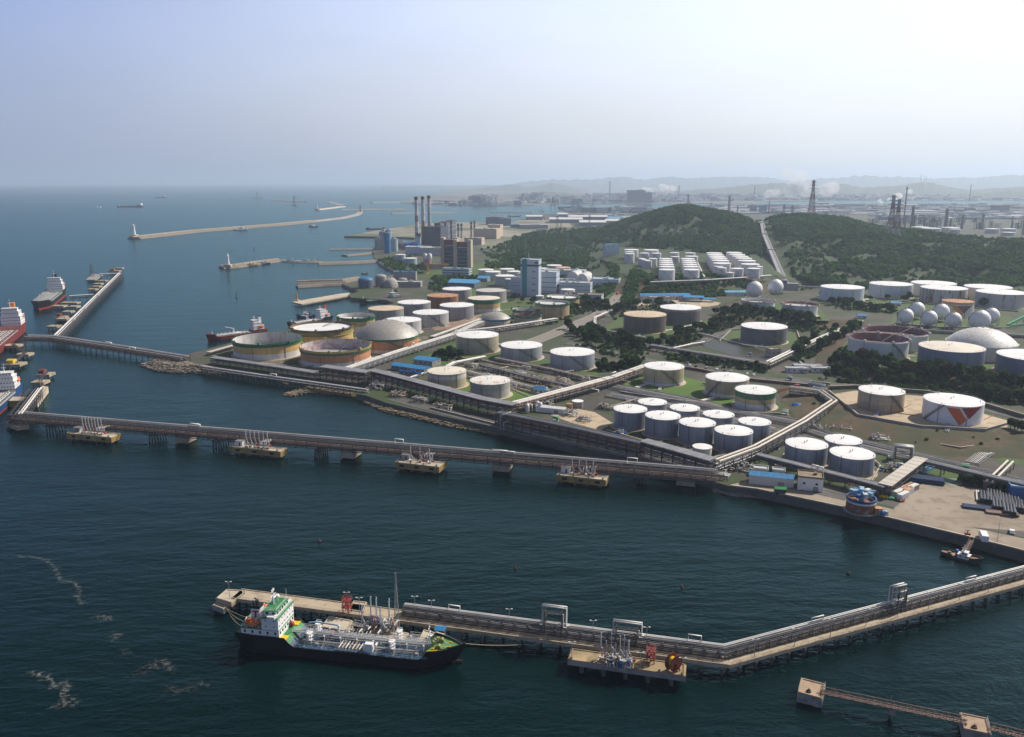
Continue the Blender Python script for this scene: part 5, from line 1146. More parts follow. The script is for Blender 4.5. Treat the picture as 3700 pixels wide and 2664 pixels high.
deck_on_piles('berth_dolphin','beige berthing platform between the moored tanker and the pier, stern side','platform',GP([(1160,2266),(1260,2284),(1276,2244),(1186,2228)],3.8),3.8,2.6,CONC_L,.6,GP([(1180,2262),(1250,2272)],2),CONC)
deck_on_piles('berth_dolphin','beige berthing platform behind the moored tanker, amidships','platform',GP([(1330,2300),(1460,2322),(1480,2290),(1350,2268)],3.8),3.8,2.6,CONC_L,.6,GP([(1350,2296),(1450,2310)],2),CONC)
deck_on_piles('berth_dolphin','beige berthing platform behind the moored tanker bow','platform',GP([(1508,2318),(1604,2334),(1622,2300),(1530,2276)],3.8),3.8,2.6,CONC_L,.6,GP([(1530,2312),(1590,2322)],2),CONC)
walkway('grey catwalk between pier platforms behind the moored tanker',G(1276,2256,4),G(1340,2270,4),4.0,w=1.5,group='catwalks behind the tanker',m=FRAME_L)
walkway('grey catwalk from the midship platform to the bow platform',G(1480,2300,4),G(1520,2305,4),4.0,w=1.5,group='catwalks behind the tanker',m=FRAME_L)
p = G(1255,2215,PZ);fire_tower('bright red monitor tower on the pier above the moored tanker',p.x,p.y,PZ,5.0)
# risers and arms behind the tanker
for k,(x,y,h,m) in enumerate([(1348,2268,11,STEEL),(1368,2270,11,STEEL),(1382,2282,8.5,STEEL),(1414,2276,11,STEEL),(1316,2278,9,STEEL)]):
 p = G(x,y,PZ);loading_arm(p.x,p.y,PZ,la_+math.pi,h,'silver loading arm standing behind the moored tanker','loading arms behind the moored tanker',M('silver arm paint',(.42,.45,.5),.4,.3,.12,.4),k)
for k,(x,y) in enumerate([(1355,2262),(1385,2268),(1415,2272)]): 
 p = G(x,y,PZ);manifold(['pipes and valves left of the arms behind the tanker','pipes and valves under the arms behind the tanker','pipes and valves right of the arms behind the tanker'][k],x,y,5,5,4,320+k,z=PZ,rz=la_+1.5,hmax=2.6,group='valves behind the moored tanker')
p = G(1434,2235,PZ);lattice('mast','tall thin grey lattice mast beside the start of the pier rack','mast',p,17,1.5,.35,FRAME_L,n=8,t=.12)
# single bollard islands and the block dolphins at bottom right
ba = para((2881,2503),(2971,2527),(2989,2474),3.2);bbp = para((3480,2635),(3584,2657),(3588,2600),3.2)
for pl,lb in ((ba,'square concrete mooring block in the foreground water, left of the catwalk'),(bbp,'square concrete mooring block at the bottom right edge')):
 th = deck_on_piles('mooring_block',lb,'mooring dolphin',pl,3.2,3.0,M('tan block concrete',(.40,.29,.20),.9,0,.2,.15,(.26,.19,.13),.35),.8,inset_pts(pl,2,2,.2),CONC_G,'concrete mooring blocks with catwalk');O = th.location
 x,y = at_poly(pl,.42,.22);mb = MB();mb.boxb(x,y,3.2,1.2,.9,.5);mb.tube((x,y,3.6),(x,y,4.4),.22,8);mb.tube((x-.6,y,3.9),(x+.6,y,3.9),.16,6);mb.build('mooring_hook',FRAME,th,O)
 for s,t in ((.02,.5),(.98,.6)):
  mb = MB();(x0,y0),(x1,y1)= at_poly(pl,s,t-.4),at_poly(pl,s,t+.35)
  for zz in (.5,1.0): mb.bar((x0,y0,3.2+zz),(x1,y1,3.2+zz),.07)
  for i in range(6): mb.bar((x0+(x1-x0)*i/5,y0+(y1-y0)*i/5,3.2),(x0+(x1-x0)*i/5,y0+(y1-y0)*i/5,4.2),.06)
  mb.build('handrail',FRAME_L,th,O)
w1,w2,w3 = G(2965,2496,4.0),G(3494,2606,4.0),G(3580,2628,4.0)
CW = M('brown catwalk steel',(.16,.10,.075),.7,0,.25,.4)
mid =(w1+w2)/2
walkway('brown truss catwalk between the two foreground mooring blocks, left span',w1,mid,3.6,w=1.7,group='catwalks between the mooring blocks',m=CW)
walkway('brown truss catwalk between the two foreground mooring blocks, right span',mid,w2,3.6,w=1.7,group='catwalks between the mooring blocks',m=CW)
walkway('brown truss catwalk leaving the frame at the bottom right corner',w3,G(3830,2690,4.0),3.6,w=1.7,group='catwalks between the mooring blocks',m=CW)
th = thing('catwalk_support','concrete post holding the middle of the foreground catwalk','pile',(mid.x,mid.y,0));mb = MB();mb.tube((0,0,-3),(0,0,1.6),.55,10);mb.build('pile',CONC_D,th);mb = MB();mb.boxb(0,0,1.6,1.9,1.9,1.7);mb.build('pile_cap',CONC_G,th);mb = MB();mb.tube((0,.6,3.3),(0,.6,7.0),.05,5);mb.build('lamp_pole',FRAME_L,th)
# lamp posts along the pier
k = 0
for f in [(830,2160),(1255,2200),(1300,2220),(1500,2215),(1560,2230),(1840,2262),(2142,2305),(2335,2330),(2725,2375),(2870,2335),(3000,2300),(3128,2262),(3242,2230),(3355,2200),(3466,2168),(3570,2140)]:
 p = G(f[0],f[1],PZ);lamp_post(p.x,p.y,PZ,'thin grey twin-headed lamp post along the foreground pier',6.2,'lamp posts of the foreground pier')
# ---------------------------------------------------------------- ships
def hull_profile(t,L,B,za,zm,zf,ta,tf):
 """half breadth at deck, half breadth at the water, deck height"""
 bd = B/2;bw = B/2
 if t < .10: k = t/.10;bd *= .80+.20*math.sqrt(k);bw *= .35+.65*math.sqrt(k)
 if t > .78:
  k =(t-.78)/.22;bd *= max(0.0,1-k**2.3);bw *= max(0.0,1-k**1.35*1.02)
 z = zm
 if t < ta: z = za
 elif t < ta+.04: z = za+(zm-za)*(t-ta)/.04
 if t > tf: z = zf+(t-tf)/(1-tf)*.8
 elif t > tf-.03: z = zm+(zf-zm)*(t-tf+.03)/.03
 return max(.02,bd),max(.01,bw),z
def ship_hull(th,L,B,za,zm,zf,ta,tf,hullm,bootm,deckm,foredeckm,aftdeckm=None,zboot=.7,bulwark=.9,rake=3.0,bulb=None):
 ts = sorted(set([0,.02,.05,.08,.1,.15,ta-.001,ta+.02,ta+.041]+[.3,.4,.5,.6,.7,.75,tf-.031,tf-.015,tf+.001,.78]+[.80,.83,.86,.89,.92,.945,.965,.98,.99,1.0]))
 ts =[t for t in ts if 0 <= t <= 1]
 def X(t,z): return -L/2+L*t -(rake*(1-z/zf) if t > .97 else rake*(1-z/zf)*max(0,(t-.8)/.17)**2 if t > .8 else 0)
 P ={s:{'boot':[],'up':[],'bul':[]} for s in (-1,1)}
 dk =[]
 for t in ts:
  bd,bw,z = hull_profile(t,L,B,za,zm,zf,ta,tf)
  for s in (-1,1):
   b0 = bw*.95;zz =[(-1.2,b0*.8),(0,b0),(zboot,b0+(bd-b0)*.15)]
   P[s]['boot'].append([(X(t,q),s*b,q) for q,b in zz])
   P[s]['up'].append([(X(t,q),s*b,q) for q,b in [(zboot,b0+(bd-b0)*.15),((zboot+z)/2,b0+(bd-b0)*.6),(z,bd)]])
   hb = bulwark if (t > tf or t < ta) else .12
   P[s]['bul'].append([(X(t,z),s*bd,z),(X(t,z),s*bd,z+hb),(X(t,z)-(.15 if t > .95 else 0),s*max(.01,bd-.18),z+hb),(X(t,z)-(.15 if t > .95 else 0),s*max(.01,bd-.18),z+.0)])
  dk.append([(X(t,z),-bd+.02,z-.02),(X(t,z),bd-.02,z-.02)])
 def mk(key,m,name,smooth=True):
  mb = MB();
  for s in (-1,1): mb.hull(P[s][key] if s < 0 else [r[::-1] for r in P[s][key]],0,smooth)
  # transom
  a,b = P[-1][key][0],P[1][key][0];mb.add(a+b[::-1],[tuple(range(len(a)*2))[::-1]])
  return mb.build(name,m,th)
 mk('up',hullm,'hull');mk('boot',bootm,'boot_topping');mk('bul',hullm if bulwark < 2 else hullm,'bulwark',False)
 mb = MB();mb.hull(dk);n = len(dk)-1;ms =[]
 for i in range(n):
  t =(ts[i]+ts[i+1])/2;ms.append(1 if t > tf-.01 else (2 if t < ta+.02 else 0))
 mb.m = ms;mb.build('deck',[deckm,foredeckm,aftdeckm or foredeckm],th)
 if bulb: mb = MB();mb.tube((L/2-rake-1.0,0,.15),(L/2-rake+bulb,0,.35),.75,10,.45);mb.build('bulbous_bow',bootm,th)
def rails(th,pts,z,h=1.0,m=None,step=2.0,name='railing',parent=None,t=.06):
 mb = MB()
 for a,b in zip(pts,pts[1:]):
  for q in (h*.5,h): mb.bar((a[0],a[1],z+q),(b[0],b[1],z+q),t)
 for x,y,a in along(pts,step): mb.bar((x,y,z),(x,y,z+h),t)
 return mb.build(name,m or WHITE,parent or th)
def house_block(th,x0,x1,w,z0,z1,m,roofm,name='deckhouse',win=2,front=True,sidew=True,bow=1,parent=None,ww=.7,wh=.6,over=.25,y=0.0):
 mb = MB();mb.box(((x0+x1)/2,y,(z0+z1)/2),(x1-x0,w,z1-z0));h = mb.build(name,m,parent or th)
 mb = MB();mb.box(((x0+x1)/2,y,z1+.06),(x1-x0+2*over,w+2*over,.12));mb.build('roof',roofm,h)
 dz =(z1-z0)/max(1,win)
 for k in range(win):
  z = z0+dz*(k+.62)
  if front:
   mb = MB();n = max(3,int(w/1.7))
   for i in range(n): mb.box(((x1 if bow > 0 else x0)+bow*.02,y-w/2+w*(i+.5)/n,z),(.08,ww,wh))
   mb.build('window',GLASS,h)
  if sidew:
   for s in (-1,1):
    mb = MB();n = max(2,int((x1-x0)/2.2))
    for i in range(n): mb.box((x0+(x1-x0)*(i+.5)/n,y+s*(w/2+.02),z),(ww*.8,.08,wh))
    mb.build('window',GLASS,h)
 return h
def lifeboat(th,x,y,z,L=5.5,m=None):
 mb = MB();secs =[]
 for i in range(9):
  t = i/8;k = math.sqrt(max(.02,1-(2*t-1)**2*.97));secs.append([(x-L/2+L*t,y+1.15*k*math.cos(a),z+.2+1.15*k*math.sin(a)+.3*(2*t-1)**2) for a in [2*math.pi*j/10 for j in range(11)]])
 mb.hull(secs,0,True);lb = mb.build('lifeboat',m or ORANGE,th)
 mb = MB();mb.box((x-L*.18,y,z+1.45),(L*.25,1.3,.7));mb.build('canopy',m or ORANGE,lb)
 for s in (-1,1):
  mb = MB();mb.path([(x+s*L*.32,y-.9,z-1.2),(x+s*L*.32,y-.9,z+1.9),(x+s*L*.32,y+.2,z+2.3)],.14,6);mb.build('davit',WHITE,lb)
def mast(th,x,y,z,h,m,radar=True,name='mast'):
 mb = MB();mb.tube((x,y,z),(x,y,z+h),.28,8,.12);mb.bar((x,y-1.8,z+h*.55),(x,y+1.8,z+h*.55),.16);mb.bar((x,y-1.1,z+h*.8),(x,y+1.1,z+h*.8),.14)
 mb.bar((x-.9,y,z),(x,y,z+h*.5),.16);mb.bar((x-.9,y,z+h*.45),(x+.9,y,z+h*.45),.5,.12)
 o = mb.build(name,m,th)
 if radar:
  mb = MB();mb.bar((x+.7,y-1.3,z+h*.5),(x+.7,y+1.3,z+h*.5),.2,.35);mb.bar((x,y-1.0,z+h*.9),(x,y+1.0,z+h*.9),.18,.3);mb.build('radar',m,o)
# ---- the moored tanker in the foreground
def near_tanker():
 a,b = G(876,2255,6.0),G(1677,2326,6.8);L_,B = 76.0,12.6;hd = math.atan2(b.y-a.y,b.x-a.x);c =(a+b)/2
 th = thing('chemical_tanker','black-hulled chemical tanker with white deckhouse and green foredeck moored at the foreground pier','ship',(c.x,c.y,0),hd)
 DECK_B = M('dark blue cargo deck',(.035,.065,.115),.55,0,.25,.3,(.10,.10,.11),.2);GRN = GREEN_D
 ship_hull(th,L_,B,5.4,3.3,5.4,.235,.855,BLACK,M('dark red boot topping',(.05,.012,.01),.6,0,.3,.3),DECK_B,M('light green foredeck',(.10,.25,.07),.6,0,.2,.3,(.3,.28,.1),.2),GRN,zboot=.35,bulb=2.2)
 x0 =-L_/2
 # yellow-edged strakes along the rails
 for s in (-1,1):
  pts =[]
  for k in range(14):
   t = .857+.14*k/13;bd,_,z = hull_profile(t,L_,B,5.4,3.3,5.4,.235,.855);pts.append((x0+L_*t,s*max(.1,bd-.1)))
  mb = MB()
  for p,q in zip(pts,pts[1:]): mb.bar((p[0],p[1],6.4),(q[0],q[1],6.45),.3,.2)
  mb.build('bulwark_rail',YELLOW if s < 0 else WHITE,th)
 house_block(th,x0+2.6,x0+15.8,11.0,5.4,8.2,WHITE,GRN,'lower_deckhouse',1,ww=.8,wh=.9)
 hb = house_block(th,x0+10.0,x0+15.8,11.4,8.3,12.4,WHITE,GRN,'bridge_deckhouse',2,ww=.45,wh=.45)
 house_block(th,x0+10.4,x0+14.8,8.6,12.45,14.3,WHITE,GRN,'wheelhouse',1,ww=1.1,wh=.8,parent=hb)
 mb = MB()
 for s in (-1,1): mb.box((x0+13.6,s*5.2,12.9),(2.6,2.2,1.0))
 mb.build('bridge_wing',WHITE,hb)
 rails(th,[(x0+10.0,-5.6),(x0+15.7,-5.6),(x0+15.7,5.6),(x0+10.0,5.6),(x0+10.0,-5.6)],12.45,1.0,parent=hb)
 rails(th,[(x0+10.5,-4.2),(x0+14.7,-4.2),(x0+14.7,4.2),(x0+10.5,4.2),(x0+10.5,-4.2)],14.4,1.0,parent=hb)
 rails(th,[(x0+2.7,-5.4),(x0+9.9,-5.4)],8.3,1.0);rails(th,[(x0+2.7,5.4),(x0+9.9,5.4)],8.3,1.0);rails(th,[(x0+2.7,-5.4),(x0+2.7,5.4)],8.3,1.0)
 # funnel with the letter T
 mb = MB();mb.box((x0+6.2,-.6,10.9),(3.0,3.0,5.2));fn = mb.build('funnel',WHITE,th)
 mb = MB();mb.box((x0+6.2,-.6,13.8),(3.1,3.1,.9));mb.build('funnel_top',BLACK,fn)
 for k,(dx,dy,h) in enumerate([(-.8,-.6,1.3),(.4,-.8,1.7),(.1,.6,1.2),(-.6,.6,1.6)]):
  mb = MB();mb.path([(x0+6.2+dx,-.6+dy,14.0),(x0+6.2+dx,-.6+dy,14.2+h),(x0+5.7+dx,-.6+dy,14.5+h)],.24,6);mb.build('exhaust_pipe',BLACK,fn)
 LET = M('funnel letter maroon',(.22,.02,.03),.5,0,.05)
 mb = MB();yy =-.6-1.54;mb.box((x0+6.2,yy,12.45),(1.9,.06,.5));mb.box((x0+6.2,yy-.004,11.35),(.55,.06,1.75));mb.box((x0+6.2,yy-.008,10.55),(1.0,.06,.3));mb.build('funnel_letter',LET,fn)
 lifeboat(th,x0+6.0,-4.3,9.2);lifeboat(th,x0+7.6,4.4,9.4,5.0)
 mast(th,x0+11.6,.3,14.4,5.6,WHITE)
 mb = MB();mb.tube((x0+12.2,2.2,14.4),(x0+12.2,2.2,15.6),.2,8);mb.lathe([(.01,0),(.6,.2),(.75,.7),(.5,1.2),(.01,1.35)],10,(x0+12.2,2.2,15.5));mb.build('satellite_dome',WHITE,th)
 for y in (-3.8,4.0): mb = MB();mb.tube((x0+14.4,y,14.4),(x0+14.4,y,18.0),.05,5);mb.build('aerial',WHITE,th)
 # yellow deck strip and red extinguisher house before the deckhouse
 for s in (-1,1): mb = MB();mb.box((x0+17.0,s*4.6,5.5),(2.4,2.6,.18));mb.build('deck_marking',YELLOW,th)
 mb = MB();mb.tube((x0+16.3,2.0,6.3),(x0+16.3,3.0,6.3),.9,12);mb.build('hose_drum',RED,th)
 # cargo deck: longitudinal pipes, transverse frames, hatches, catwalk
 xa,xb,zd = x0+19.5,x0+64.5,3.3
 rd = random.Random(5)
 for y,z,r in [(-3.6,.7,.16),(-2.9,.9,.2),(-2.2,.7,.16),(1.8,.9,.2),(2.5,.7,.18),(3.2,1.1,.2),(-1.6,2.0,.16),(-1.1,2.0,.13),(1.1,2.0,.16),(4.2,.8,.14),(-4.4,.7,.14)]:
  mb = MB();mb.path([(xa+rd.uniform(0,3),y,zd+.1),(xa+3.2,y,zd+z),(xb-rd.uniform(3,12),y,zd+z),(xb-2.5,y,zd+z)],r*.6,6);mb.build('cargo_pipe',PIPE_W if r > .15 else STEEL,th)
 for k in range(15):
  x = xa+1.5+(xb-xa-3)*k/14;mb = MB();mb.bar((x,-5.6,zd+.2),(x,5.6,zd+.2),.14,.3)
  for y in (-4.6,-2,2,4.6): mb.bar((x,y,zd),(x,y,zd+1.0+.3*(k%3)),.1)
  mb.bar((x,-4.6,zd+1.1),(x,4.6,zd+1.1),.08);mb.build('deck_frame',FRAME_L if k%2 else M('blue deck frame',(.06,.12,.2),.6,0,.2,.3),th)
 for k in range(8):
  for s in (-1,1):
   x = xa+3+(xb-xa-6)*k/7;mb = MB();mb.tube((x,s*3.9,zd),(x,s*3.9,zd+.9),.55,12);mb.tube((x,s*3.9,zd+.9),(x,s*3.9,zd+1.0),.65,12);mb.build('tank_hatch',M('dark hatch',(.09,.11,.14),.6) if (k+s)%3 else FRAME_L,th)
   mb = MB();mb.tube((x+1.8,s*2.4,zd),(x+1.8,s*2.4,zd+2.6),.13,6);mb.tube((x+1.8,s*2.4,zd+2.6),(x+1.8,s*2.4,zd+2.9),.28,8);mb.build('vent_post',WHITE,th)
 mb = MB();mb.box(((xa+xb)/2-1,0,zd+2.0),(xb-xa+3,1.3,.1));cwk = mb.build('catwalk',M('grey grating',(.16,.18,.2),.7),th)
 for y in (-.75,.75): rails(th,[(xa-1.5,y),(xb-.5,y)],zd+2.05,1.0,parent=cwk,step=1.6,t=.09)
 for k in range(10): mb = MB();x = xa+(xb-xa)*k/9;mb.bar((x,-.7,zd),(x,-.7,zd+2),.16);mb.bar((x,.7,zd),(x,.7,zd+2),.16);mb.build('catwalk_leg',WHITE_D,cwk)
 for s in (-1,1): rails(th,[(xa-1.5,s*6.1),(xb+1,s*6.1)],zd+.1,1.1,m=BLUE_L if s < 0 else WHITE,step=1.7,t=.08)
 # white ladder towers
 for k,(x,y) in enumerate([(22,-2.6),(22.5,3.4),(50,-2.8),(50.5,3.6)]):
  mb = MB();X0 = x0+x+3
  for sx in (-.7,.7):
   for sy in (-.8,.8): mb.bar((X0+sx,y+sy,zd),(X0+sx,y+sy,zd+3.8),.15)
  for z in (1.3,2.5,3.7): mb.box((X0,y,zd+z),(1.7,1.9,.14))
  for z in (1.9,3.1,4.3): mb.bar((X0-.75,y-.85,zd+z),(X0+.75,y-.85,zd+z),.1);mb.bar((X0-.75,y+.85,zd+z),(X0+.75,y+.85,zd+z),.1);mb.bar((X0-.75,y-.85,zd+z),(X0-.75,y+.85,zd+z),.1)
  mb.build('ladder_tower',WHITE,th)
 # manifold amidships and hose crane
 for k in range(7):
  mb = MB();x = x0+36+k*1.15;mb.path([(x,-5.6,zd+1.2),(x,-1.4,zd+1.2),(x,-1.4,zd+.4)],.17,6);mb.path([(x,5.6,zd+1.2),(x,1.4,zd+1.2),(x,1.4,zd+.4)],.17,6);mb.build('manifold_pipe',STEEL if k%2 else PIPE_W,th)
 mb = MB();mb.box((x0+39.5,-5.0,zd+.3),(9.5,1.5,.45));mb.build('drip_tray',FRAME,th)
 mb = MB();mb.tube((x0+33.5,1.2,zd),(x0+33.5,1.2,zd+5.0),.4,10);cr = mb.build('hose_crane',WHITE,th)
 mb = MB();mb.path([(x0+33.5,1.2,zd+4.9),(x0+26,.8,zd+5.6),(x0+23.5,.6,zd+5.2)],.26,6);mb.build('crane_jib',BLUE_L,cr)
 for k,(x,y,m) in enumerate([(29.5,1.6,RED),(41.5,-.5,YELLOW),(42.7,-1.0,BLUE_P),(45,-4.4,WHITE),(53.5,-1.2,BLUE_P)]):
  mb = MB();mb.box((x0+x,y,zd+.8),(2.0 if k else 2.6,1.3,1.4));mb.build('deck_box',m,th)
 mb = MB();mb.box((x0+45.8,-4.2,zd+1.5),(2.6,1.6,3.0));mb.box((x0+48.2,-4.2,zd+2.8),(.5,1.6,.5));mb.build('deck_locker',WHITE,th)
 # foredeck
 zf = 5.4;xf = x0+L_*.865
 mast(th,x0+64.6,0,zf-.6,8.0,WHITE,False,'foremast')
 for s in (-1,1):
  mb = MB();mb.tube((xf+2.4,s*1.9-.7,zf+.8),(xf+2.4,s*1.9+.7,zf+.8),.6,12);mb.box((xf+2.4,s*1.9,zf+.35),(2.0,1.6,.5));mb.tube((xf+2.4,s*1.9-.9,zf+.8),(xf+2.4,s*1.9-.75,zf+.8),.85,12);mb.build('windlass',M('olive winch',(.22,.24,.10),.6,0,.2,.5),th)
  mb = MB();mb.tube((xf+.6,s*3.3,zf),(xf+.6,s*3.3,zf+.8),.25,8);mb.tube((xf+1.2,s*3.3,zf),(xf+1.2,s*3.3,zf+.8),.25,8);mb.tube((xf+5.3,s*1.4,zf),(xf+5.3,s*1.4,zf+.8),.25,8);mb.tube((xf+5.9,s*1.2,zf),(xf+5.9,s*1.2,zf+.8),.25,8);mb.build('mooring_bitts',YELLOW,th)
  mb = MB();mb.path([(xf+3.3,s*1.3,zf+.35),(xf+6.6,s*.5,zf+.3)],.14,5);mb.build('anchor_chain',WHITE_D,th)
 for k in range(3): mb = MB();mb.tube((xf+.4+k*.3,-1.2+k*1.2,zf),(xf+.4+k*.3,-1.2+k*1.2,zf+1.6),.3,8);mb.lathe([(.3,1.5),(.55,1.8),(.4,2.0),(.01,2.1)],8,(xf+.4+k*.3,-1.2+k*1.2,zf));mb.build('mushroom_vent',M('olive winch',(.22,.24,.10),.6),th)
 for s in (-1,1):
  mb = MB();mb.tube((x0+1.4,s*2.6-.6,6.1),(x0+1.4,s*2.6+.6,6.1),.5,10);mb.build('mooring_winch',M('olive winch',(.22,.24,.10),.6),th)
 return th,c,hd,L_
NT,NTc,NTh,NTL = near_tanker()
def local(p,c,hd): ca,sa = math.cos(hd),math.sin(hd);return Vector((c.x+p[0]*ca-p[1]*sa,c.y+p[0]*sa+p[1]*ca,p[2]))
def rope(label,a,b,sag=.8,r=.09,group='mooring lines'):
 th = thing('mooring_rope',label,'rope',(a+b)/2,0,group);O =(a+b)/2;pts =[a+(b-a)*(i/10)-Vector((0,0,sag*4*(i/10)*(1-i/10))) for i in range(11)]
 mb = MB();mb.path(pts,r,5);o = mb.build('strand',ROPE,th,O)
h1 = G(812,2194,2.8)
rope('mooring line from the tanker stern to the low mooring step, upper',local((-37.5,3.5,6.4),NTc,NTh),h1,.6);rope('mooring line from the tanker stern to the low mooring step, middle',local((-37.6,1.0,6.3),NTc,NTh),h1,.9);rope('mooring line from the tanker stern to the low mooring step, lowest',local((-37.6,-1.5,6.2),NTc,NTh),h1+Vector((.3,0,0)),1.2)
rope('long pale mooring line from the tanker bow to the pier',local((37,1.5,5.9),NTc,NTh),G(1885,2330,3.4),.5,.13)
# blue-roofed shelter on the bow platform
p = G(1592,2300,3.8);th = thing('shelter','small open shelter with bright blue roof behind the tanker bow','shelter',(p.x,p.y,3.8),NTh)
for sx in (-1.3,1.3):
 for sy in (-1.1,1.1): mb = MB();mb.bar((sx,sy,0),(sx,sy,3.0),.16);mb.build('post',FRAME_L,th)
mb = MB();mb.gable(3.4,3.0,.7,.1,3.0);mb.build('roof',BLUE_R,th)
# ---- ships of the middle distance
def ship(label,sternF,bowF,B,za,zm,zf,hullm,bootm,deckm,housem,funm,house=(.05,.2),hz=(9,),ta=.24,tf=.88,name='tanker',cat='ship',zr=0.0,pipes=True,mastm=None,funtop=None,foredeckm=None,boats=True,L=None,deckcol=None,lift=1.0):
 a,b = G(sternF[0],sternF[1],0),G(bowF[0],bowF[1],0);hd = math.atan2(b.y-a.y,b.x-a.x);L_ = L or math.hypot(b.x-a.x,b.y-a.y);c = Vector((a.x+math.cos(hd)*L_/2,a.y+math.sin(hd)*L_/2,0))
 th = thing(name,label,cat,c,hd);x0 =-L_/2
 ship_hull(th,L_,B,za,zm,zf,ta,tf,hullm,bootm,deckm,foredeckm or deckm,None,zboot=zr or .6,rake=L_*.03,bulwark=.9)
 z = za;w = B*.82;xs,xe = x0+L_*house[0],x0+L_*house[1]
 for k,h in enumerate(hz):
  hb = house_block(th,xs+(k*.04*L_ if k else 0),xe-(0 if k == 0 else .2),w*(1-.1*k),z,z+h,housem,GREEN_D if k == 0 and foredeckm is GREEN_D else WHITE_D,('lower_deckhouse','bridge_deckhouse','wheelhouse')[k],max(1,int(h/2.6)),wh=.7,ww=.8);z += h+.12
 ztop = z
 fw = B*.2;fx = xs+(xe-xs)*.22;fz = za+hz[0];mb = MB();mb.box((fx,0,fz+(ztop-fz+3)/2),(fw*1.2,fw,ztop-fz+3));f = mb.build('funnel',funm,th)
 mb = MB();mb.box((fx,0,ztop+3.2),(fw*1.25,fw*1.05,.9));mb.build('funnel_top',funtop or BLACK,f)
 mast(th,xs+(xe-xs)*.75,0,ztop,B*.42,mastm or WHITE)
 if tf < .95: mast(th,x0+L_*(tf+.02),0,zf,B*.38,mastm or WHITE,False,'foremast')
 if boats:
  for s in (-1,1): lifeboat(th,xs+(xe-xs)*.3,s*w*.52,za+hz[0]*.75,5.0)
 if pipes:
  xa,xb = x0+L_*(ta+.06),x0+L_*(tf-.05)
  for y in (-.3,-.18,-.05,.05,.18,.3):
   mb = MB();mb.path([(xa,y*B,zm+.2),(xa+2,y*B,zm+1.2),(xb-2,y*B,zm+1.2),(xb,y*B,zm+.2)],.28,5);mb.build('cargo_pipe',PIPE_W,th)
  for k in range(8):
   x = xa+(xb-xa)*(k+.5)/8;mb = MB();mb.bar((x,-B*.42,zm+.9),(x,B*.42,zm+.9),.35,.9);mb.build('deck_frame',WHITE_D,th)
   for s in (-1,1): mb = MB();mb.tube((x,s*B*.26,zm),(x,s*B*.26,zm+2.6),.35,6);mb.build('vent_post',WHITE,th)
  for s in (-1,1): 
   mb = MB();mb.tube((x0+L_*.55,s*B*.1,zm),(x0+L_*.55,s*B*.1,zm+6),.4,8);mb.bar((x0+L_*.55,s*B*.1,zm+5.8),(x0+L_*.68,s*B*.12,zm+8),.45);mb.build('hose_crane',WHITE,th)
  rails(th,[(xa,-B*.48),(xb,-B*.48)],zm,1.1,step=3,t=.12);rails(th,[(xa,B*.48),(xb,B*.48)],zm,1.1,step=3,t=.12)
 return th
REDH = M('red hull paint',(.19,.028,.02),.5,0,.2,.15);BLUEH = M('blue hull paint',(.015,.07,.20),.45,0,.2,.15);BOOT = M('red boot topping',(.36,.05,.03),.6,0,.2,.2);REDK = M('oxide red deck',(.15,.05,.04),.6,0,.2,.2);GRYK = M('grey green deck',(.13,.15,.14),.6,0,.2,.2)
ship('red-hulled tanker with white deckhouse berthed at the quay left of the yellow open tank',(962,1205),(733,1236),10.5,5.0,3.6,5.6,REDH,M('dark red boot',(.16,.02,.02),.6),REDK,WHITE,WHITE,(.06,.24),(4.5,3.0,2.4),mastm=WHITE,L=62)
ship('white tanker with red and white banded funnel behind the brown-rimmed tank',(1196,1157),(1038,1187),10.0,4.6,3.2,5.0,BLACK,M('dark red boot',(.16,.02,.02),.6),GRYK,WHITE,M('banded red funnel',(.50,.08,.05),.5),(.08,.3),(4.0,3.0,2.2),funtop=M('red funnel band',(.45,.05,.04),.5))
ship('black-hulled tanker with red boot stripe berthed at the sea-going jetty arm',(212,1066),(140,1124),23,9.5,7.5,10.0,BLACK,BOOT,GRYK,WHITE,BLACK,(.04,.16),(8,5,3),zr=2.4)
ship('big red tanker with orange funnel cut by the left edge',(66,1192),(-90,1318),21,9,7,9,REDH,M('dark red boot',(.16,.02,.02),.6),REDK,WHITE,M('orange funnel',(.75,.22,.03),.5),(.04,.16),(9,5,3),zr=1.6,funtop=M('orange funnel',(.75,.22,.03),.5))
ship('blue-hulled ship with white deckhouse at the left edge by the yellow concrete platform',(50,1420),(-70,1525),15,7,5,7,BLUEH,BOOT,GRYK,WHITE,BLACK,(.06,.24),(5.5,3.5,2.5),zr=1.2)
ship('long low green-decked coaster with dark hull moored beyond the sandy roofed tank',(1445,1083),(1297,1099),11,4.0,3.2,5.4,M('dark brown hull',(.035,.028,.03),.6),M('faded red boot',(.14,.05,.04),.7),M('sea green deck',(.06,.16,.13),.6,0,.2,.2),M('pale green house',(.42,.52,.48),.6),BLACK,(.06,.22),(3.2,2.6),pipes=False,boats=False)
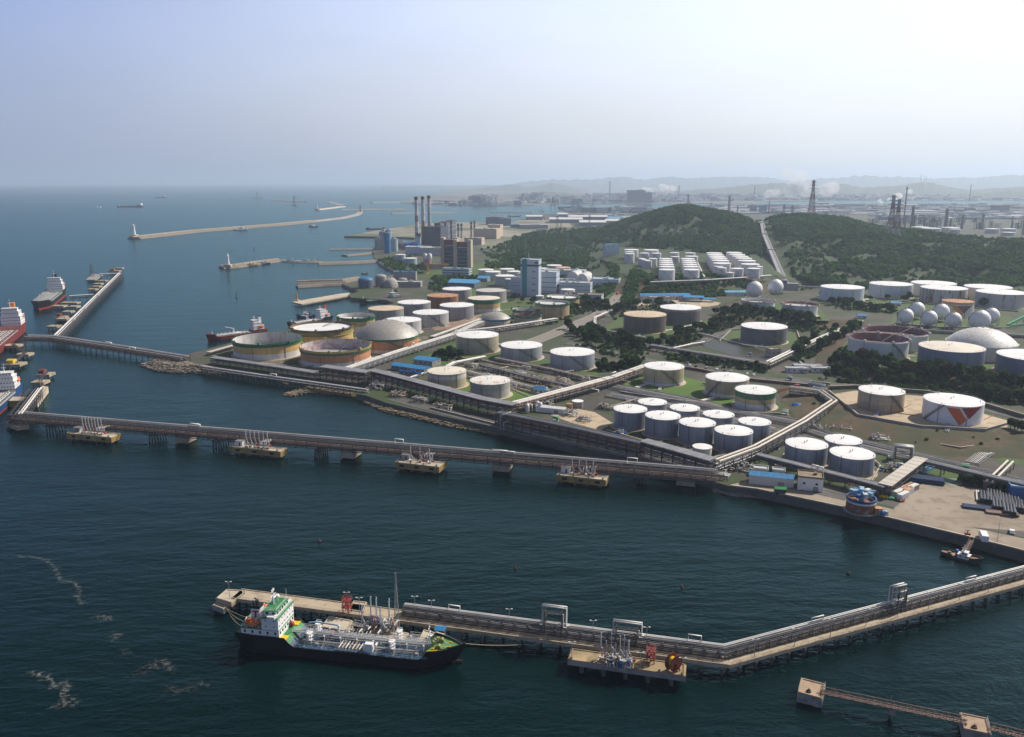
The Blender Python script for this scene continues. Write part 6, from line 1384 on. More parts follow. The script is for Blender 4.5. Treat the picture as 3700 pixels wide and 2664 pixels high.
def tug(label,fx,fy,L_,hd,hullm,housem,deckm,funm=None,group=None,mh=6,name='tugboat',cat='boat',B=None,barge=False):
 p = G(fx,fy,0);th = thing(name,label,cat,p,hd,group);B = B or L_*.3
 ship_hull(th,L_,B,L_*.075,L_*.055,L_*.10,.3,.72,hullm,hullm,deckm,deckm,zboot=.2,rake=L_*.04,bulwark=.7)
 h = L_*.10
 hb = house_block(th,-L_*.08,L_*.20,B*.62,L_*.055,L_*.055+h,housem,WHITE_D,'deckhouse',1);house_block(th,L_*.0,L_*.15,B*.5,L_*.055+h+.1,L_*.055+h*1.8,housem,WHITE_D,'wheelhouse',1)
 mast(th,L_*.04,0,L_*.055+h*1.8,mh,FRAME_L,False)
 mb = MB();mb.box((-L_*.12,0,L_*.055+h*.9),(L_*.06,B*.25,h*1.8));mb.build('funnel',funm or RED,th)
 mb = MB();mb.box((-L_*.3,0,L_*.06+.5),(L_*.08,B*.3,1.0));mb.build('towing_winch',FRAME,th)
 return th
tug('dark green workboat with orange deck gear moored below the quay gangway',3473,2020,15,R(-42),M('dark green hull',(.02,.045,.04),.6),WHITE,M('brown work deck',(.30,.16,.09),.8,0,.3,.4),BLUE_P,None,3,'workboat')
tug('dark blue tug with tall mast behind the white tanker at the inner quay',1110,1146,24,R(200),BLUEH,WHITE,GRYK,RED,None,9)
for x,y,L_,lb,hm,hs in [(908,962,24,'yellow-housed tug moored nearest the lighthouse pier tip',M('cream house',(.6,.42,.16),.6),M('cream house',(.6,.42,.16),.6)),(953,955,24,'white and blue tug second along the lighthouse pier',BLUEH,WHITE),(1062,947,26,'blue grey tug moored midway along the lighthouse pier',BLUEH,BLUE_L),(1118,949,26,'white patrol boat left of the last tug at the lighthouse pier',GRYK,WHITE_D),(1140,947,24,'dark tug at the root of the lighthouse pier',BLACK,WHITE_D)]:
 tug(lb,x,y,L_,R(195),hm,hs,GRYK,RED,None,9)
tug('white ferry tied to the long breakwater',870,833,46,R(10),M('white hull',(.6,.6,.6),.6),WHITE,WHITE_D,WHITE,None,6,'ferry')
tug('small dark boat with white house near the breakwater root',1132,821,34,R(170),BLUEH,WHITE,GRYK,WHITE,None,8,'fishing_boat')
def barge(label,fx0,fx1,fy,B,hm,deckm,house=True,crane=0,z=4):
 a,b = G(fx0,fy,0),G(fx1,fy,0);c =(a+b)/2;L_ =(b-a).length;th = thing('cargo_ship' if house else 'barge',label,'ship' if house else 'barge',c,math.atan2(b.y-a.y,b.x-a.x)+math.pi if house else 0)
 ship_hull(th,L_,B,z,z*.8,z*1.2,.2,.92,hm,hm,deckm,deckm,zboot=.5,rake=L_*.03)
 if house: house_block(th,-L_*.46,-L_*.34,B*.8,z,z+L_*.07,WHITE,WHITE_D,'deckhouse',2);mast(th,-L_*.38,0,z+L_*.07,L_*.06,WHITE)
 if crane: lattice_part(th,crane)
def lattice_part(th,h):
 mb = MB()
 for sx in (-1,1):
  for sy in (-1,1): mb.bar((sx*h*.12,sy*h*.12,3),(sx*h*.03,sy*h*.03,h),h*.03)
 for k in range(5): z = h*(.2+.16*k);w = h*.11*(1-k*.16);mb.bar((-w,-w,z),(w,w,z),h*.02);mb.bar((w,-w,z),(-w,w,z),h*.02)
 mb.bar((0,0,h*.95),(h*.45,0,h*.8),h*.025);mb.build('derrick',FRAME,th)
barge('big cargo ship with white aft house at anchor on the open sea',421,517,749,30,M('far black hull',(.03,.03,.035),.6),GRYK,True,z=11)
barge('faint small ship far out on the sea',560,600,715,26,M('far black hull',(.03,.03,.035),.6),GRYK,True,z=10)
barge('crane barge far out near the horizon',912,948,717,40,M('far grey hull',(.06,.06,.06),.6),GRYK,False,60)
barge('drilling barge with derrick off the far breakwater',1053,1075,743,40,M('far grey hull',(.06,.06,.06),.6),GRYK,False,60)
barge('dark barge moored off the sand spit',1322,1390,829,16,M('far black hull',(.03,.03,.035),.6),GRYK,False)
barge('tiny white boat left of the anchored cargo ship',352,364,751,14,M('white hull',(.6,.6,.6),.6),WHITE_D,True,z=5)
barge('long barge off the warehouses in the bay',1835,1882,783,24,M('far grey hull',(.06,.06,.06),.6),GRYK,False)
tug('white launch beside the dark rubble pier of the power station',1317,991,12,R(20),GRYK,WHITE,GRYK,WHITE,None,3,'launch')
# buoys
def buoy(label,fx,fy,m,h=3.0,r=1.0):
 p = G(fx,fy,0);th = thing('buoy',label,'buoy',p,0);mb = MB();mb.lathe([(r,-.6),(r,.35),(r*.7,.6),(.02,.65)],12,smooth=False);mb.build('float',m,th);mb = MB();mb.tube((0,0,.5),(0,0,h),r*.22,6);mb.tube((0,0,h*.7),(0,0,h),r*.5,8);mb.build('beacon',m,th)
BUOYG = M('green buoy paint',(.01,.14,.09),.5);BUOYD = M('dark buoy paint',(.03,.02,.02),.6);BUOYR = M('dark red buoy paint',(.14,.03,.02),.6)
buoy('green channel buoy with tall beacon off the lighthouse pier',855,1076,BUOYG,6,1.6);buoy('far green buoy in the middle of the harbour',826,1018,BUOYG,6,1.6);buoy('dark buoy off the lighthouse pier near the spit',918,905,BUOYD,7,2.0)
buoy('black spherical buoy floating between quay and foreground pier',3065,2074,BUOYD,1.2,.7);buoy('tiny dark buoy left of the foreground tanker mast',1154,1957,BUOYR,1.0,.6);buoy('tiny dark buoy above the foreground pier, left',1862,2056,BUOYR,1.0,.5);buoy('tiny dark buoy above the foreground pier, right',2464,2123,BUOYR,1.0,.55)
# ---------------------------------------------------------------- buildings
def windows_on(h,L_,W,z0,z1,rows,n,m=None,faces='fs',ww=1.4,wh=1.3,strip=False):
 m = m or GLASS
 for r in range(rows):
  z = z0+(z1-z0)*(r+.55)/rows
  for f in faces:
   s =-1 if f in 'fl' else 1;k = n if f in 'fb' else max(2,int(n*W/L_))
   ln = L_ if f in 'fb' else W
   mb = MB()
   if strip:
    if f in 'fb': mb.box((0,s*(W/2+.04),z),(ln*.96,.1,wh))
    else: mb.box((s*(L_/2+.04),0,z),(.1,ln*.96,wh))
   else:
    for i in range(k):
     u =-ln/2+ln*(i+.5)/k
     if f in 'fb': mb.box((u,s*(W/2+.04),z),(ww,.1,wh))
     else: mb.box((s*(L_/2+.04),u,z),(.1,ww,wh))
   mb.build('window',m,h)
def shed(label,fx,fy,L_,W,H,rz,wall=None,roof=None,rh=1.6,z=GZ,name='shed',cat='shed',group=None,win=1,flat=False,door=True):
 p = G(fx,fy,z);th = thing(name,label,cat,p,rz,group)
 mb = MB();mb.boxb(0,0,-.3,L_,W,H+.3);w = mb.build('wall',wall or WHITE_D,th)
 mb = MB()
 if flat:
  mb.boxb(0,0,H,L_+.5,W+.5,.25)
  for a,b in (((-L_/2,-W/2),(L_/2,-W/2)),((L_/2,-W/2),(L_/2,W/2)),((L_/2,W/2),(-L_/2,W/2)),((-L_/2,W/2),(-L_/2,-W/2))): mb.bar((a[0],a[1],H+.55),(b[0],b[1],H+.55),.25,.6)
  if L_ > 8: mb.boxb(L_*.2,W*.1,H+.2,L_*.12,W*.2,1.2)
 else:
  mb.gable(L_,W,rh,.35,H+.004)
  for i in range(int(L_/3)+1):
   x =-L_/2+i*3.0;mb.bar((x,-W/2-.3,H+.04),(x,0,H+rh+.06),.12);mb.bar((x,W/2+.3,H+.04),(x,0,H+rh+.06),.12)
 mb.build('roof',roof or BLUE_R,th)
 if win: windows_on(w,L_,W,.4,H,win,max(2,int(L_/4)),None,'flr',1.2,1.0)
 if door: mb = MB();mb.box((L_*.22,-W/2-.05,1.2),(min(3.0,L_*.2),.1,2.4));mb.build('door',FRAME_L,w)
 return th
RZ = R(-27)
shed('blue gable-roofed shed, left one of three beside the diagonal pipe rack',1456,1336,16,9,3.6,RZ,FRAME_L,group='three blue-roofed sheds',win=1)
shed('blue gable-roofed shed, front one of three beside the diagonal pipe rack',1515,1346,16,10,4.2,RZ,FRAME_L,group='three blue-roofed sheds')
shed('blue gable-roofed shed, highest of three beside the dark bush clump',1544,1318,18,13,5.0,RZ,FRAME_L,group='three blue-roofed sheds')
shed('low flat-roofed annex in front of the three blue-roofed sheds',1482,1356,18,4,2.4,RZ,FRAME_L,BLUE_P,flat=True,name='annex',cat='shed')
shed('small blue-roofed hut on the grass beside the grey beige tank',1952,1420,8,5.5,3.2,RZ,WHITE_D)
shed('cream shed with blue roof on the quay beside the jetty root',2785,1748,21,6.5,4.6,R(-16),M('cream shed wall',(.62,.60,.54),.6,0,.06,.2),rh=1.4,win=0)
b = shed('white two-storey block with flat roof on the quay',2925,1762,11.5,9.5,6.4,R(-18),WHITE,M('dirty flat roof',(.26,.20,.14),.9,0,.3,.3),flat=True,name='quay_building',cat='building',win=1)
shed('small grey cabin behind the blue-roofed quay shed',2748,1716,7,5,3.6,R(-16),FRAME_L,M('pale cabin roof',(.5,.5,.5),.6),flat=True,win=0,name='cabin',cat='hut')
shed('pale grey cabin between quay shed and pipe rack',2812,1722,6,4,3.6,R(-16),FRAME_L,M('pale cabin roof',(.5,.5,.5),.6),flat=True,win=0,name='cabin',cat='hut')
shed('long white arched shed in the pump yard behind the coast rack',1990,1490,19,4.5,3.4,R(-20),WHITE,WHITE,rh=1.0,win=0,name='long_shed')
for k,(x,y) in enumerate([(1905,1493),(1942,1483),(1952,1487)]):
 p = G(x,y,GZ);th = thing('process_vessel','white upright vessel, %s of three at the foot of the rust-coloured rack'%['leftmost','middle','rightmost'][k],'vessel',p,0,'white vessels at the rack foot')
 mb = MB();mb.lathe([(.01,.6),(1.3,1.0),(1.4,1.4),(1.4,5.2),(1.1,5.9),(.01,6.2)],14);mb.build('shell',WHITE,th);mb = MB()
 for a in range(4): mb.tube((1.1*math.cos(a*1.57),1.1*math.sin(a*1.57),-.2),(1.1*math.cos(a*1.57),1.1*math.sin(a*1.57),1.2),.12,6)
 mb.build('leg_frame',FRAME_L,th)
# blue roofed depot beyond the brown tanks
shed('long white depot with bright blue roof at the foot of the green slope',2400,1081,64,14,5.5,R(3),WHITE_D,name='depot',cat='building',rh=2.0)
shed('flat grey office block in front of the long blue-roofed depot',2383,1094,28,13,7.0,R(3),M('grey office wall',(.42,.45,.48),.6,0,.08,.1),CONC_G,flat=True,name='office',cat='building',win=2)
def canopy(label,fx,fy,L_,W,H,rz,z=GZ):
 th = thing('canopy',label,'canopy',G(fx,fy,z),rz)
 for sx in (-1,1):
  for sy in (-1,1): mb = MB();mb.tube((sx*L_*.4,sy*W*.4,-.2),(sx*L_*.4,sy*W*.4,H),.3,6);mb.build('post',FRAME_L,th)
 mb = MB();mb.gable(L_,W,1.6,0,H);mb.build('roof',BLUE_R,th)
canopy('open blue-roofed canopy right of the long depot',2505,1088,26,17,5.5,R(-12));canopy('lower blue canopy nearest the tree belt',2556,1090,20,11,3.6,R(-12))
shed('small white building with pale blue roof beside the gas sphere pair',2665,1068,36,12,5,R(2),WHITE_D,M('pale blue roof',(.10,.42,.60),.5),name='depot',cat='building')
shed('blue-roofed hut in the terrace trees',3234,1104,11,9,3.2,R(-10),WHITE_D,z=10.0);shed('tiny blue-roofed gatehouse at the top end of the white twin pipes',3113,1150,9,7,3,R(-15),WHITE_D,z=10.0)
shed('small concrete pump house at the pond corner',2792,1288,10,8,6.5,R(20),CONC_L,CONC,flat=True,name='pump_house',cat='building',win=1)
for k,(x,y,l) in enumerate([(2878,1345,17),(2930,1336,26),(2975,1345,18),(2990,1338,11)]):
 shed(['white container-like cabin at the road junction, leftmost','long white cabin row behind the junction','white cabin near the tree belt','small white cabin at the right end of the cabin group'][k],x,y,l,5,3.2,R(-10),WHITE_D,WHITE,flat=True,win=1,name='site_cabin',cat='cabin',group='white site cabins at the junction')
shed('silvery box container at the edge of the asphalt yard',2950,1404,12,3,3,R(-48),FRAME_L,M('silver roof',(.5,.52,.55),.4),flat=True,win=0,name='container',cat='container')
shed('second silvery box container nearer the beige rack',2960,1420,9,3,3,R(-48),FRAME_L,M('silver roof',(.5,.52,.55),.4),flat=True,win=0,name='container',cat='container')
# white factory with the teal-striped tower
FW = M('factory white cladding',(.50,.55,.61),.5,0,.05,.05);FG = M('factory grey band',(.10,.16,.22),.5);FR = M('factory grey roof',(.40,.42,.44),.7,0,.12,.1)
def block(name,label,cat,fx,fy,L_,W,H,rz,wall,roof,z=GZ,bands=(),band_m=None,group=None,win=0,parent=None,strip=True):
 p = G(fx,fy,z);th = thing(name,label,cat,p,rz,group);mb = MB();mb.boxb(0,0,-.5,L_,W,H+.5);w = mb.build('wall',wall,th)
 mb = MB();mb.boxb(0,0,H,L_-.6,W-.6,.2)
 for a,b in (((-L_/2,-W/2),(L_/2,-W/2)),((L_/2,-W/2),(L_/2,W/2)),((L_/2,W/2),(-L_/2,W/2)),((-L_/2,W/2),(-L_/2,-W/2))): mb.bar((a[0],a[1],H+.4),(b[0],b[1],H+.4),.5,.8)
 rd = random.Random(int(fx));
 for _ in range(3): mb.boxb(rd.uniform(-.3,.3)*L_,rd.uniform(-.3,.3)*W,H+.2,L_*rd.uniform(.06,.14),W*rd.uniform(.08,.2),rd.uniform(1,2.4))
 mb.build('roof',roof,th)
 for zf in bands: mb = MB();mb.box((0,0,H*zf),(L_+.16,W+.16,max(.6,H*.03)));mb.build('wall_band',band_m or FG,w)
 if win: windows_on(w,L_,W,1,H-1,win,max(3,int(L_/5)),GLASS,'flr',1.6,1.2,strip)
 return th,p,w
RF = R(-14)
t,p,w = block('factory_tower','tall white factory tower with a teal vertical stripe','building',1918,1068,24,17,47,RF,FW,FW)
mb = MB();mb.box((-6.6,-8.6,24.2),(6.4,.5,48.8));mb.build('teal_stripe',TEAL,t);mb = MB();mb.box((0,0,40.0),(24.3,17.3,2.4));mb.build('wall_band',M('dark teal band',(.012,.06,.075),.5),t)
mb = MB();mb.box((9.0,-8.6,43.6),(5,.3,2.6));mb.build('louvre',FG,t);mb = MB();mb.tube((-4,3,47),(-4,3,56),.4,6);mb.build('mast',FRAME_L,t)
for k in range(4): mb = MB();mb.box((5.5,-8.55,8+k*8),(5,.2,.9));mb.build('window',GLASS,t)
block('factory_wing','white factory block with dark window bands right of the teal tower','building',1972,1056,33,24,28,RF,FW,FR,bands=(.08,.30,.52,.76))
block('factory_wing','lower white factory wing left of the teal tower','building',1868,1058,14,14,21,RF,FW,FR,bands=(.5,.7))
block('factory_wing','white factory hall behind the arched roofs','building',2040,1006,64,24,13,RF,FW,FR,bands=(.4,))
block('factory_wing','stepped white factory hall in front of the arched roofs','building',2080,1058,42,20,14,RF,FW,FR,bands=(.35,.7))
block('factory_wing','long low white factory wing nearest the trees','building',2110,1092,46,20,10,RF,FW,M('brown flat roof',(.20,.16,.14),.9,0,.2,.1),bands=(.3,.62))
block('factory_wing','low white hall with glass doors at the highway side','building',2190,1038,38,26,12,RF,FW,M('pale blue flat roof',(.34,.42,.48),.6),win=1,strip=False)
block('factory_wing','white process block between tower and arched roofs','building',2042,1040,38,14,12,RF,FW,FR,bands=(.5,))
def arch_hall(label,fx,fy,L_,W,H,rz,z0):
 th = thing('arched_hall',label,'building',G(fx,fy,GZ),rz,'white arched halls of the factory');mb = MB();n = 14
 pr =[(W/2*math.cos(math.pi*i/n),H*math.sin(math.pi*i/n)) for i in range(n+1)]
 mb.hull([[(-L_/2,y,z0+z) for y,z in pr],[(L_/2,y,z0+z) for y,z in pr]],0,True);mb.add([(-L_/2,y,z0+z) for y,z in pr],[tuple(range(n+1))]);mb.add([(L_/2,y,z0+z) for y,z in pr],[tuple(range(n+1))[::-1]]);mb.build('vault',WHITE_D,th)
 mb = MB();mb.boxb(0,0,-.4,L_,W,z0+.4);mb.build('wall',M('pale factory wall',(.45,.45,.43),.6),th)
 for k in range(4): mb = MB();x =-L_/2+L_*(k+.3)/4;mb.hull([[(x,y*1.02,z0+z*1.02) for y,z in pr],[(x+1.4,y*1.02,z0+z*1.02) for y,z in pr]],0,True);mb.build('vault_rib',FRAME_L,th)
arch_hall('white arched-roof hall, rear one behind the factory',2078,1025,34,17,10,R(72),9);arch_hall('white arched-roof hall, front one beside the dark chimney',2112,1036,36,18,11,R(72),9)
p = G(2140,1038,GZ);th = thing('chimney','slim dark chimney beside the arched halls','chimney',p);mb = MB();mb.tube((0,0,-.5),(0,0,24),.9,10,.7);mb.build('stack',M('brown stack',(.18,.14,.12),.7),th);mb = MB();mb.tube((0,0,24),(0,0,24.8),.95,10);mb.build('rim',FRAME,th)
# ---- power station
def striped_stack(label,fx,fy,ztopF,r0,r1,group,bands,z=GZ):
 p = G(fx,fy,z);r = ray(fx,ztopF);H = CAM_H + r.z*p.y/r.y - z;th = thing('chimney',label,'chimney',p,0,group)
 n = len(bands)
 for k,m in enumerate(bands):
  mb = MB();a,b = k/n,(k+1)/n;mb.lathe([(r0+(r1-r0)*a,H*a-.3),(r0+(r1-r0)*b,H*b)],20);mb.build('stack_section',m,th)
  if k in (2,4,6): mb = MB();q = r0+(r1-r0)*b;mb.lathe([(q,H*b-.4),(q+1.1,H*b-.4),(q+1.1,H*b+.3),(q,H*b+.3)],20,smooth=False);mb.build('gallery',FRAME_L,th)
 mb = MB();mb.lathe([(r1+.4,H-7),(r1+.7,H-6.8),(r1+.7,H),(r1-.5,H),(r1-.5,H-2),(.01,H-2)],20,smooth=False);mb.build('crown',M('sooty stack crown',(.10,.09,.09),.8),th)
SG = M('grey stack concrete',(.44,.43,.44),.8,0,.12,.06);SW = M('pale stack concrete',(.58,.56,.55),.8,0,.1,.06);SRd = M('faded red stack band',(.30,.17,.14),.8,0,.15,.08)
bs =[SG,SRd,SG,SW,SRd,SW,SG,SW]
striped_stack('tall banded power station chimney, left of three',1508,892,711,4.6,3.6,'three tall power station chimneys',bs);striped_stack('tall banded power station chimney, middle of three',1531,884,710,4.6,3.6,'three tall power station chimneys',[SG,SW,SG,SRd,SW,SG,SW,SG]);striped_stack('tall grey power station chimney, right of three',1553,876,707,4.6,3.6,'three tall power station chimneys',[SG,SG,SW,SG,SG,SG,SW,SG])
for k,(x,yt,yb,lb) in enumerate([(1656,808,860,'slim dark chimney, first of four behind the boiler house'),(1668,808,860,'slim dark chimney, second of four behind the boiler house'),(1703,801,856,'slim dark chimney, third of four behind the boiler house'),(1715,799,856,'slim dark chimney, fourth of four behind the boiler house')]): striped_stack(lb,x,yb,yt,2.8,2.3,'four slim chimneys',[SG,SG,M('dark stack',(.12,.12,.13),.7),SG])
for k,(x,yt,yb,lb) in enumerate([(1507,840,900,'pale blue short chimney, left of two before the boiler house'),(1517,844,900,'pale blue short chimney, right of two before the boiler house')]): striped_stack(lb,x,yb,yt,3.0,2.6,'two pale blue short chimneys',[BLUE_L,M('pale blue stack',(.45,.55,.6),.6),BLUE_L])
BH = M('dark blue boiler cladding',(.055,.075,.11),.6,0,.25,.06);MAR = M('maroon cladding',(.18,.055,.05),.6,0,.2,.08);BEI = M('beige tower concrete',(.48,.40,.30),.8,0,.08,.05)
t,p,w = block('boiler_house','dark blue power station boiler house beside the tall chimneys','building',1572,888,48,44,44,R(-18),BH,FRAME,bands=(.2,.5,.75),band_m=M('rust band',(.16,.08,.06),.7))
for k in range(3):
 t,p,w = block('boiler_tower','dark framed boiler tower with maroon top, %s of three'%['left','middle','right'][k],'building',1589+21*k,884-7*k,15,26,50,R(-18),M('grey blue framed cladding',(.11,.12,.15),.6,0,.3,.1),MAR,group='three boiler towers',bands=(.3,.6,.8),band_m=FRAME_L)
def twin_tower(label,fx,fy,rz,H=50):
 th = thing('flue_tower',label,'building',G(fx,fy,GZ),rz,'beige twin-shaft towers')
 for s in (-1,1): mb = MB();mb.boxb(s*12.5,0,-.5,6.5,14,H);mb.build('shaft',BEI,th)
 mb = MB();mb.boxb(0,0,H*.72,18.4,12,H*.2);mb.build('maroon_block',MAR,th);mb = MB();mb.boxb(0,1.5,-.5,18.4,9,H*.7);mb.build('dark_core',BH,th)
 for k in range(5): mb = MB();mb.boxb(0,-4.5,H*(.1+.13*k),18.3,3,.7);mb.build('platform',FRAME_L,th)
twin_tower('left of two beige towers with maroon tops at the power station',1627,960,R(-12),50);twin_tower('right of two beige towers with maroon tops, nearer the tanks',1674,966,R(-12),48)
block('power_hall','white hall in front of the boiler house','building',1512,918,50,22,15,R(-12),FW,WHITE_D);block('power_hall','pale yellow-roofed hall beside the beige towers','building',1575,922,62,26,15,R(-12),M('pale hall wall',(.5,.5,.5),.6),M('cream flat roof',(.52,.50,.42),.7),bands=(.6,))
for k,(x,y,l,w_,h) in enumerate([(1760,862,62,40,26),(1715,884,42,26,16),(1790,852,36,30,30)]): block('turbine_hall',['cream turbine hall right of the slim chimneys','white low turbine annex with dark panels','cream upper block of the turbine hall'][k],'building',x,y,l,w_,h,R(-14),M('cream hall wall',(.55,.44,.34),.7,0,.06,.05),M('cream flat roof',(.52,.50,.42),.7),bands=(.55,) if k == 1 else ())
for k,(x,y,r,h,m,lb) in enumerate([(1369,902,9,24,M('grey silo',(.36,.37,.38),.7),'squat grey silo block at the left end of the power station'),(1386,900,9,38,M('grey silo',(.36,.37,.38),.7),'tall grey silo at the left end of the power station'),(1405,902,7,42,BLUE_L,'pale blue silo with dark rim'),(1401,916,7,42,M('strong blue silo',(.03,.18,.34),.6),'deep blue silo at the left end of the power station'),(1425,908,8,26,M('pale blue silo',(.40,.47,.52),.6),'pale silo right of the deep blue silo')]):
 p = G(x,y,GZ);th = thing('silo',lb,'silo',p);mb = MB();mb.lathe([(r,-.4),(r,h)],20);mb.build('shell',m,th);mb = MB();mb.lathe([(r+.3,h-.3),(r+.3,h+.4),(.01,h+1.5)],20,smooth=False);mb.build('roof',FRAME_L,th);mb = MB();mb.boxb(0,0,h+1,r*.7,r*.7,3.5);mb.build('headhouse',m,th)
p = G(1455,895,GZ);th = thing('coal_dome','dark rounded coal dome beside the silos','dome',p);mb = MB();mb.lathe([(20*math.cos(a),16*math.sin(a)-.3) for a in [R(90*i/8) for i in range(8)]]+[(.01,15.8)],24);mb.build('shell',M('dark dome',(.14,.13,.12),.8,0,.3,.2),th);mb = MB();mb.tube((0,0,15.5),(0,0,17.5),2,8);mb.build('cap',FRAME_L,th)
shed('deep blue shed at the foot of the tall chimneys',1490,900,34,20,12,R(-12),BLUE_P,BLUE_P,rh=3,win=0,name='coal_shed')
p = G(1545,970,GZ);th = thing('red_tank_tower','pinkish red tower with white domed tanks near the power station','tower',p);mb = MB();mb.lathe([(7,-.4),(7,16)],16);mb.build('shell',M('pink tower',(.42,.22,.2),.7),th)
for s in (-1,1): mb = MB();mb.lathe([(4,16),(4,24),(.01,26)],14,(s*4,0,0));mb.build('white_dome',WHITE_D,th)
block('control_building','blue white striped control building below the beige towers','building',1652,1000,44,18,13,R(-14),FW,M('teal grey roof',(.22,.3,.32),.7),win=3)
# gantry crane, orange
th = thing('gantry_crane','orange gantry crane in front of the beige towers','crane',G(1578,990,GZ),R(-14))
for sx in (-1,1):
 mb = MB()
 for sy in (-1,1): mb.bar((sx*16,sy*5,-.3),(sx*15,sy*2,15),1.0)
 mb.bar((sx*16,-5,.4),(sx*16,5,.4),.9);mb.build('leg',M('crane orange',(.55,.24,.05),.6),th)
mb = MB();mb.bar((-20,0,15.5),(20,0,15.5),2.2,1.8);mb.build('girder',M('crane orange',(.55,.24,.05),.6),th);mb = MB();mb.boxb(4,0,13,3,3,2);mb.build('trolley',FRAME_L,th)
# harbour works by the inner basin
def drum_dome(label,fx,fy,r,h,m,cap): 
 th = thing('bulk_silo',label,'silo',G(fx,fy,GZ));mb = MB();mb.lathe([(r,-.4),(r,h)],20);mb.build('shell',m,th);mb = MB();mb.lathe([(r*math.cos(a),h+r*.42*math.sin(a)) for a in [R(90*i/6) for i in range(6)]]+[(.01,h+r*.42)],20);mb.build('dome_roof',cap,th)
SGR = M('cement grey',(.30,.28,.26),.8,0,.1,.1)
drum_dome('blue-capped grey silo by the inner basin',1322,1040,10.5,11,M('blue grey silo',(.10,.13,.19),.7),M('dull blue cap',(.03,.16,.32),.6));drum_dome('grey cement silo left of the long dome',1377,1035,8,14,SGR,SGR);drum_dome('small tapering cement dome behind the long dome',1455,1018,7,3,SGR,SGR)
def long_dome(label,fx,fy,L_,r,rz):
 th = thing('cement_shed',label,'shed',G(fx,fy,GZ),rz);mb = MB();n = 12;secs =[]
 for i in range(11):
  t =-1+2*i/10;k = math.sqrt(max(.02,1-max(0,(abs(t)-.6)/.4)**2));secs.append([(t*L_/2,r*k*math.cos(math.pi*j/n),r*k*math.sin(math.pi*j/n)*1.1-.3) for j in range(n+1)])
 mb.hull(secs,0,True);mb.build('shell',SGR,th);mb = MB();mb.tube((0,0,r),(0,0,r+3),1,8);mb.build('vent',SGR,th)
long_dome('long rounded grey cement shed by the inner basin',1412,1035,44,11,R(100))
block('harbour_warehouse','low grey warehouse right of the cement shed','warehouse',1478,1036,36,14,7,R(-4),SGR,M('pale roof',(.46,.46,.45),.7));block('harbour_office','grey block with bright blue roof line behind the cement domes','building',1465,1012,34,12,12,R(-4),SGR,BLUE_R)
shed('blue gable-roofed workshop right of the cement yard',1678,1034,40,26,6,R(-18),M('dark blue wall',(.12,.17,.22),.7),M('bright sky-blue roof',(.10,.36,.62),.5),rh=4,name='workshop',cat='building');shed('pale blue pyramid-roofed shed behind the tanks',1748,1016,16,14,5,R(-18),FRAME_L,M('bright sky-blue roof',(.10,.36,.62),.5),rh=3,win=0)
shed('white blue-tinted box building on the left hill foot by the slim tanks',2208,930,28,16,24,R(8),M('pale blue hall',(.46,.54,.60),.6),BLUE_L,flat=True,name='hall',cat='building',z=12.0,win=0)
# far warehouses on the reclaimed land
rd = random.Random(11)
WHS =[(1790,812,62,46,26,'grey blue block of silos'),(1828,815,40,40,24,'grey silo block beside the first'),(1885,822,70,30,10,'dark blue roofed hall'),(1930,826,90,40,12,'pale hall with orange sides')]
for k,(fx,fy,l,w_,h,lb) in enumerate(WHS): block('far_warehouse',lb+' on the reclaimed land','warehouse',fx,fy,l,w_,h,R(-4),[M('far slate wall',(.14,.17,.22),.7),M('far slate wall',(.14,.17,.22),.7),M('far blue wall',(.10,.16,.25),.7),M('far pale wall',(.42,.38,.35),.7)][k],ROOFPLATE if k < 2 else M('far pale roof',(.5,.5,.5),.7))
for k,(x0,x1,y,d,m,lb) in enumerate([(1985,2105,806,50,'W','long white-roofed warehouse left of the pylons'),(2055,2195,796,45,'W','longest pale warehouse at the back'),(2015,2050,786,40,'W','short pale warehouse behind'),(2095,2190,818,60,'W','broad white-roofed warehouse by the hill'),(2190,2240,812,50,'W','white-roofed warehouse touching the hill'),(2196,2245,802,40,'B','blue-roofed warehouse touching the hill'),(1900,1960,795,30,'W','low pale shed beside the red crane'),(2250,2300,800,40,'G','grey shed cluster at the hill edge')]):
 a,b = G(x0,y,GZ),G(x1,y,GZ);c =(a+b)/2;th = thing('warehouse',lb+' on the reclaimed land','warehouse',(c.x,c.y,GZ),R(-3),'warehouses on the reclaimed land');l =(b-a).length
 mb = MB();mb.boxb(0,d,-.3,l,d*2,13);mb.build('wall',M('far wall grey',(.22,.24,.27),.7),th);mb = MB();mb.gable(l,d*2,5,1,12.8,0,(0,d));mb.build('roof',{'W':M('far white roof',(.62,.61,.60),.6),'B':M('far blue roof',(.12,.30,.50),.6),'G':M('far grey roof',(.34,.36,.38),.6)}[m],th)
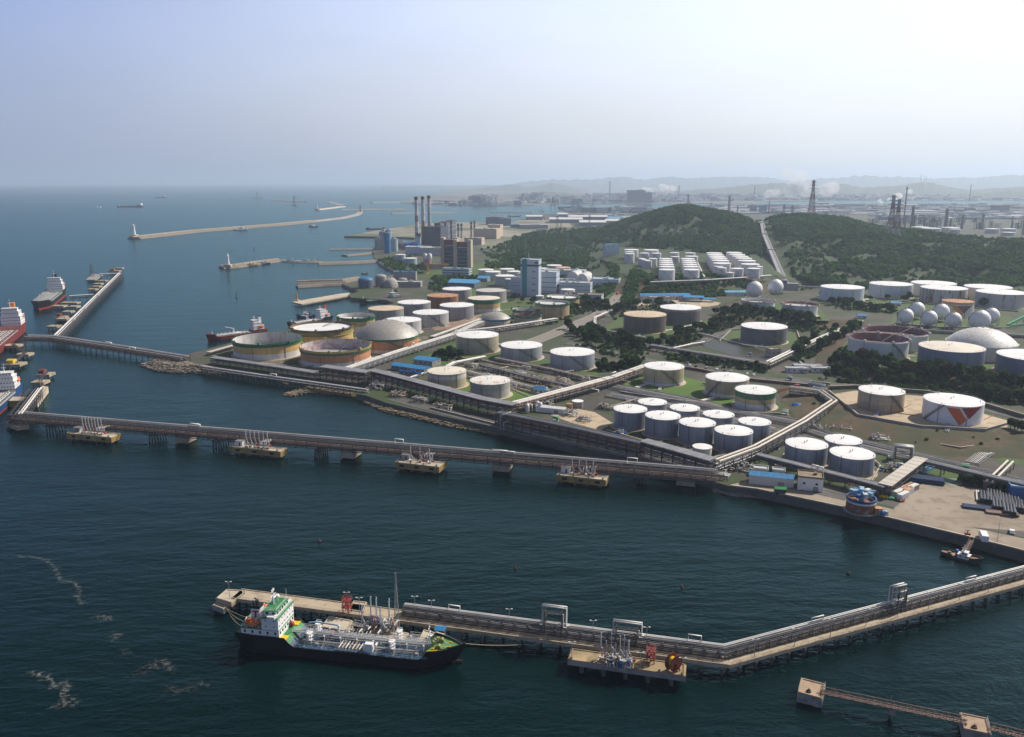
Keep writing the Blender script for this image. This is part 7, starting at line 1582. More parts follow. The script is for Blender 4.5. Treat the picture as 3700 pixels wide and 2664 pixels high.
# ---------------------------------------------------------------- roads, yards, lawns
GRASS_V = ground_material('vivid mown grass',[(.05,.12,.008),(.075,.155,.012),(.09,.15,.02)],.06,None,(.075,.10,.02))
def road(label,fpts,w,m,z=GZ,name='road',lines=True,lift=.05):
 p = GP(fpts,z);a,b = offset_path(p,-w/2),offset_path(p,w/2);mb = MB();n = len(p)
 vs =[(q[0],q[1],z+lift) for q in a]+[(q[0],q[1],z+lift) for q in b];mb.add(vs,[(i,i+1,n+i+1,n+i) for i in range(n-1)]);structure(mb.build(name,m),label)
 mb = MB()
 for s in (-1,1):
  q = offset_path(p,s*(w/2+.15))
  for c,d in zip(q,q[1:]): mb.bar((c[0],c[1],z+.1),(d[0],d[1],z+.1),.3,.3)
 structure(mb.build('kerb',CONC_G),'kerb of the '+label)
 if lines:
  mb = MB()
  for x,y,an in along(p,9.0,2.0): mb.box((x,y,z+lift+.012),(4.0,.2,.008),an)
  for s in (-1,1):
   q = offset_path(p,s*(w/2-.5))
   for c,d in zip(q,q[1:]): mb.bar((c[0],c[1],z+lift+.012),(d[0],d[1],z+lift+.012),.18,.008)
  structure(mb.build('road_markings',M('road paint',(.6,.58,.5),.7)),'white lines on the '+label)
road('highway curving down from the hill past the white factory',[(2150,880),(2215,935),(2255,985),(2268,1010),(2262,1035),(2240,1069),(2206,1109),(2160,1140),(2085,1170),(2004,1205),(1900,1245)],17,M('pale highway asphalt',(.23,.20,.175),.9,0,.12,.05))
road('hill road winding past the pylons',[(2180,850),(2130,878),(2088,908),(2100,925),(2150,933),(2215,935)],12,M('brownish road',(.28,.22,.18),.9,0,.12,.05),lines=False)
road('plant road below the tree belts',[(2050,1238),(2124,1258),(2240,1280),(2358,1305),(2500,1328),(2695,1363),(2860,1378),(3000,1390)],9,ASPH)
road('road in front of the hedge continuing to the right edge',[(3000,1390),(3082,1394),(3250,1408),(3420,1438),(3600,1490),(3760,1530)],8,ASPH,9.0)
road('dark coast road along the sea wall',[(1420,1440),(1600,1488),(1850,1548),(2097,1606),(2375,1664),(2540,1706)],9,ASPH,lines=False)
road('asphalt lane behind the quay trio',[(3060,1800),(2900,1762),(2700,1720)],7,ASPH,lines=False)
road('service road climbing beside the pond',[(2540,1235),(2600,1205),(2700,1175)],6,ASPH,lines=False)
sheet('asphalt_yard',[(2850,1360),(2930,1368),(2970,1400),(2990,1440),(2950,1480),(2880,1492),(2840,1490),(2905,1460),(2895,1405),(2840,1385)],GZ,ASPH,'dark asphalt yard with rounded corner')
sheet('concrete_yard',[(3205,1860),(3340,1740),(3560,1770),(3760,1830),(3760,1925),(3500,1905),(3300,1880)],GZ,YARD,'pale concrete storage yard',.06)
sheet('quay_apron',[(2640,1752),(2736,1764),(3056,1832),(3521,1943),(3760,2002),(3760,1960),(3400,1882),(3190,1832),(2960,1788),(2790,1752),(2700,1738)],GZ,YARD,'sandy concrete quay apron',.05)
sheet('quay_road',[(2790,1745),(2960,1780),(3200,1826),(3420,1880),(3760,1955),(3760,1930),(3440,1865),(3220,1810),(3060,1770),(2900,1740)],GZ,ASPH,'asphalt strip along the quay',.04)
for pts,lb in [([(2225,1402),(2330,1352),(2480,1364),(2565,1386),(2560,1448),(2480,1430),(2400,1440),(2300,1420)],'vivid lawn around the cream tank'),([(2560,1445),(2620,1430),(2740,1440),(2700,1462),(2600,1464)],'lawn beside the cream tank with white foot'),([(1530,1398),(1590,1352),(1700,1375),(1850,1395),(1960,1432),(1880,1462),(1760,1440),(1640,1420)],'lawn around the cream tanks above the sea wall'),([(1520,1300),(1640,1230),(1830,1262),(2010,1308),(2180,1320),(2170,1360),(1990,1342),(1820,1310),(1680,1300),(1590,1330)],'grass around the three pale tanks'),
   ([(2150,1212),(2230,1150),(2420,1130),(2560,1160),(2480,1200),(2350,1232),(2260,1218)],'grass around the dark brown tank'),([(2600,1240),(2660,1180),(2860,1180),(2900,1235),(2800,1262),(2690,1258)],'grass around the dark ribbed tank'),([(3600,1668),(3660,1630),(3760,1610),(3760,1690)],'grass corner at the right edge'),([(1560,1075),(1700,1040),(1860,1085),(2100,1090),(2120,1130),(1960,1170),(1840,1140)],'grass between the middle tanks'),([(2120,1060),(2180,1020),(2240,1030),(2190,1090)],'grass verge beside the highway'),([(1420,1000),(1700,960),(1900,900),(2080,880),(2180,960),(2150,1010),(1850,1010),(1700,1010)],'scrub green behind the factory'),([(3240,1640),(3330,1660),(3500,1698),(3760,1760),(3760,1800),(3560,1760),(3400,1730)],'grass strip under the tall-legged rack')]:
 sheet('lawn',pts,GZ,GRASS_V if 'cream' in lb else GRASS,lb,.02)
for pts,lb in [([(2650,1138),(2680,1095),(2830,1090),(2960,1110),(3000,1160),(2900,1158),(2780,1145)],'grass around the pink-rimmed white tanks'),([(2940,1100),(2960,1060),(3300,1050),(3700,1060),(3700,1130),(3200,1125)],'grass of the upper tank terrace'),([(3210,1170),(3240,1130),(3640,1140),(3700,1180),(3480,1190)],'grass under the gas spheres'),([(3020,1290),(3060,1230),(3340,1240),(3700,1300),(3700,1370),(3330,1350),(3120,1320)],'grass around the big right-hand tanks')]: sheet('lawn',pts,10.0,GRASS,lb,.03)
sheet('tank_pit_floor',[(3005,1425),(3090,1412),(3330,1432),(3400,1452),(3640,1520),(3640,1545),(3330,1540),(3110,1498)],9.0,PIT,'sandy concrete floor of the tank pit',.04)
sheet('reclaimed_spit',[(1246,853),(1290,846),(1450,819),(1553,805),(1700,804),(1850,804),(1900,790),(2050,800),(2100,850),(1900,880),(1760,900),(1600,858),(1440,856)],GZ,SAND,'sandy reclaimed land behind the power station',.02)
sheet('dry_bank',[(2930,1520),(3020,1470),(3110,1530),(3330,1590),(3560,1590),(3700,1560),(3700,1600),(3510,1672),(3480,1688),(3270,1636),(3090,1594)],GZ,DRYGRASS,'brown dry grass bank below the tank pit',.03)
sheet('dry_ground',[(1990,1500),(2050,1470),(2150,1490),(2215,1530),(2170,1555),(2070,1530)],GZ,PIT,'sandy pump yard ground',.03)
# low walls round the pit, pond water, pads
def wall(label,fpts,h,z=GZ,m=None,t=.5,name='wall'):
 p = GP(fpts,z);th = thing(name,label,'wall',(p[0][0],p[0][1],z));mb = MB()
 for a,b in zip(p,p[1:]): mb.bar((a[0],a[1],z+h/2-.2),(b[0],b[1],z+h/2-.2),t,h+.4)
 o = mb.build('wall_body',m or CONC_G,th,(p[0][0],p[0][1],z));mb = MB()
 for a,b in zip(p,p[1:]): mb.bar((a[0],a[1],z+h+.1),(b[0],b[1],z+h+.1),t+.2,.2)
 mb.build('coping',CONC_L,th,(p[0][0],p[0][1],z))
wall('dark wall along the back of the tank pit',[(2995,1408),(3090,1404),(3350,1424),(3480,1446),(3700,1512)],2.4,9.0,CONC_D);wall('low wall along the front of the tank pit',[(2995,1418),(3100,1505),(3330,1546),(3560,1558),(3660,1530)],1.4,9.0)
wall('curved retaining wall on the brown embankment',[(3395,1618),(3470,1630),(3600,1612),(3700,1590)],2.2,GZ);wall('brown boundary wall along the plant road',[(2370,1318),(2520,1340),(2700,1376),(2920,1398)],2.0,GZ,M('brown wall',(.16,.10,.075),.9,0,.2,.2));wall('grey boundary wall under the tree belt',[(2920,1388),(3040,1402)],2.6,GZ)
wall('low kerb wall beside the coast rack',[(1560,1478),(1870,1556),(2100,1614),(2380,1672),(2540,1712)],1.0,GZ,CONC_G,.4)
for k,(a,b) in enumerate([((3255,1480),(3290,1462)),((3220,1490),(3300,1500)),((3540,1525),(3590,1500))]):
 pa,pb = G(*a,9.2),G(*b,9.2);th = thing('red_pipe','thin red fire main in the tank pit, '+['left','middle','right'][k],'pipe',pa);mb = MB();mb.path([pa,pb],.22,6);mb.build('pipe',RED,th,pa);mb = MB();mb.tube((0,0,0),(0,0,1.1),.25,6);mb.build('hydrant',RED,th)
def pondm():
 m,t,b,o = nodes('pond water');b.inputs['Base Color'].default_value =(.035,.035,.018,1);b.inputs['Roughness'].default_value = .4;b.inputs['Specular IOR Level'].default_value = .2;return m
sheet('pond_water',[(2530,1250),(2580,1232),(2700,1252),(2790,1275),(2770,1300),(2640,1282)],GZ,pondm(),'murky brown pond behind the hedge rack',.09)
# ---------------------------------------------------------------- breakwaters, rubble, rocks
def breakwater(label,fpts,w,h,m=None,crest=True,name='breakwater',top=None):
 p = GP(fpts,0);th = thing(name,label,'breakwater',(p[0][0],p[0][1],0));O =(p[0][0],p[0][1],0)
 a,b,c,d =[offset_path(p,q) for q in (-w*.9,-w/2,w/2,w*.9)]
 mb = MB();mb.hull([[(a[i][0],a[i][1],-1),(b[i][0],b[i][1],h),(c[i][0],c[i][1],h),(d[i][0],d[i][1],-1)] for i in range(len(p))])
 n = len(p)-1;mb.add([(a[0][0],a[0][1],-1),(b[0][0],b[0][1],h),(c[0][0],c[0][1],h),(d[0][0],d[0][1],-1)],[(3,2,1,0)]);mb.add([(a[n][0],a[n][1],-1),(b[n][0],b[n][1],h),(c[n][0],c[n][1],h),(d[n][0],d[n][1],-1)],[(0,1,2,3)]);mb.build('rubble_slope',m or STONE,th,O)
 if crest:
  mb = MB();e,f = offset_path(p,w*.05),offset_path(p,w*.48)
  for i in range(n):
   vs =[(e[i][0],e[i][1],h+2.2),(e[i+1][0],e[i+1][1],h+2.2),(f[i+1][0],f[i+1][1],h+2.2),(f[i][0],f[i][1],h+2.2)];vs +=[(x,y,h-.1) for x,y,z in vs];mb.add(vs,[(0,1,2,3),(7,6,5,4),(0,4,5,1),(2,6,7,3),(3,7,4,0),(1,5,6,2)])
  mb.build('crest_wall',top or CONC,th,O)
 return th,O
breakwater('long pale straight breakwater across the open water with a lighthouse at its left end',[(484,864),(700,840),(1000,816),(1130,803)],26,5)
breakwater('thin dark quay line continuing the long breakwater',[(1130,803),(1240,790),(1290,778),(1302,768)],16,3.5,CONC_G)
breakwater('far slanted breakwater beyond the long one',[(1190,732),(1240,746)],30,6,CONC_G,False);breakwater('far pale breakwater below the slanted one',[(1145,760),(1240,748)],22,5,CONC_L,False)
breakwater('far grey breakwater near the horizon, left',[(980,724),(1100,731)],30,7,CONC_G,False);breakwater('far grey mole behind the power station stacks, lower',[(1235,760),(1465,758)],24,5,CONC_G,False);breakwater('far grey mole behind the power station stacks, upper',[(1342,734),(1500,732)],30,6,CONC_G,False);breakwater('far mole across the bay towards the warehouses',[(1415,773),(1640,770)],20,4,CONC_G,False);breakwater('far mole off the harbour cranes',[(1775,768),(1925,771)],16,4,CONC_G,False)
th,O = breakwater('rubble tipped pier with white lighthouse and moored tugs',[(800,971),(850,967),(930,955),(1010,945)],14,3.5);breakwater('quay root of the lighthouse pier',[(1010,945),(1090,949),(1160,950)],12,3,CONC_G,False)
breakwater('broad rubble spit behind the lighthouse pier',[(1150,955),(1260,952),(1375,946)],22,3.5,STONE,False);breakwater('thin dark pier beyond the rubble spit',[(1190,904),(1352,903)],9,2.5,CONC_G,False);breakwater('small rubble islet beside the thin pier',[(1245,926),(1310,920),(1350,915)],14,2.5,STONE,False)
breakwater('rubble pier of the inner basin, rear arm',[(1075,1028),(1240,1022),(1300,1012)],10,3,STONE,True);breakwater('rubble pier of the inner basin, front arm',[(1073,1040),(1160,1034),(1236,1031)],9,3,STONE,False)
deck_on_piles('inner_pier','pale concrete pier of the inner basin with an orange beacon','pier',GP([(1054,1092),(1090,1100),(1270,1068),(1262,1058),(1230,1062)],3.4),3.4,1.4,CONC_L,.6,[p for p in GP([(1090,1098),(1130,1091),(1170,1083),(1210,1076),(1250,1070)],2)],CONC)
breakwater('rubble bank beside the moored green coaster',[(1275,1070),(1340,1078),(1425,1088)],10,3,STONE,False)
def lighthouse(label,fx,fy,h,m,z=4.0):
 th = thing('lighthouse',label,'lighthouse',G(fx,fy,z));mb = MB();mb.lathe([(h*.13,-.5),(h*.08,h*.8)],14);mb.build('tower',m,th);mb = MB();mb.lathe([(h*.13,h*.8),(h*.13,h*.84),(h*.07,h*.84),(h*.07,h*.95),(.01,h*1.03)],12,smooth=False);mb.build('lantern',m,th);mb = MB();mb.boxb(0,0,-.5,h*.5,h*.5,h*.16+.5);mb.build('base',CONC_L,th)
lighthouse('white lighthouse at the left end of the long breakwater',486,855,33,WHITE,5);lighthouse('small white lighthouse on the rubble pier tip',825,963,22,WHITE,3.5);lighthouse('small orange beacon on the inner basin pier',1073,1088,10,M('orange beacon',(.45,.20,.06),.6),3.4);lighthouse('faint dark red lighthouse at the far end of the long breakwater',1302,766,36,M('dull red beacon',(.25,.07,.06),.6),3.5)
lighthouse('far white beacon at the tip of the pale far breakwater',1146,757,30,WHITE,5)
def rock_mass(name,label,fpoly,z0,n,s0,s1,seed,m=None,rise=2.0):
 """loose armour stones heaped on the shore; nobody could count them"""
 rd = random.Random(seed);poly = GP(fpoly,0);xs =[p[0] for p in poly];ys =[p[1] for p in poly];mb = MB();k = 0;tries = 0
 while k < n and tries < n*30:
  tries += 1;x,y = rd.uniform(min(xs),max(xs)),rd.uniform(min(ys),max(ys));d = poly_dist((x,y),poly)
  if d > 0: continue
  k += 1;s = rd.uniform(s0,s1);z = z0+min(rise,-d*.35)+rd.uniform(-.3,.3);vs =[]
  for dx in (-1,1):
   for dy in (-1,1):
    for dz in (-1,1): vs.append((x+s*(dx*.5+rd.uniform(-.2,.2)),y+s*(dy*.5+rd.uniform(-.2,.2)),z+s*(dz*.42+rd.uniform(-.15,.15))))
  mb.add(vs,[(0,1,3,2),(4,6,7,5),(0,4,5,1),(2,3,7,6),(0,2,6,4),(1,5,7,3)])
 o = mb.build(name,m or STONE);o['kind']= 'stuff';o['label']= label
ROCKW = M('brown shore rock',(.20,.15,.10),.95,0,.4,.4,(.07,.08,.03),.4)
rock_mass('rubble_mound','heap of brown armour stones under the second jetty root',[(508,1322),(560,1305),(640,1300),(720,1322),(800,1338),(820,1350),(760,1356),(690,1348),(640,1350),(560,1342)],0,2600,1.4,2.6,1,rise=3.5)
rock_mass('shore_rocks','line of rocks off the sea wall',[(1020,1428),(1060,1416),(1110,1404),(1150,1402),(1240,1410),(1290,1424),(1270,1434),(1180,1424),(1110,1420),(1050,1434)],-.4,500,1.2,2.6,2,ROCKW,.8)
rock_mass('shore_rocks','rocks at the foot of the coast road wall',[(1285,1440),(1400,1476),(1500,1500),(1620,1530),(1800,1566),(1800,1572),(1610,1540),(1490,1512),(1390,1490)],-.2,900,.9,2.2,3,ROCKW,1.0)
rock_mass('revetment','grey armour stones below the quay corner',[(2560,1742),(2640,1764),(2736,1778),(2740,1800),(2660,1795),(2580,1778)],-.3,900,.8,1.5,4,M('grey armour stone',(.22,.20,.17),.95,0,.35,.4),2.4)
rock_mass('shore_rocks','scattered stones under the pale sea-wall pipes',[(990,1372),(1040,1368),(1080,1386),(1030,1392)],-.2,120,1.0,2.0,5,ROCKW,.8)
mb = MB();vs,fs = tri_fill(GP([(1160,1404),(1330,1400),(1325,1432),(1285,1440),(1200,1424)],.3),.25);mb.add(vs,fs);structure(mb.build('tidal_flat',ground_material('weedy shore',[(.10,.09,.045),(.07,.08,.02),(.16,.12,.07)],.08,(.05,.09,.015))),'weedy tidal flat beside the sea wall')
# ---------------------------------------------------------------- foam on the water
def foam():
 m,t,b,o = nodes('sea foam');b.inputs['Base Color'].default_value =(.55,.55,.5,1);b.inputs['Roughness'].default_value = .8
 tr = t.nodes.new('ShaderNodeBsdfTransparent');mx = t.nodes.new('ShaderNodeMixShader')
 at = t.nodes.new('ShaderNodeAttribute');at.attribute_name = 'soft'
 n = noise(t,pos(t,(1,1.4,1)),.55,5.0,.7);f = mathn(t,'MULTIPLY',mathn(t,'MULTIPLY',at.outputs['Fac'],.7),ramp_v(t,n,.44,.8));L(t,f,mx.inputs[0]);L(t,tr.outputs[0],mx.inputs[1]);L(t,b.outputs[0],mx.inputs[2]);L(t,mx.outputs[0],o.inputs['Surface'])
 lines =[([(100,2428),(160,2440),(200,2478),(235,2470),(245,2485),(220,2510),(250,2520),(240,2540),(205,2550),(290,2543)],2.6,1.0),([(0,2003),(160,2018),(200,2050),(215,2095),(260,2105),(290,2125),(280,2160),(310,2190)],2.6,.55),([(325,2228),(385,2230),(400,2245)],2.4,.7),([(390,2290),(430,2295),(415,2315)],2.4,.5),([(440,2340),(465,2370)],2.4,.35),([(500,2430),(530,2415),(580,2395),(640,2420)],4.5,.6),([(715,2468),(760,2480)],2.5,.5),([(590,2490),(650,2500),(740,2460)],4,.25)]
 mb = MB();soft =[]
 for fp,w,s in lines:
  p = GP(fp,0);q =[]
  for a,c in zip(p,p[1:]):
   for i in range(8): tt = i/8;q.append((a[0]+(c[0]-a[0])*tt+math.sin(a[0]+i*1.9)*.7,a[1]+(c[1]-a[1])*tt+math.cos(a[1]*1.3+i*2.3)*.7))
  q.append(p[-1]);L0 = offset_path(q,-w*.45);L1 = q;L2 = offset_path(q,w*.4);n = len(q);o0 = len(mb.v)
  mb.add([(x,y,.05) for x,y in L0]+[(x,y,.05) for x,y in L1]+[(x,y,.05) for x,y in L2],[(i,i+1,n+i+1,n+i) for i in range(n-1)]+[(n+i,n+i+1,2*n+i+1,2*n+i) for i in range(n-1)])
  e =[s*min(1,min(i,n-1-i)/4) for i in range(n)];soft +=[0]*n+e+[0]*n
 ob = mb.build('foam',m);a = ob.data.attributes.new('soft','FLOAT','POINT');a.data.foreach_set('value',soft);ob['kind']= 'stuff';ob['label']= 'thin broken lines of pale foam on the dark water'
def ramp_v(t,v,a,b):
 n = t.nodes.new('ShaderNodeMapRange');n.inputs[1].default_value = a;n.inputs[2].default_value = b;L(t,v,n.inputs[0]);return n.outputs[0]
foam()
# ---------------------------------------------------------------- mountains
MTN = ground_material('far mountain forest',[(.035,.055,.025),(.05,.07,.03),(.065,.08,.04)],.0008,None,None)
def mountains(name,label,sil,d,back,seed,wob=14,front=None):
 """ridge whose skyline follows the photographed one, with slopes running out in front and behind"""
 mb = MB();x0,x1 = sil[0][0],sil[-1][0];n = int((x1-x0)/6);rows = 9;secs =[]
 for i in range(n+1):
  fx = x0+(x1-x0)*i/n;fy = interp(sil,fx,1)+nz(fx*.12,seed*9.1,1)*1.2+nz(fx*.41,seed*3.3,1)*.5;r = ray(fx,fy);hl = math.hypot(r.x,r.y);zr = max(2,CAM_H+r.z/hl*d);ux,uy = r.x/hl,r.y/hl;row =[]
  for j in range(rows+1):
   s =-1+2*j/rows;dd = d+s*(front or back)*(1 if s > 0 else 1);k =(1-abs(s))**.9;z =-2+(zr+2)*k*(1+(.18*nz(fx*.06+j*1.7,seed+j,1) if .05 < abs(s)< .95 else 0));row.append((ux*dd,uy*dd,z if abs(s)> 1e-6 else zr))
  mid = rows//2;secs.append(row)
 mb.hull([q[::-1] for q in secs],0,True);return structure(mb.build(name,MTN),label)
mountains('mountain_range','faint farthest mountain skyline',[(1380,672),(1560,670),(1700,670),(1838,668),(1886,658),(1997,644),(2044,650),(2163,643),(2247,637),(2338,646),(2413,637),(2500,641),(2580,639),(2675,634),(2790,642),(2880,652),(3000,640),(3150,632),(3300,640),(3420,642),(3560,636),(3700,628),(3900,624)],21000,3500,1)
mountains('mountain_range','middle mountains behind the far town on the left',[(1600,690),(1727,681),(1850,663),(1893,673),(1929,677),(1997,657),(2056,673),(2130,688)],14500,1800,2)
mountains('mountain_range','middle mountains with the antenna peak on the right',[(2440,692),(2549,682),(2675,672),(2740,662),(2795,658),(2858,664),(2920,680),(3002,672),(3042,662),(3120,676),(3231,672),(3290,660),(3340,654),(3420,672),(3512,686),(3600,678),(3700,672),(3800,676),(3900,682)],11500,1800,3)
mountains('hills','low wooded hills behind the harbour cranes',[(1740,722),(1775,713),(1894,699),(1965,691),(2036,697),(2096,706),(2200,716)],9000,900,4)
mountains('hills','low dark hills at the far right',[(3380,712),(3500,700),(3600,694),(3700,690),(3900,692)],9000,900,5)
for k,x in enumerate((3326,3340,3347)): p = GD(x,655,11500);th = thing('radio_mast','thin radio mast on the antenna peak','mast',p,0,'radio masts on the antenna peak');mb = MB();mb.tube((0,0,-5),(0,0,85-k*14),2.6,5);mb.build('pole',FRAME,th);mb = MB();mb.bar((-10,0,62-k*14),(10,0,62-k*14),2.4);mb.build('crossbar',FRAME,th)
# ---------------------------------------------------------------- bund walls and worn patches between the tanks
for lb,pts,z in [('bund wall round the cream tanks above the sea wall',[(1520,1402),(1590,1345),(1700,1368),(1880,1410),(1980,1436)],GZ),('bund wall in front of the double row of tanks',[(2190,1560),(2330,1600),(2480,1632),(2580,1662),(2740,1612)],GZ),('bund wall behind the double row of tanks',[(2195,1480),(2300,1448),(2420,1470),(2560,1500),(2700,1530),(2800,1555)],GZ),('bund wall round the tank trio by the quay',[(2800,1690),(2840,1640),(2960,1600),(3110,1625),(3180,1690),(3150,1745),(2990,1712),(2800,1690)],GZ),
  ('bund wall between the cream grey and blue grey tanks',[(1640,1296),(1720,1302),(1800,1318),(1990,1352),(2170,1368)],GZ),('bund wall behind the three pale tanks',[(1800,1250),(1990,1278),(2170,1302)],GZ),('bund wall of the dark brown tank plot',[(2180,1196),(2260,1218),(2350,1234),(2450,1208),(2560,1172)],GZ),('bund wall around the dark ribbed tank',[(2600,1236),(2640,1196),(2760,1180),(2880,1200),(2890,1232)],GZ),
  ('bund wall along the middle tank group',[(1360,1170),(1480,1200),(1560,1190),(1640,1172),(1740,1140),(1850,1120)],GZ),('bund wall at the seaward crude tanks',[(840,1290),(900,1312),(1080,1330),(1250,1318)],GZ),('bund wall in front of the lawn tanks',[(2240,1420),(2420,1448),(2560,1462),(2680,1496),(2820,1500)],GZ),('bund wall of the upper white tank row',[(2950,1098),(3100,1106),(3300,1096),(3480,1112),(3680,1128)],10.0),('bund wall before the gas spheres',[(3230,1172),(3400,1186),(3620,1188)],10.0)]: wall(lb,pts,1.3,z,CONC_L if 'cream' in lb else CONC_G,.45,'bund_wall')
WORN = ground_material('worn gravel',[(.13,.115,.09),(.19,.16,.12),(.24,.20,.15)],.07,(.05,.065,.022),(.10,.085,.065));RUSTG = ground_material('reddish stained pad',[(.22,.11,.07),(.28,.16,.10),(.32,.22,.15)],.06,None,(.2,.1,.07))
for lb,pts,m,z in [('worn gravel under the double tank row',[(2200,1560),(2290,1460),(2430,1480),(2700,1530),(2790,1570),(2690,1625),(2570,1660),(2400,1610)],WORN,GZ),('worn gravel round the tank trio',[(2800,1690),(2840,1640),(2960,1600),(3110,1625),(3180,1690),(3150,1745),(2990,1712)],WORN,GZ),('gravel floor of the valve yard',[(1590,1340),(1660,1300),(1800,1300),(2010,1345),(2080,1385),(2030,1425),(1960,1425),(1700,1362)],WORN,GZ),('reddish pad in the middle tank group',[(1560,1172),(1640,1158),(1740,1140),(1730,1160),(1640,1186),(1570,1196)],RUSTG,GZ),('sandy apron of the seaward crude tanks',[(760,1285),(860,1245),(1060,1200),(1280,1180),(1540,1210),(1560,1235),(1400,1300),(1180,1335),(960,1325)],WORN,GZ),('pale yard before the blue-roofed depot',[(2290,1110),(2330,1085),(2560,1085),(2620,1098),(2560,1108),(2420,1112)],PIT,GZ)]:
 sheet('gravel_patch',pts,z,m,lb,.012)
# ---------------------------------------------------------------- trees
def leafm(name,a,b,c):
 m,t,bs,o = nodes(name);g = t.nodes.new('ShaderNodeObjectInfo');v = noise(t,pos(t),.35,3.0,.6)
 col = ramp(t,v,[(.3,a),(.5,b),(.72,c)]);hs = t.nodes.new('ShaderNodeHueSaturation');L(t,col,hs.inputs['Color'])
 L(t,mathn(t,'ADD',mathn(t,'MULTIPLY',g.outputs['Random'],.5),.75),hs.inputs['Value']);L(t,hs.outputs[0],bs.inputs['Base Color']);bs.inputs['Roughness'].default_value = .85;bs.inputs['Specular IOR Level'].default_value = .15
 tl = t.nodes.new('ShaderNodeBsdfTranslucent');L(t,hs.outputs[0],tl.inputs[0]);ms = t.nodes.new('ShaderNodeMixShader');ms.inputs[0].default_value = .42;L(t,bs.outputs[0],ms.inputs[1]);L(t,tl.outputs[0],ms.inputs[2]);L(t,ms.outputs[0],o.inputs['Surface']);return m
LEAF = leafm('dark broadleaf foliage',(.016,.042,.011),(.033,.075,.018),(.058,.105,.026));LEAF_M = leafm('mid green foliage',(.020,.038,.010),(.036,.062,.016),(.055,.085,.022));LEAF_W = leafm('hill wood foliage',(.028,.080,.022),(.060,.135,.036),(.110,.180,.055));REEDY = leafm('red brown foliage',(.04,.018,.012),(.06,.028,.016),(.05,.05,.02))
def crown_mesh(seed,r,h,n=150,leaf=.75,shape='round'):
 rd = random.Random(seed);mb = MB();lobes =[(rd.uniform(-.45,.45)*r,rd.uniform(-.45,.45)*r,h*rd.uniform(.35,.8),r*rd.uniform(.45,.7)) for _ in range(6)]+[(0,0,h*.55,r*.75)]
 for _ in range(n):
  x,y,z,q = rd.choice(lobes);a,e = rd.uniform(0,6.283),math.asin(rd.uniform(-.6,1));q *= rd.uniform(.7,1.08);c = Vector((x+q*math.cos(a)*math.cos(e),y+q*math.sin(a)*math.cos(e),z+q*.85*math.sin(e)))
  if shape == 'cone': c.x *= max(.12,1-.85*c.z/(h*1.25));c.y *= max(.12,1-.85*c.z/(h*1.25))
  s = leaf*rd.uniform(.6,1.5);u = Vector((rd.gauss(0,1),rd.gauss(0,1),rd.gauss(0,.6))).normalized();w = u.cross(Vector((rd.gauss(0,1),rd.gauss(0,1),rd.gauss(0,1)))).normalized();k = u.cross(w)*.25
  mb.add([c-u*s-w*s*.6+k*s,c+u*s*.4-w*s+k*s*.2,c+u*s+w*s*.5-k*s,c-u*s*.3+w*s],[(0,1,2,3)])
 return mb
PROTO =[]
def tree_proto(kind,label,r,h,ht,leaf,shape='round',n=240,ls=1.0):
 th = thing('tree',label,'tree',(0,0,0));rd = random.Random(len(PROTO));cm = crown_mesh(40+len(PROTO),r,h,n,ls,shape)
 cm.v =[(x,y,z+ht) for x,y,z in cm.v];cm.build('crown',leaf,th)
 mb = MB();mb.tube((0,0,-.8),(0,0,ht+h*.35),.32,7,.14)
 for k in range(4): a = k*1.6;mb.tube((0,0,ht*.8),(r*.5*math.cos(a),r*.5*math.sin(a),ht+h*.5),.13,5,.05)
 mb.build('trunk',BARK,th);PROTO.append((th,[(c,[]) for c in kids(th)],kind,[0]));return th
for k in range(3): tree_proto('dark','tree',3.4,6.0+k*.6,1.6,LEAF)
for k in range(2): tree_proto('mid','tree',3.2,5.2+k*.6,1.3,LEAF_M)
tree_proto('pine','tree',2.6,8.0,1.2,LEAF,'cone');tree_proto('red','tree',3.0,6.0,1.5,REEDY)
TREES = 0;TPOS =[]
def plant(x,y,label,group,kinds,rd,smin=.8,smax=1.35,clear=True):
 global TREES
 if clear:
  for cx_,cy_,rr in TANK_AT:
   if math.hypot(x-cx_,y-cy_)< rr+2.8: return False
 ps =[p for p in PROTO if p[2] in kinds];p = rd.choice(ps);s = rd.uniform(smin,smax);sc =(s*rd.uniform(.9,1.15),s*rd.uniform(.9,1.15),s*rd.uniform(.85,1.15));z = gz(x,y)-.1
 if p[3][0]== 0:
  t = p[0];t.location =(x,y,z);t.rotation_euler.z = rd.uniform(0,6);t.scale = sc;t['label']= label;t['group']= group;p[3][0]= 1
 else: dup(p[0],(x,y,z),rd.uniform(0,6),label,group,sc,p[1])
 TREES += 1;return True
def belt(label,group,fpts,n,wid,kinds,seed,zf=GZ,smin=.8,smax=1.35):
 rd = random.Random(seed);p = GP(fpts,zf);tot = plen(p);acc =[0]
 for a,b in zip(p,p[1:]): acc.append(acc[-1]+math.hypot(b[0]-a[0],b[1]-a[1]))
 k = 0;tr = 0
 while k < n and tr < n*4:
  tr += 1;s = tot*((k+rd.random())/n);i = max(j for j in range(len(acc)-1) if acc[j]<= s);t =(s-acc[i])/(acc[i+1]-acc[i]);x = p[i][0]+(p[i+1][0]-p[i][0])*t;y = p[i][1]+(p[i+1][1]-p[i][1])*t
  dx,dy = p[i+1][0]-p[i][0],p[i+1][1]-p[i][1];l = math.hypot(dx,dy);o = rd.uniform(-.5,.5)*wid
  if plant(x-dy/l*o,y+dx/l*o,label,group,kinds,rd,smin,smax): k += 1
  elif rd.random()< .3: k += 1
D,DM,MM =('dark',),('dark','mid'),('mid',)
belt('dark bushy tree in the thick belt below the red-lined open tank and sandy roofed tank','thick tree belt on the right',[(2990,1338),(3120,1352),(3300,1374),(3480,1398),(3760,1440)],62,40,DM,1,6.0)
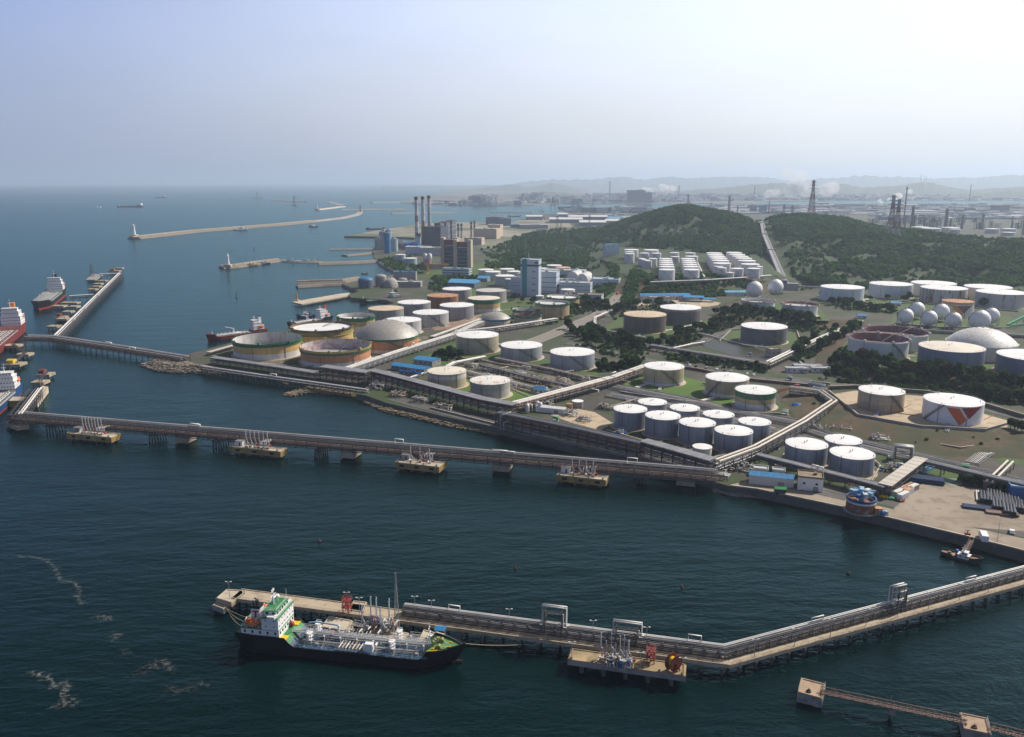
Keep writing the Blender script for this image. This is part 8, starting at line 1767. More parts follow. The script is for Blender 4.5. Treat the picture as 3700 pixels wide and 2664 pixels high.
belt('dark tree in the back row of the right-hand belt, against the big tanks','back row of the right belt',[(3040,1306),(3200,1338),(3330,1360),(3480,1366),(3700,1392)],26,9,('dark','red','pine'),2,9.0,.9,1.4)
belt('dark tree beside the rising white twin pipes','trees beside the twin pipes',[(2880,1290),(2940,1262),(3010,1228),(3070,1196)],26,26,D,3)
belt('dark tree in the hedge under the pond rack','hedge trees under the pond rack',[(2420,1290),(2540,1305),(2660,1322),(2770,1340)],24,9,DM,4,GZ,.5,.75)
belt('dark tree in the clump left of the dark brown tank','trees left of the dark brown tank',[(2110,1200),(2180,1226),(2260,1248),(2340,1262)],30,24,D,5)
belt('dark tree between the brown grey tank and the dark ribbed tank','trees up the bank right of the brownish tank',[(2390,1258),(2450,1232),(2520,1200),(2590,1180),(2680,1150)],30,16,DM,6)
belt('dark tree behind the pink-rimmed white tanks','trees among the white pink-rimmed tanks',[(2590,1128),(2680,1140),(2790,1152),(2860,1165),(2940,1180)],30,18,D,7,6.0)
belt('dark tree around the blue-roofed terrace hut','terrace trees round the blue hut',[(3010,1098),(3070,1108),(3140,1120),(3220,1130)],22,20,D,8,10.0)
belt('dark tree in front of the white terrace tanks','single trees before the terrace tanks',[(2950,1068),(3090,1085),(3190,1084),(3340,1092),(3540,1110),(3650,1112)],12,8,D,9,10.0)
belt('low dark bush in the clump beside the cream grey tank','bush clump by the cream grey tank',[(1570,1292),(1610,1290),(1660,1294)],12,14,D,10,GZ,.7,1.0)
belt('dark tree below the blue grey grass-plot tank','trees by the plant road',[(2160,1340),(2220,1334),(2300,1322)],13,12,D,11,GZ,.7,1.0)
belt('dark tree along the road behind the green-rimmed open tanks','trees lining the lower highway',[(2005,1140),(2070,1120),(2120,1108),(2190,1108)],26,14,D,12)
belt('tree between highway and dark brown tank','trees between highway and brown tank',[(2200,1135),(2270,1110),(2360,1105),(2460,1118)],24,14,D,13)
belt('mid green tree on the verge below the highway bend','verge trees at the highway bend',[(2040,1190),(2090,1210),(2120,1235)],9,14,DM,14)
belt('green bush at the back of the pipe storage yard','bushes behind the storage yard',[(3480,1738),(3540,1752),(3600,1760),(3680,1780)],11,9,MM,15,GZ,.5,.8)
belt('small dark tree beside the terrace pipe slope','trees at the right edge by the slope pipes',[(3640,1575),(3720,1590)],4,6,D,16,GZ,.6,.9)
belt('dark tree at the foot of the white factory tower','trees at the factory foot',[(1842,1082),(1890,1092),(1935,1096),(2150,1100),(2180,1085)],14,10,D,17)
# woods that read as one mass: leaf clumps for every crown, merged
def wood(name,label,pts,m,seed,r0=3.0,r1=5.5):
 rs = np.random.RandomState(seed);P = np.array(pts);n = len(P);per = 18
 rr = rs.uniform(r0,r1,n);C = np.repeat(P,per,0);Rr = np.repeat(rr,per)
 d = rs.normal(size=(n*per,3));d[:,2]= np.abs(d[:,2])*.9;d /= np.linalg.norm(d,axis=1)[:,None]+1e-9
 c = C+d*Rr[:,None]*np.array([.8,.8,.95])*rs.uniform(.6,1.0,(n*per,1));c[:,2]+= Rr*.35
 u = rs.normal(size=(n*per,3));u /= np.linalg.norm(u,axis=1)[:,None];w = np.cross(u,d+rs.normal(size=(n*per,3))*.5);w /= np.linalg.norm(w,axis=1)[:,None]+1e-9
 s =(Rr*rs.uniform(.28,.55,n*per))[:,None]
 V = np.stack([c-u*s-w*s*.7,c+u*s*.5-w*s,c+u*s+w*s*.6,c-u*s*.4+w*s],1).reshape(-1,3);F = np.arange(len(V)).reshape(-1,4)
 me = bpy.data.meshes.new(name);me.vertices.add(len(V));me.vertices.foreach_set('co',V.astype(np.float32).ravel());me.loops.add(len(V));me.loops.foreach_set('vertex_index',F.astype(np.int32).ravel());me.polygons.add(len(F));me.polygons.foreach_set('loop_start',np.arange(0,len(V),4,dtype=np.int32));me.update(calc_edges=True);me.validate()
 me.materials.append(m);o = link(name,me);o['kind']= 'stuff';o['label']= label;return o
rs = random.Random(3);hp =[]
def fxof(x,y): return CX+FPX*x/(y*_cp+(CAM_H-40)*_sp)
TUBE0,TUBE1 = G(2745,810,0),None
def conv_x(y):  # clearing of the conveyor cut, in plan
 return None
while len(hp)< 19000:
 a = rs.uniform(math.atan((1850-CX)/FPX/_cp),math.atan((3880-CX)/FPX/_cp));d = math.sqrt(rs.uniform(1130**2,2250**2));x,y = d*math.sin(a),d*math.cos(a);z = hill_z(x,y)
 if z < GZ+.4 and not (d > 1500 and fxof(x,y)< 2250): 
  if rs.random()> .2: continue
 if plate_z(x,y)> max(z,GZ+.5): continue
 fx = fxof(x,y);w = nz(x,y,.0075)+.7*nz(x,y,.021)+.35*nz(x,y,.06)
 up = min(1,max(0,(z-GZ)/55));w = 1.5*nz(x,y,.0075)+1.1*nz(x,y,.021)+.6*nz(x,y,.06);dens = .08+.92*sstep((w+.02+up*.7)/.9)
 if 2700 < fx < 2870 and abs(fx-(2745+(d_:=max(0,(1950-d)))*.135))< 34: dens *= .05
 if rs.random()< dens: hp.append((x,y,z))
wood('hill_woods','dense low woods covering the hill slopes',hp,LEAF_W,1,2.2,6.5)
sp =[]
def scatter(fpoly,n,z=GZ,thr=-.2):
 poly = GP(fpoly,z);xs =[p[0] for p in poly];ys =[p[1] for p in poly];k = 0;t = 0
 while k < n and t < n*25:
  t += 1;x,y = rs.uniform(min(xs),max(xs)),rs.uniform(min(ys),max(ys))
  if poly_dist((x,y),poly)> 0 or nz(x,y,.02)+.5*nz(x,y,.07)< thr: continue
  if any(math.hypot(x-a,y-b)< r+4 for a,b,r in TANK_AT): continue
  sp.append((x,y,gz(x,y)));k += 1
scatter([(1740,905),(1860,868),(2050,858),(2170,850),(2120,880),(2085,925),(2150,945),(2180,985),(2080,985),(1960,960),(1850,960),(1760,930)],900,GZ,-.25)
scatter([(1360,945),(1480,920),(1560,975),(1500,1005),(1440,985)],160);scatter([(1750,945),(1860,960),(1860,985),(1760,970)],80)
scatter([(2170,960),(2235,1000),(2230,1040),(2180,1080),(2160,1060),(2210,1010)],150,GZ,-.6);scatter([(2290,1010),(2330,1030),(2290,1075),(2240,1110),(2260,1060)],200,GZ,-.6)
scatter([(2330,1025),(2560,1018),(2700,1012),(2700,1045),(2560,1062),(2330,1062)],420,10,-.45);scatter([(1540,1040),(1580,1000),(1620,1020),(1590,1062)],60);scatter([(1500,1010),(1700,1000),(1800,1000),(1700,1012)],60)
wood('scrub_woods','woods and scrub around the power station, factory and highway',sp,LEAF_W,2,2.6,4.6)
ug =[]
def under(fpoly,n,z=GZ):
 poly = GP(fpoly,z);xs =[p[0] for p in poly];ys =[p[1] for p in poly];k = t = 0
 while k < n and t < n*20:
  t += 1;x,y = rs.uniform(min(xs),max(xs)),rs.uniform(min(ys),max(ys))
  if poly_dist((x,y),poly)> 0 or any(math.hypot(x-a,y-b)< r+3 for a,b,r in TANK_AT): continue
  ug.append((x,y,gz(x,y)-.3));k += 1
for q in [([(2990,1325),(3120,1338),(3330,1360),(3560,1384),(3760,1398),(3760,1455),(3420,1425),(3200,1398),(3040,1374)],420,7.0),([(2100,1195),(2180,1215),(2350,1255),(2340,1290),(2230,1275),(2110,1240)],200),([(2390,1262),(2560,1188),(2680,1146),(2700,1165),(2560,1215),(2440,1264)],150),([(2590,1118),(2780,1143),(2960,1162),(3010,1196),(2880,1195),(2700,1165)],220,6.0),([(2850,1302),(2900,1240),(3070,1180),(3090,1212),(2960,1275),(2900,1312)],190),
  ([(3000,1088),(3240,1108),(3250,1136),(3020,1120)],130,10.0),([(2400,1280),(2780,1328),(2780,1352),(2420,1304)],130),([(1960,1165),(2080,1118),(2200,1100),(2200,1118),(2080,1140),(1990,1180)],120),([(2190,1140),(2270,1108),(2480,1104),(2480,1125),(2300,1128),(2210,1160)],110),([(2150,1330),(2310,1316),(2310,1330),(2170,1350)],60),([(3470,1736),(3560,1752),(3760,1792),(3760,1802),(3560,1768)],60),([(1560,1284),(1668,1284),(1668,1304),(1570,1304)],50),([(2120,1245),(2240,1278),(2360,1302),(2360,1314),(2200,1290),(2060,1250)],70),([(3000,1300),(3090,1310),(3060,1255),(3020,1270)],40,9.0)]: under(*q)
wood('undergrowth','dark bushes filling the belts between the trees',ug,LEAF,4,1.2,2.6)
gp =[]
for _ in range(2600):
 x,y = rs.uniform(-100,900),rs.uniform(430,1250);fx = fxof(x,y);z = gz(x,y);pz_ = plate_z(x,y)
 if GZ+.4 < pz_ and abs(pz_-9)> .1 and abs(pz_-10)> .1 and abs(pz_-19)> .1 and nz(x,y,.05)> 0: gp.append((x,y,z-.4))
if gp: wood('bank_scrub','low scrub on the terrace banks',gp,LEAF_M,3,.7,1.5)
# ---------------------------------------------------------------- quay and yard things
p = G(3108,1846,GZ);th = thing('cable_carousel','blue and rust-brown cable carousel machine on the quay edge','carousel',(p.x,p.y,GZ+.05),R(-12))
mb = MB();mb.lathe([(7.2,0),(7.2,.5),(.1,.5)],28,smooth=False);mb.build('base',CONC_G,th)
mb = MB();mb.lathe([(5.9,.5),(6.3,1.2),(6.3,4.2),(6.0,4.6),(.1,4.6)],28,smooth=False);mb.build('drum',M('rusty red drum',(.22,.09,.06),.8,0,.3,.25,(.4,.34,.3),.25),th)
mb = MB();mb.lathe([(6.35,4.6),(6.35,5.6),(6.0,5.6),(6.0,4.6)],28,smooth=False);mb.build('white_band',WHITE_D,th)
mb = MB();mb.lathe([(6.5,5.6),(6.5,6.6),(5.9,6.6),(5.9,5.6)],28,smooth=False);mb.build('guard_ring',M('deep blue guard',(.02,.07,.2),.6,0,.3,.3),th)
for k in range(9): a = k*.698;mb = MB();mb.box((3.8*math.cos(a),3.8*math.sin(a),8.2+.5*(k%3)),(2.4,1.8,1.6+.6*(k%2)),a);mb.build('machine_box',[BLUE_P,WHITE_D,BLUE_L][k%3],th)
mb = MB();mb.tube((0,0,4.6),(0,0,10.6),1.2,12);mb.bar((-5.5,0,9.6),(5.5,0,9.6),.8);mb.bar((0,-5.5,9.4),(0,5.5,9.4),.8);mb.build('centre_post',BLUE_L,th)
mb = MB();mb.boxb(6.8,-3.4,0,3.0,2.4,3.4);mb.build('drive_house',M('orange drive house',(.5,.24,.08),.6),th)
p = G(3190,1866,GZ);th = thing('winch','small dark blue winch machine beside the carousel','winch',(p.x,p.y,GZ+.06),.3)
mb = MB();mb.boxb(0,0,0,4.2,2.4,.4);mb.build('skid',FRAME,th);mb = MB();mb.tube((-.4,-1,1.4),(-.4,1,1.4),1.0,14);mb.build('drum',BLUE_P,th);mb = MB();mb.boxb(1.4,0,.4,1.2,1.8,1.9);mb.boxb(-1.7,.4,.4,.5,.5,2.6);mb.build('engine',BLUE_L,th)
p = G(2818,1785,GZ);th = thing('tipper_body','bright green tarpaulin-covered tipper body on dark trestles at the quay edge','tipper',(p.x,p.y,GZ+.06),R(-10))
mb = MB();mb.boxb(0,0,.9,5.2,3.0,1.9);mb.build('body',FRAME,th);mb = MB();mb.gable(5.4,3.2,.9,.05,2.8);mb.build('cover',M('green tarpaulin',(.02,.26,.06),.7),th)
for s in (-1,1): mb = MB();mb.tube((s*1.6,-1.3,.5),(s*1.6,1.3,.5),.5,12);mb.build('wheel',TYRE,th)
def container(label,fx,fy,m,L_=6.1,H=2.6,rz=R(38),z=GZ,group='containers on the quay yard',roof=None):
 th = thing('container',label,'container',G(fx,fy,z+.07),rz,group);mb = MB();mb.boxb(0,0,0,L_,2.45,H)
 for i in range(14): x =-L_/2+.3+i*(L_-.6)/13;mb.box((x,-1.24,H/2),(.2,.08,H-.3));mb.box((x,1.24,H/2),(.2,.08,H-.3))
 mb.build('body',m,th);mb = MB();mb.box((0,0,H+.03),(L_-.1,2.4,.06));mb.build('roof',roof or WHITE_D,th);mb = MB()
 for y in (-.6,.6): mb.box((L_/2+.04,y,H/2),(.08,1.1,H-.2))
 mb.build('door',m,th)
for a in [('pale container at the left of the row on the yard',3245,1790,WHITE_D,None),('white container nearest the carousel in the yard row',3262,1800,WHITE_D,None),('white container with rusty brown roof in the yard row',3280,1784,WHITE_D,ROOF_R),('pale container at the far end of the yard row',3298,1772,FRAME_L,None)]: container(a[0],a[1],a[2],a[3],roof=a[4],L_=7.5)
p = G(3222,1806,GZ);
for k,(dx,dy,m,lb) in enumerate([(0,0,GREEN_P,'heap of green netting beside the yard containers'),(4,-2,RED,'red machinery heap beside the yard containers'),(-3,2,YELLOW,'yellow drum pile beside the yard containers')]):
 th = thing('gear_heap',lb,'heap',(p.x+dx,p.y+dy,GZ+.06),k);mb = MB();rd = random.Random(k)
 for _ in range(8): mb.tube((rd.uniform(-1.6,1.6),rd.uniform(-1,1),.4),(rd.uniform(-1.6,1.6),rd.uniform(-1,1),rd.uniform(.4,1.3)),.4,7)
 mb.build('gear',m,th)
def pipe_stack(label,fx,fy,n,L_,r,rz,m,rows=2,group='pipe stacks on the yard'):
 th = thing('pipe_stack',label,'pipe stack',G(fx,fy,GZ+.07),rz,group)
 for j in range(rows):
  for i in range(n-j): mb = MB();y =(i-(n-1-j)/2)*r*2.05;z = r+.25+j*r*1.75;mb.tube((-L_/2,y,z),(L_/2,y,z),r,10,caps=False);mb.tube((-L_/2,y,z),(L_/2,y,z),r*.85,10);mb.build('pipe',m,th)
 for s in (-1,1): mb = MB();mb.box((s*L_*.35,0,.12),(.3,n*r*2.1,.24));mb.build('bearer',BARK,th)
PB = M('black coated pipe',(.022,.024,.028),.4,0,.3,.3)
for k,(fx,fy,n,m,lb) in enumerate([(3560,1806,5,PB,'left'),(3590,1800,6,PB,'second'),(3622,1812,6,PB,'third'),(3655,1824,6,PB,'fourth'),(3690,1838,6,PB,'rightmost'),(3605,1832,5,PB,'front left'),(3645,1850,5,PB,'front right')]): pipe_stack('stack of black coated pipes on the yard, %s'%lb,fx,fy,n,12,.62,R(62),m)
pipe_stack('white pipes with red ends beside the black pipe stacks',3535,1795,3,14,.4,R(62),PIPE_W,1);pipe_stack('blue-ended pipe pile at the back of the yard',3345,1740,7,16,.55,R(-22),M('blue black pipe',(.03,.06,.14),.4),2);pipe_stack('pale pipe bundle on the blue-ended pile side',3336,1728,4,17,.35,R(-22),PIPE_W,1);pipe_stack('low blue pipe bundle at the near edge of the pipe stacks',3535,1838,5,13,.45,R(-20),M('blue black pipe',(.03,.06,.14),.4),1);pipe_stack('brown and pale pipe bundle at the near edge, right',3620,1858,5,13,.4,R(-20),PIPE_R,1);pipe_stack('rust-brown large pipe beside the yard containers',3275,1766,2,13,.8,R(38),PIPE_R,1)
shed('deep blue box shed at the right edge of the yard',3700,1790,14,9,5,R(-18),BLUE_P,BLUE_L,flat=True,win=0,name='shed');shed('brown timber crate shed behind the pipe stacks',3570,1762,5,4,3.2,R(-18),M('brown timber',(.28,.2,.14),.8),CONC,flat=True,win=0,name='crate')
p = G(3350,1702,GZ);th = thing('truss_frame','bright blue steel truss frame lying behind the yard','steel frame',p,R(40));mb = MB()
for y in (-1.2,1.2): mb.bar((-5,y,.3),(5,y,.3),.3);mb.bar((-5,y,1.6),(5,y,1.6),.3)
for i in range(8): x =-5+i*10/7;mb.bar((x,-1.2,.3),(x,-1.2,1.6),.2);mb.bar((x,1.2,.3),(x,1.2,1.6),.2);mb.bar((x,-1.2,1.6),(x,1.2,1.6),.2)
mb.build('truss',M('sky blue steel',(.08,.32,.55),.5),th)
sheet('netting',[(3420,1728),(3470,1732),(3480,1752),(3440,1758),(3405,1742)],GZ,M('green grey netting',(.20,.26,.20),.9),'green grey netting spread behind the yard',.1)
p = G(2878,1468,GZ);th = thing('tarpaulin_heap','bright blue tarpaulin over a heap in the grass','tarpaulin',(p.x,p.y,GZ));mb = MB();rd = random.Random(4);mb.lathe([(4.2,0),(3.6,1.1),(2.2,1.9),(.05,2.2)],9,smooth=False);mb.v =[(x+rd.uniform(-.5,.5),y*.7+rd.uniform(-.4,.4),max(0,z+rd.uniform(-.3,.3))) for x,y,z in mb.v];mb.build('cover',M('blue tarpaulin',(.02,.16,.55),.5),th)
p = G(2845,1412,GZ);th = thing('red_crane_boom','long red crane boom lying on the grass bank','crane boom',p,R(35));mb = MB()
for y,z in ((-.9,.3),(.9,.3),(-.9,1.9),(.9,1.9)): mb.bar((-11,y,z),(11,y,z),.3)
for i in range(14): x =-11+i*22/13;mb.bar((x,-.9,.3),(x+1.6,-.9,1.9),.16);mb.bar((x,.9,.3),(x+1.6,.9,1.9),.16);mb.bar((x,-.9,1.9),(x,.9,1.9),.16)
mb.build('boom',RED,th);mb = MB();mb.boxb(11,0,0,3,3,3);mb.build('cab',M('maroon cab',(.2,.03,.03),.6),th)
# gangway to the workboat, figure-sized bits on the quay
a,b = G(3512,1952,GZ+.2),G(3486,2004,1.6);walkway('brown gangway slanting from the quay down to the dark green workboat',a,b,a.z,b.z,1.5,None,CW)
p = G(3495,1936,GZ);th = thing('bollard_stand','small red machine on the quay near the gangway','machine',(p.x,p.y,GZ+.06));mb = MB();mb.boxb(0,0,0,1.8,1.4,1.2);mb.build('body',RED,th);mb = MB();mb.tube((0,0,1.2),(0,0,2.4),.2,6);mb.bar((-.8,0,2.3),(.8,0,2.3),.2);mb.build('mast',RED,th)
lamp_post(*G(3602,1962,GZ),'tall lamp post on the quay near the parked truck',9,None)
wall('raised kerb along the quay edge',[(2640,1757),(2736,1769),(3056,1836),(3521,1947),(3760,2008)],.5,GZ,CONC,.6)
# ---------------------------------------------------------------- vehicles
def car_proto(name,label,L_,W,H,m,van=False):
 th = thing(name,label,'truck' if van else 'car',(0,0,0));mb = MB();hb = H*.5
 pr =[(-L_/2,.3),(-L_/2,hb*1.05),(-L_*.42,hb*1.15),(-L_*.34,H),(L_*.10,H),(L_*.24,hb*1.12),(L_*.46,hb*.95),(L_/2,hb*.7),(L_/2,.3)] if not van else [(-L_/2,.6),(-L_/2,H),(L_*.26,H),(L_*.26,H*.86),(L_*.42,H*.84),(L_*.5,H*.5),(L_*.5,.6)]
 mb.hull([[(x,-W/2,z) for x,z in pr],[(x,W/2,z) for x,z in pr]]);mb.add([(x,-W/2,z) for x,z in pr],[tuple(range(len(pr)))[::-1]]);mb.add([(x,W/2,z) for x,z in pr],[tuple(range(len(pr)))]);mb.build('body',m,th)
 mb = MB();
 for s in (-1,1): mb.box(((L_*.35 if van else -L_*.1),s*(W/2+.01),H*(.7 if van else .78)),(L_*(.12 if van else .36),.03,H*.2))
 mb.box((L_*(.47 if van else .18),0,H*(.68 if van else .8)),(.06 if van else .25,W*.85,H*.24));mb.build('window',GLASS,th)
 for sx in (-1,1):
  for sy in (-1,1): mb = MB();mb.tube((sx*L_*.32,sy*(W/2-.2),.34),(sx*L_*.32,sy*(W/2+.02),.34),.34,10);mb.build('wheel',TYRE,th)
 return th
VE ={k: car_proto(*v) for k,v in {'w':('parked_car','car',4.4,1.8,1.5,WHITE),'d':('parked_car','car',4.4,1.8,1.5,M('dark car paint',(.03,.03,.035),.3)),'s':('parked_car','car',4.5,1.8,1.5,M('silver car paint',(.35,.36,.38),.3,.3)),'r':('truck','truck',8.5,2.5,3.3,M('red truck paint',(.45,.08,.03),.5),True),'t':('truck','truck',8.0,2.5,3.2,WHITE,True)}.items()}
VU ={}
def car(k,fx,fy,rz,label,group=None,z=GZ+.06):
 p = G(fx,fy,z)
 if k not in VU: o = VE[k];VU[k]=[(c,[]) for c in kids(o)];o.location = p;o.rotation_euler.z = rz;o['label']= label;
 else: o = dup(VE[k],p,rz,label,None,None,VU[k])
 if group: o['group']= group
 elif 'group' in o: del o['group']
for i,x in enumerate([2492,2515,2553,2590,2618,2642,2700,2724]): car('wdswdsww'[i],x,1322+(x-2492)*.155,R(70),['white car parked at the left end of the row below the hedge','dark car second in the parked row below the hedge','silver car third in the parked row below the hedge','white car in the middle of the parked row','dark car right of the middle in the parked row','silver car before the gap in the parked row','white car after the gap in the parked row','white car at the right end of the parked row below the hedge'][i],'cars parked below the hedge')
for i,(k,x,y,lb) in enumerate([('r',2257,1026,'red truck on the highway bend, farthest up'),('t',2248,1040,'white truck behind the red one on the highway'),('r',2232,1064,'red truck lower on the highway'),('w',2222,1085,'white car at the bottom of the highway')]): car(k,x,y,R(60),lb,'traffic on the highway')
car('w',3655,1925,R(65),'white car parked at the right edge of the yard');car('t',3552,1950,R(70),'white and pale flatbed truck parked on the quay');car('s',2876,1398,R(30),'silver car on the asphalt yard');car('d',2880,1430,R(30),'dark car on the asphalt yard')
# ---------------------------------------------------------------- conveyor, pylons
ca,cb = GD(2746,812,1930),G(2838,1030,9.0)
tp =[ca.lerp(cb,t) for t in (0,.12,.25,.4,.55,.7,.85,1)];O = tuple(tp[3]);th = thing('conveyor','long grey covered conveyor running straight down the hill','conveyor',O)
pts =[Vector((q.x,q.y,max(q.z,hill_z(q.x,q.y)+4))) for q in tp];mb = MB()
for a,b in zip(pts,pts[1:]): mb.bar(a,b,9,4.5)
mb.build('gallery',M('grey conveyor cladding',(.34,.33,.33),.6,0,.12,.1),th,O)
mb = MB()
for a,b in zip(pts,pts[1:]): mb.bar(a+Vector((2.0,0,2.4)),b+Vector((2.0,0,2.4)),3.0,.5)
mb.build('roof_strip',M('dark conveyor roof',(.15,.15,.16),.6),th,O)
for q in pts[1:]: mb = MB();mb.bar(q,(q.x,q.y,hill_z(q.x,q.y)-2),1.4);mb.build('support',FRAME_L,th,O)
for k in (2,4): q = pts[k];mb = MB();mb.box(q,(13,9,7));mb.build('transfer_house',FRAME_L,th,O)
th = thing('transfer_station','grey transfer station at the foot of the hill conveyor','building',G(2848,1048,9.0),R(-15));mb = MB();mb.boxb(0,0,-.5,24,12,9);mb.build('wall',FRAME_L,th);mb = MB();mb.boxb(0,0,8.5,25,13,.6);mb.boxb(-6,0,9,8,8,4);mb.build('roof',ROOFPLATE,th);mb = MB();mb.bar((10,0,5),(46,4,4),2.4);mb.build('gallery',FRAME_L,th)
PYG = M('pylon steel',(.26,.27,.28),.6);PYR = M('red pylon paint',(.23,.10,.085),.6);PYW = M('white pylon paint',(.38,.37,.37),.6)
def pylon(label,fx,fyb,fyt,d=None,mats=None,z=None,group='power pylons'):
 p = GD(fx,fyb,d) if d else G(fx,fyb,GZ);
 if d: p.z = min(p.z,max(GZ,hill_z(p.x,p.y))) if hill_z(p.x,p.y)> GZ+1 else GZ
 r = ray(fx,fyt);h = CAM_H+r.z/math.hypot(r.x,r.y)*math.hypot(p.x,p.y)-p.z;lattice('pylon',label,'pylon',tuple(p),h,h*.17,h*.04,PYG,((h*.80,h*.10),(h*.88,h*.10),(h*.96,h*.08)),group,6,max(.35,h*.012),mats)
for a in [('grey pylon left of the hillock, nearest the teal tower',1899,918,862),('grey pylon directly behind the teal tower',1861,925,875),('tall grey pylon before the hillock road',2052,908,838),('grey pylon right of the hillock road',2062,940,880)]: pylon(*a)
for a in [('grey pylon on the left hill flank',2378,880,830,1720),('pale pylon in the middle of the hill woods',2439,866,814,1750),('grey pylon on the left hillock top, first',2013,845,780,2300),('grey pylon on the left hillock top, second',2027,850,793,2320),('grey pylon left of the hill between warehouses',2129,832,776,2400),('dark radio mast pylon on the hill summit',2485,750,702,2000),('small mast beside the hill summit pylon',2492,750,728,2005),('dark pylon in the saddle behind the right hill',2830,790,738,2150),('second dark pylon behind the right hill',2860,790,742,2180)]: pylon(*a)
pylon('tall red and white tower on the skyline behind the right hill',2930,790,652,2150,[PYW,PYR],group='red and white pylons');pylon('red and white pylon on the right hill slope, left one',3214,870,705,1760,[PYR,PYW],group='red and white pylons');pylon('red and white pylon on the right hill slope, right one',3234,880,720,1740,[PYR,PYW],group='red and white pylons')
# ---------------------------------------------------------------- far refinery, harbour cranes, far town, smoke
def stack(label,fx,fyb,fyt,wpx,m,name='chimney',group='far chimneys'):
 p = G(fx,fyb,GZ);r = ray(fx,fyt);h = CAM_H+r.z/r.y*p.y-GZ;w = wpx/2/FPX*depth_of(p);th = thing(name,label,'chimney' if name == 'chimney' else 'column',p,0,group);mb = MB();mb.tube((0,0,-1),(0,0,h),w,10,w*.7);mb.build('shaft',m,th);mb = MB();mb.tube((0,0,h*.93),(0,0,h*.96),w*1.15,10);mb.build('gallery',FRAME_L,th)
DK = M('far dark steel',(.07,.075,.085),.7,0,.2,.05);GY = M('far grey concrete',(.22,.22,.23),.8,0,.1,.05)
for k,(x,yt,yb,w,m,lb) in enumerate([(3264,675,812,6,PYR,'thin red flare stack with dark top on the right'),(3292,743,832,13,DK,'broad dark refinery column, tallest of the right group'),(3300,777,832,10,DK,'dark column beside the broad one'),(3267,780,835,8,DK,'slim dark column left of the broad one'),(3338,785,825,9,DK,'short dark column in the refinery'),(3367,787,825,8,DK,'second short dark column in the refinery'),(3416,754,822,14,DK,'wide dark coker column in the refinery'),(3433,790,825,8,DK,'slim column right of the coker'),(3474,778,828,10,DK,'dark column right of the wide coker'),(3548,773,830,11,GY,'grey column in the right part of the refinery'),(3654,782,830,7,GY,'thin grey column near the right edge'),(3695,782,850,8,PYR,'reddish column at the right edge'),(2633,706,780,12,GY,'broad grey chimney behind the main hill'),(2664,742,775,6,DK,'short dark stack right of the broad chimney'),(2203,654,715,5,GY,'thin tall far chimney left of the steam plume'),(2452,670,722,5,GY,'thin far chimney at the steam plume'),(2725,671,715,5,DK,'thin far chimney right of the hill'),(2777,725,775,5,PYR,'slim red stack by the far silos'),(3502,667,730,4,GY,'pale thin mast in the far town')]): stack(lb,x,yb,yt,w,m,group=None)
rd = random.Random(21)
for k in range(46):
 fx = rd.uniform(3140,3720);fy = rd.uniform(800,838)
 if any(math.hypot(G(fx,fy,GZ).x-a,G(fx,fy,GZ).y-b)< r+12 for a,b,r in TANK_AT): continue
 p = G(fx,fy,GZ);h = rd.uniform(8,34);th = thing('process_unit','small dark refinery frame among the far columns','process unit',p,R(rd.uniform(-20,10)),'far refinery frames');w = rd.uniform(8,22);mb = MB();
 for z in (0,.33,.66,.95): mb.boxb(0,0,h*z,w,w*.7,h*.06)
 for sx in (-1,1):
  for sy in (-1,1): mb.bar((sx*w*.48,sy*w*.33,-1),(sx*w*.48,sy*w*.33,h),1.0)
 mb.build('frame',rd.choice((DK,FRAME_L,DK)),th);mb = MB();mb.tube((w*.15,0,0),(w*.15,0,h*.9),w*.16,8);mb.tube((-w*.25,0,0),(-w*.25,0,h*rd.uniform(.6,1.25)),w*.09,8);mb.build('vessel',rd.choice((DK,STEEL,WHITE_D)),th)
def crane(label,fx,fyb,fyt,m,wpx):
 p = G(fx,fyb,GZ);r = ray(fx,fyt);h = CAM_H+r.z/r.y*p.y-GZ;w = wpx/2/FPX*depth_of(p);th = thing('harbour_crane',label,'crane',p,0,'far harbour cranes')
 for s in (-1,1): mb = MB();mb.bar((s*w,0,0),(s*w*.7,0,h*.62),w*.18);mb.bar((s*w,14,0),(s*w*.7,14,h*.62),w*.18);mb.build('leg',m,th)
 mb = MB();mb.boxb(0,7,h*.38,w*2,15,w*.2);mb.boxb(0,7,h*.6,w*1.7,18,w*.24);mb.build('girder',m,th);mb = MB();mb.bar((0,7,h*.6),(0,7,h),w*.5);mb.bar((0,-18,h*.7),(0,7,h),w*.12);mb.build('mast',m,th)
CR = M('far crane paint',(.13,.12,.13),.7)
for a in [('tallest far harbour crane above the bay',1998,766,711,CR,16),('far harbour crane, left of the river pair',2070,762,735,CR,14),('far harbour crane, right of the river pair',2090,762,733,CR,14),('far harbour crane beyond the river',2142,760,730,CR,14),('red far crane beside the warehouses',1963,797,775,PYR,11),('small reddish crane at the bay edge',1958,772,757,PYR,14)]: crane(*a)
BL =[M('far wall white',(.52,.51,.50),.8),M('far wall grey blue',(.15,.19,.25),.8),M('far wall beige',(.30,.29,.28),.8),M('far roof white',(.70,.68,.66),.7)]
def town(name,label,boxes,seed):
 """scattered far buildings, too many and too small to count"""
 rd = random.Random(seed);mb = MB()
 for x0,x1,y0,y1,n,s0,s1,h0,h1 in boxes:
  for _ in range(n):
   fx,fy = rd.uniform(x0,x1),y0+(y1-y0)*rd.random()**1.0;p = G(fx,fy,3.5);s = rd.uniform(s0,s1);mb.boxb(p.x,p.y,2,s*rd.uniform(.8,2.6),s*rd.uniform(.6,1.2),rd.uniform(h0,h1),R(rd.uniform(-15,15)),rd.choice((0,0,1,1,2,3)))
 o = mb.build(name,BL);o['kind']= 'stuff';o['label']= label
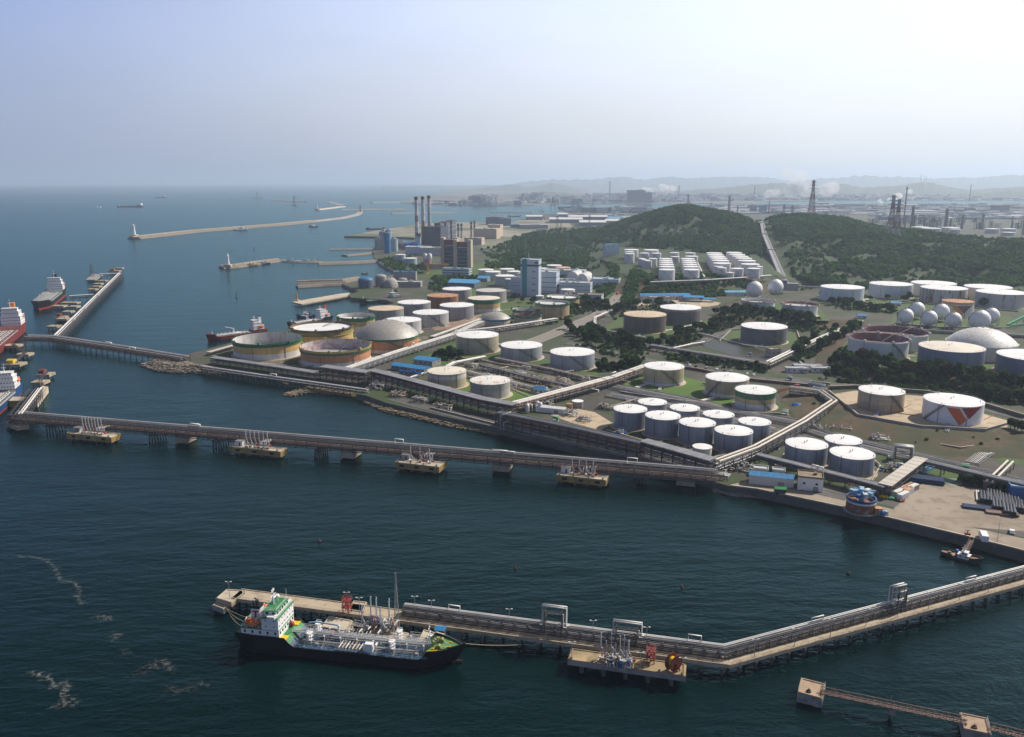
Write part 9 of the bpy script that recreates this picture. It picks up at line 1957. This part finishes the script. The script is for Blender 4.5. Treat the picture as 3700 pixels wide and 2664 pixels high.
town('far_town','pale blocks of the far town and works under the mountains',[(1620,1840,735,742,70,16,40,8,30),(1700,1800,728,742,50,18,36,20,60),(1880,2120,715,735,130,14,44,8,34),(1890,1960,720,730,40,18,30,20,60),(2120,2480,705,732,190,14,50,8,34),(2480,2760,705,728,160,12,44,8,30),(2760,3200,698,724,330,10,44,5,22),(3200,3760,700,724,240,10,40,5,22),(1500,1640,728,738,20,20,50,6,16)],5)
town('far_works','far sheds and yards between the hill and the town',[(2550,3150,742,775,190,14,60,5,18),(3150,3760,740,795,230,14,55,5,16),(2040,2340,755,766,60,14,36,6,24),(1970,2330,776,792,30,10,24,4,9),(1950,2180,822,850,26,6,16,3,7)],6)
for k,(x,yb,yt,w,m,lb) in enumerate([(2300,733,688,62,M('far grey block',(.17,.19,.22),.8),'huge grey cooling block under the steam plume'),(2342,735,696,26,M('far grey block',(.17,.19,.22),.8),'narrower grey block right of the huge one'),(1870,742,727,28,BL[1],'grey tower block in the far town'),(2722,772,742,22,BL[1],'far grey silo block left of the skyline tower'),(2758,772,742,24,BL[1],'second far grey silo block'),(3508,772,752,30,DK,'dark wooded-looking plant block on the right'),(3620,768,742,52,DK,'dark far plant mass near the right edge'),(2310,772,760,50,BL[1],'grey plant block behind the hill shoulder')]):
 p = G(x,yb,3);r = ray(x,yt);h = CAM_H+r.z/r.y*p.y-3;wm = w/FPX*depth_of(p);th = thing('far_building',lb,'building',p,0);mb = MB();mb.boxb(0,wm*.3,-1,wm,wm*.6,h);mb.boxb(wm*.2,wm*.3,h-1,wm*.3,wm*.3,h*.06);mb.build('wall',m,th);mb = MB();mb.boxb(0,wm*.3,h-1,wm*1.02,wm*.62,h*.02);mb.build('roof',GY,th)
mb = MB();vs,fs = tri_fill(GP([(3117,772),(3150,768),(3215,777),(3212,782),(3160,781)],GZ),GZ+.6);mb.add(vs,fs);structure(mb.build('lagoon_water',pondm()),'bright strip of water beyond the right hill')
def plume(name,label,pts,seed,dens):
 """steam or smoke: overlapping puffs filled with a thin volume"""
 m = bpy.data.materials.new('steam '+name);m.use_nodes = True;t = m.node_tree;t.nodes.clear();o = t.nodes.new('ShaderNodeOutputMaterial');v = t.nodes.new('ShaderNodeVolumePrincipled');v.inputs['Color'].default_value =(.98,.97,.96,1);v.inputs['Anisotropy'].default_value = .2
 n = noise(t,pos(t),.012,4.0,.65);L(t,mathn(t,'MULTIPLY',ramp_v(t,n,.34,.66),dens),v.inputs['Density']);L(t,v.outputs[0],o.inputs['Volume'])
 rd = random.Random(seed);mb = MB()
 for x,y,d,r in pts:
  c = GD(x,y,d)
  for _ in range(3):
   q = c+Vector((rd.uniform(-1,1),rd.uniform(-1,1),rd.uniform(-.5,.6)))*r*.8;rr = r*rd.uniform(.6,1.1);mb.lathe([(max(.1,rr*math.cos(a)),rr*math.sin(a)*.8) for a in [R(-90+22.5*i) for i in range(9)]],12,tuple(q))
 o = mb.build(name,m);o['kind']= 'stuff';o['label']= label
plume('steam_plume','white steam plume drifting left from the far works',[(2310,690,7000,16),(2335,685,7000,22),(2360,682,7000,30),(2385,680,7000,34),(2410,681,7000,34),(2435,682,7000,30)],1,.06)
plume('smoke_plume','pale smoke rising behind the right hill',[(2760,715,5200,22),(2785,705,5200,32),(2815,700,5200,40),(2850,690,5200,46),(2880,670,5200,56),(2900,690,5200,50),(2990,690,5200,50),(2870,640,5200,60)],2,.016)
plume('smoke_wisp','thin white smoke trail beside the red flare stack',[(3180,728,4200,10),(3215,722,4200,14),(3245,712,4200,18),(3280,692,4200,14)],3,.08)
p = G(3672,1180,10.0);th = thing('green_gantry','bright green sloping pipe gantry at the right edge beside the largest sphere','gantry',p,R(30));mb = MB();mb.bar((-16,0,3),(30,0,13),2.2,1.6);mb.build('gallery',GREEN_P,th);mb = MB();mb.bar((-18,-4,3),(30,-10,3),1.2,1.2);mb.build('beam',GREEN_P,th)
for k in range(4): mb = MB();x =-12+k*11;mb.bar((x,-1.5,-.3),(x,0,3+(x+16)*.21),.5);mb.build('support',GREEN_P,th)
# ---------------------------------------------------------------- small plant lying about the tank farm
rd = random.Random(77);k = 0;near_t =[t for t in TANK_AT if t[1]< 1000 and t[0]>-120]
def free(x,y,m): return all(math.hypot(x-a,y-b)> r+m for a,b,r in TANK_AT)
for cx_,cy_,rr in near_t:
 for dd in (R(243),R(63)):
  if rd.random()< .25: continue
  a = dd+rd.uniform(-.25,.25);l = rd.uniform(9,18);x0,y0 = cx_+rr*math.cos(a),cy_+rr*math.sin(a);x1,y1 = cx_+(rr+l)*math.cos(a),cy_+(rr+l)*math.sin(a)
  if not (free(x1,y1,2.5) and free((x0+x1)/2,(y0+y1)/2,.5)): continue
  z = gz(x1,y1);z0 = gz(x0,y0);th = thing('feed_pipe_group','short set of pale feed pipes running out from the foot of a tank','feed pipes',(x0,y0,z0),a,'feed pipes at the tank feet')
  for j in range(3): mb = MB();yy =(j-1)*.9;r = rd.uniform(.16,.3);mb.path([(-.3,yy,.9),(2,yy,.9),(3,yy,.5),(l,yy,.5+z-z0),(l,yy,-.2+z-z0)],r,6);mb.build('pipe',rd.choice((PIPE_W,PIPE_W,STEEL,PIPE_G)),th)
  for j in range(3): mb = MB();mb.boxb(l*(.3+.3*j),0,-.3,.3,2.6,.55+(z-z0)*(.3+.3*j));mb.build('sleeper',CONC_G,th)
  if j and rd.random()< .7: mb = MB();mb.boxb(l*.5,1.9,-.2+(z-z0)*.5,1.6,1.2,1.5);mb.build('valve_box',rd.choice((BLUE_P,FRAME_L,RED,GREEN_P)),th)
for k in range(70):
 p = G(rd.uniform(1250,3500),rd.uniform(1230,1730),GZ)
 if not free(p.x,p.y,3) or poly_dist(V2(p),MAIN_POLY)>-14 or gz(p.x,p.y)> GZ+.3: continue
 s = rd.uniform(.7,1.6);th = thing('equipment_skid','small grey equipment skid standing on the ground of the tank farm','equipment',p,R(-25),'equipment skids in the tank farm');mb = MB();mb.boxb(0,0,-.1,3*s,2*s,.4);mb.build('base',CONC_G,th)
 mb = MB();mb.tube((-1.1*s,0,1.2*s),(.5*s,0,1.2*s),.55*s,10);mb.boxb(.9*s,0,.3,.8*s,1.2*s,1.4*s);mb.build('pump',rd.choice((STEEL,FRAME_L,BLUE_P,GREEN_P,WHITE_D)),th);mb = MB();mb.path([(-1.3*s,.6*s,.2),(-1.3*s,.6*s,2.2*s),(1.2*s,.6*s,2.2*s),(1.2*s,.6*s,.2)],.12*s,5);mb.build('pipe',PIPE_W,th)
for k in range(26):
 p = G(1420+k*48+rd.uniform(-8,8),1478+k*11.5,GZ) if k < 16 else G(2130+(k-16)*80,1268+(k-16)*14,GZ)
 if free(p.x,p.y,2) and poly_dist(V2(p),MAIN_POLY)<-4: lamp_post(p.x,p.y,gz(p.x,p.y),'thin grey lamp post beside a plant road',8,'lamp posts of the plant roads')
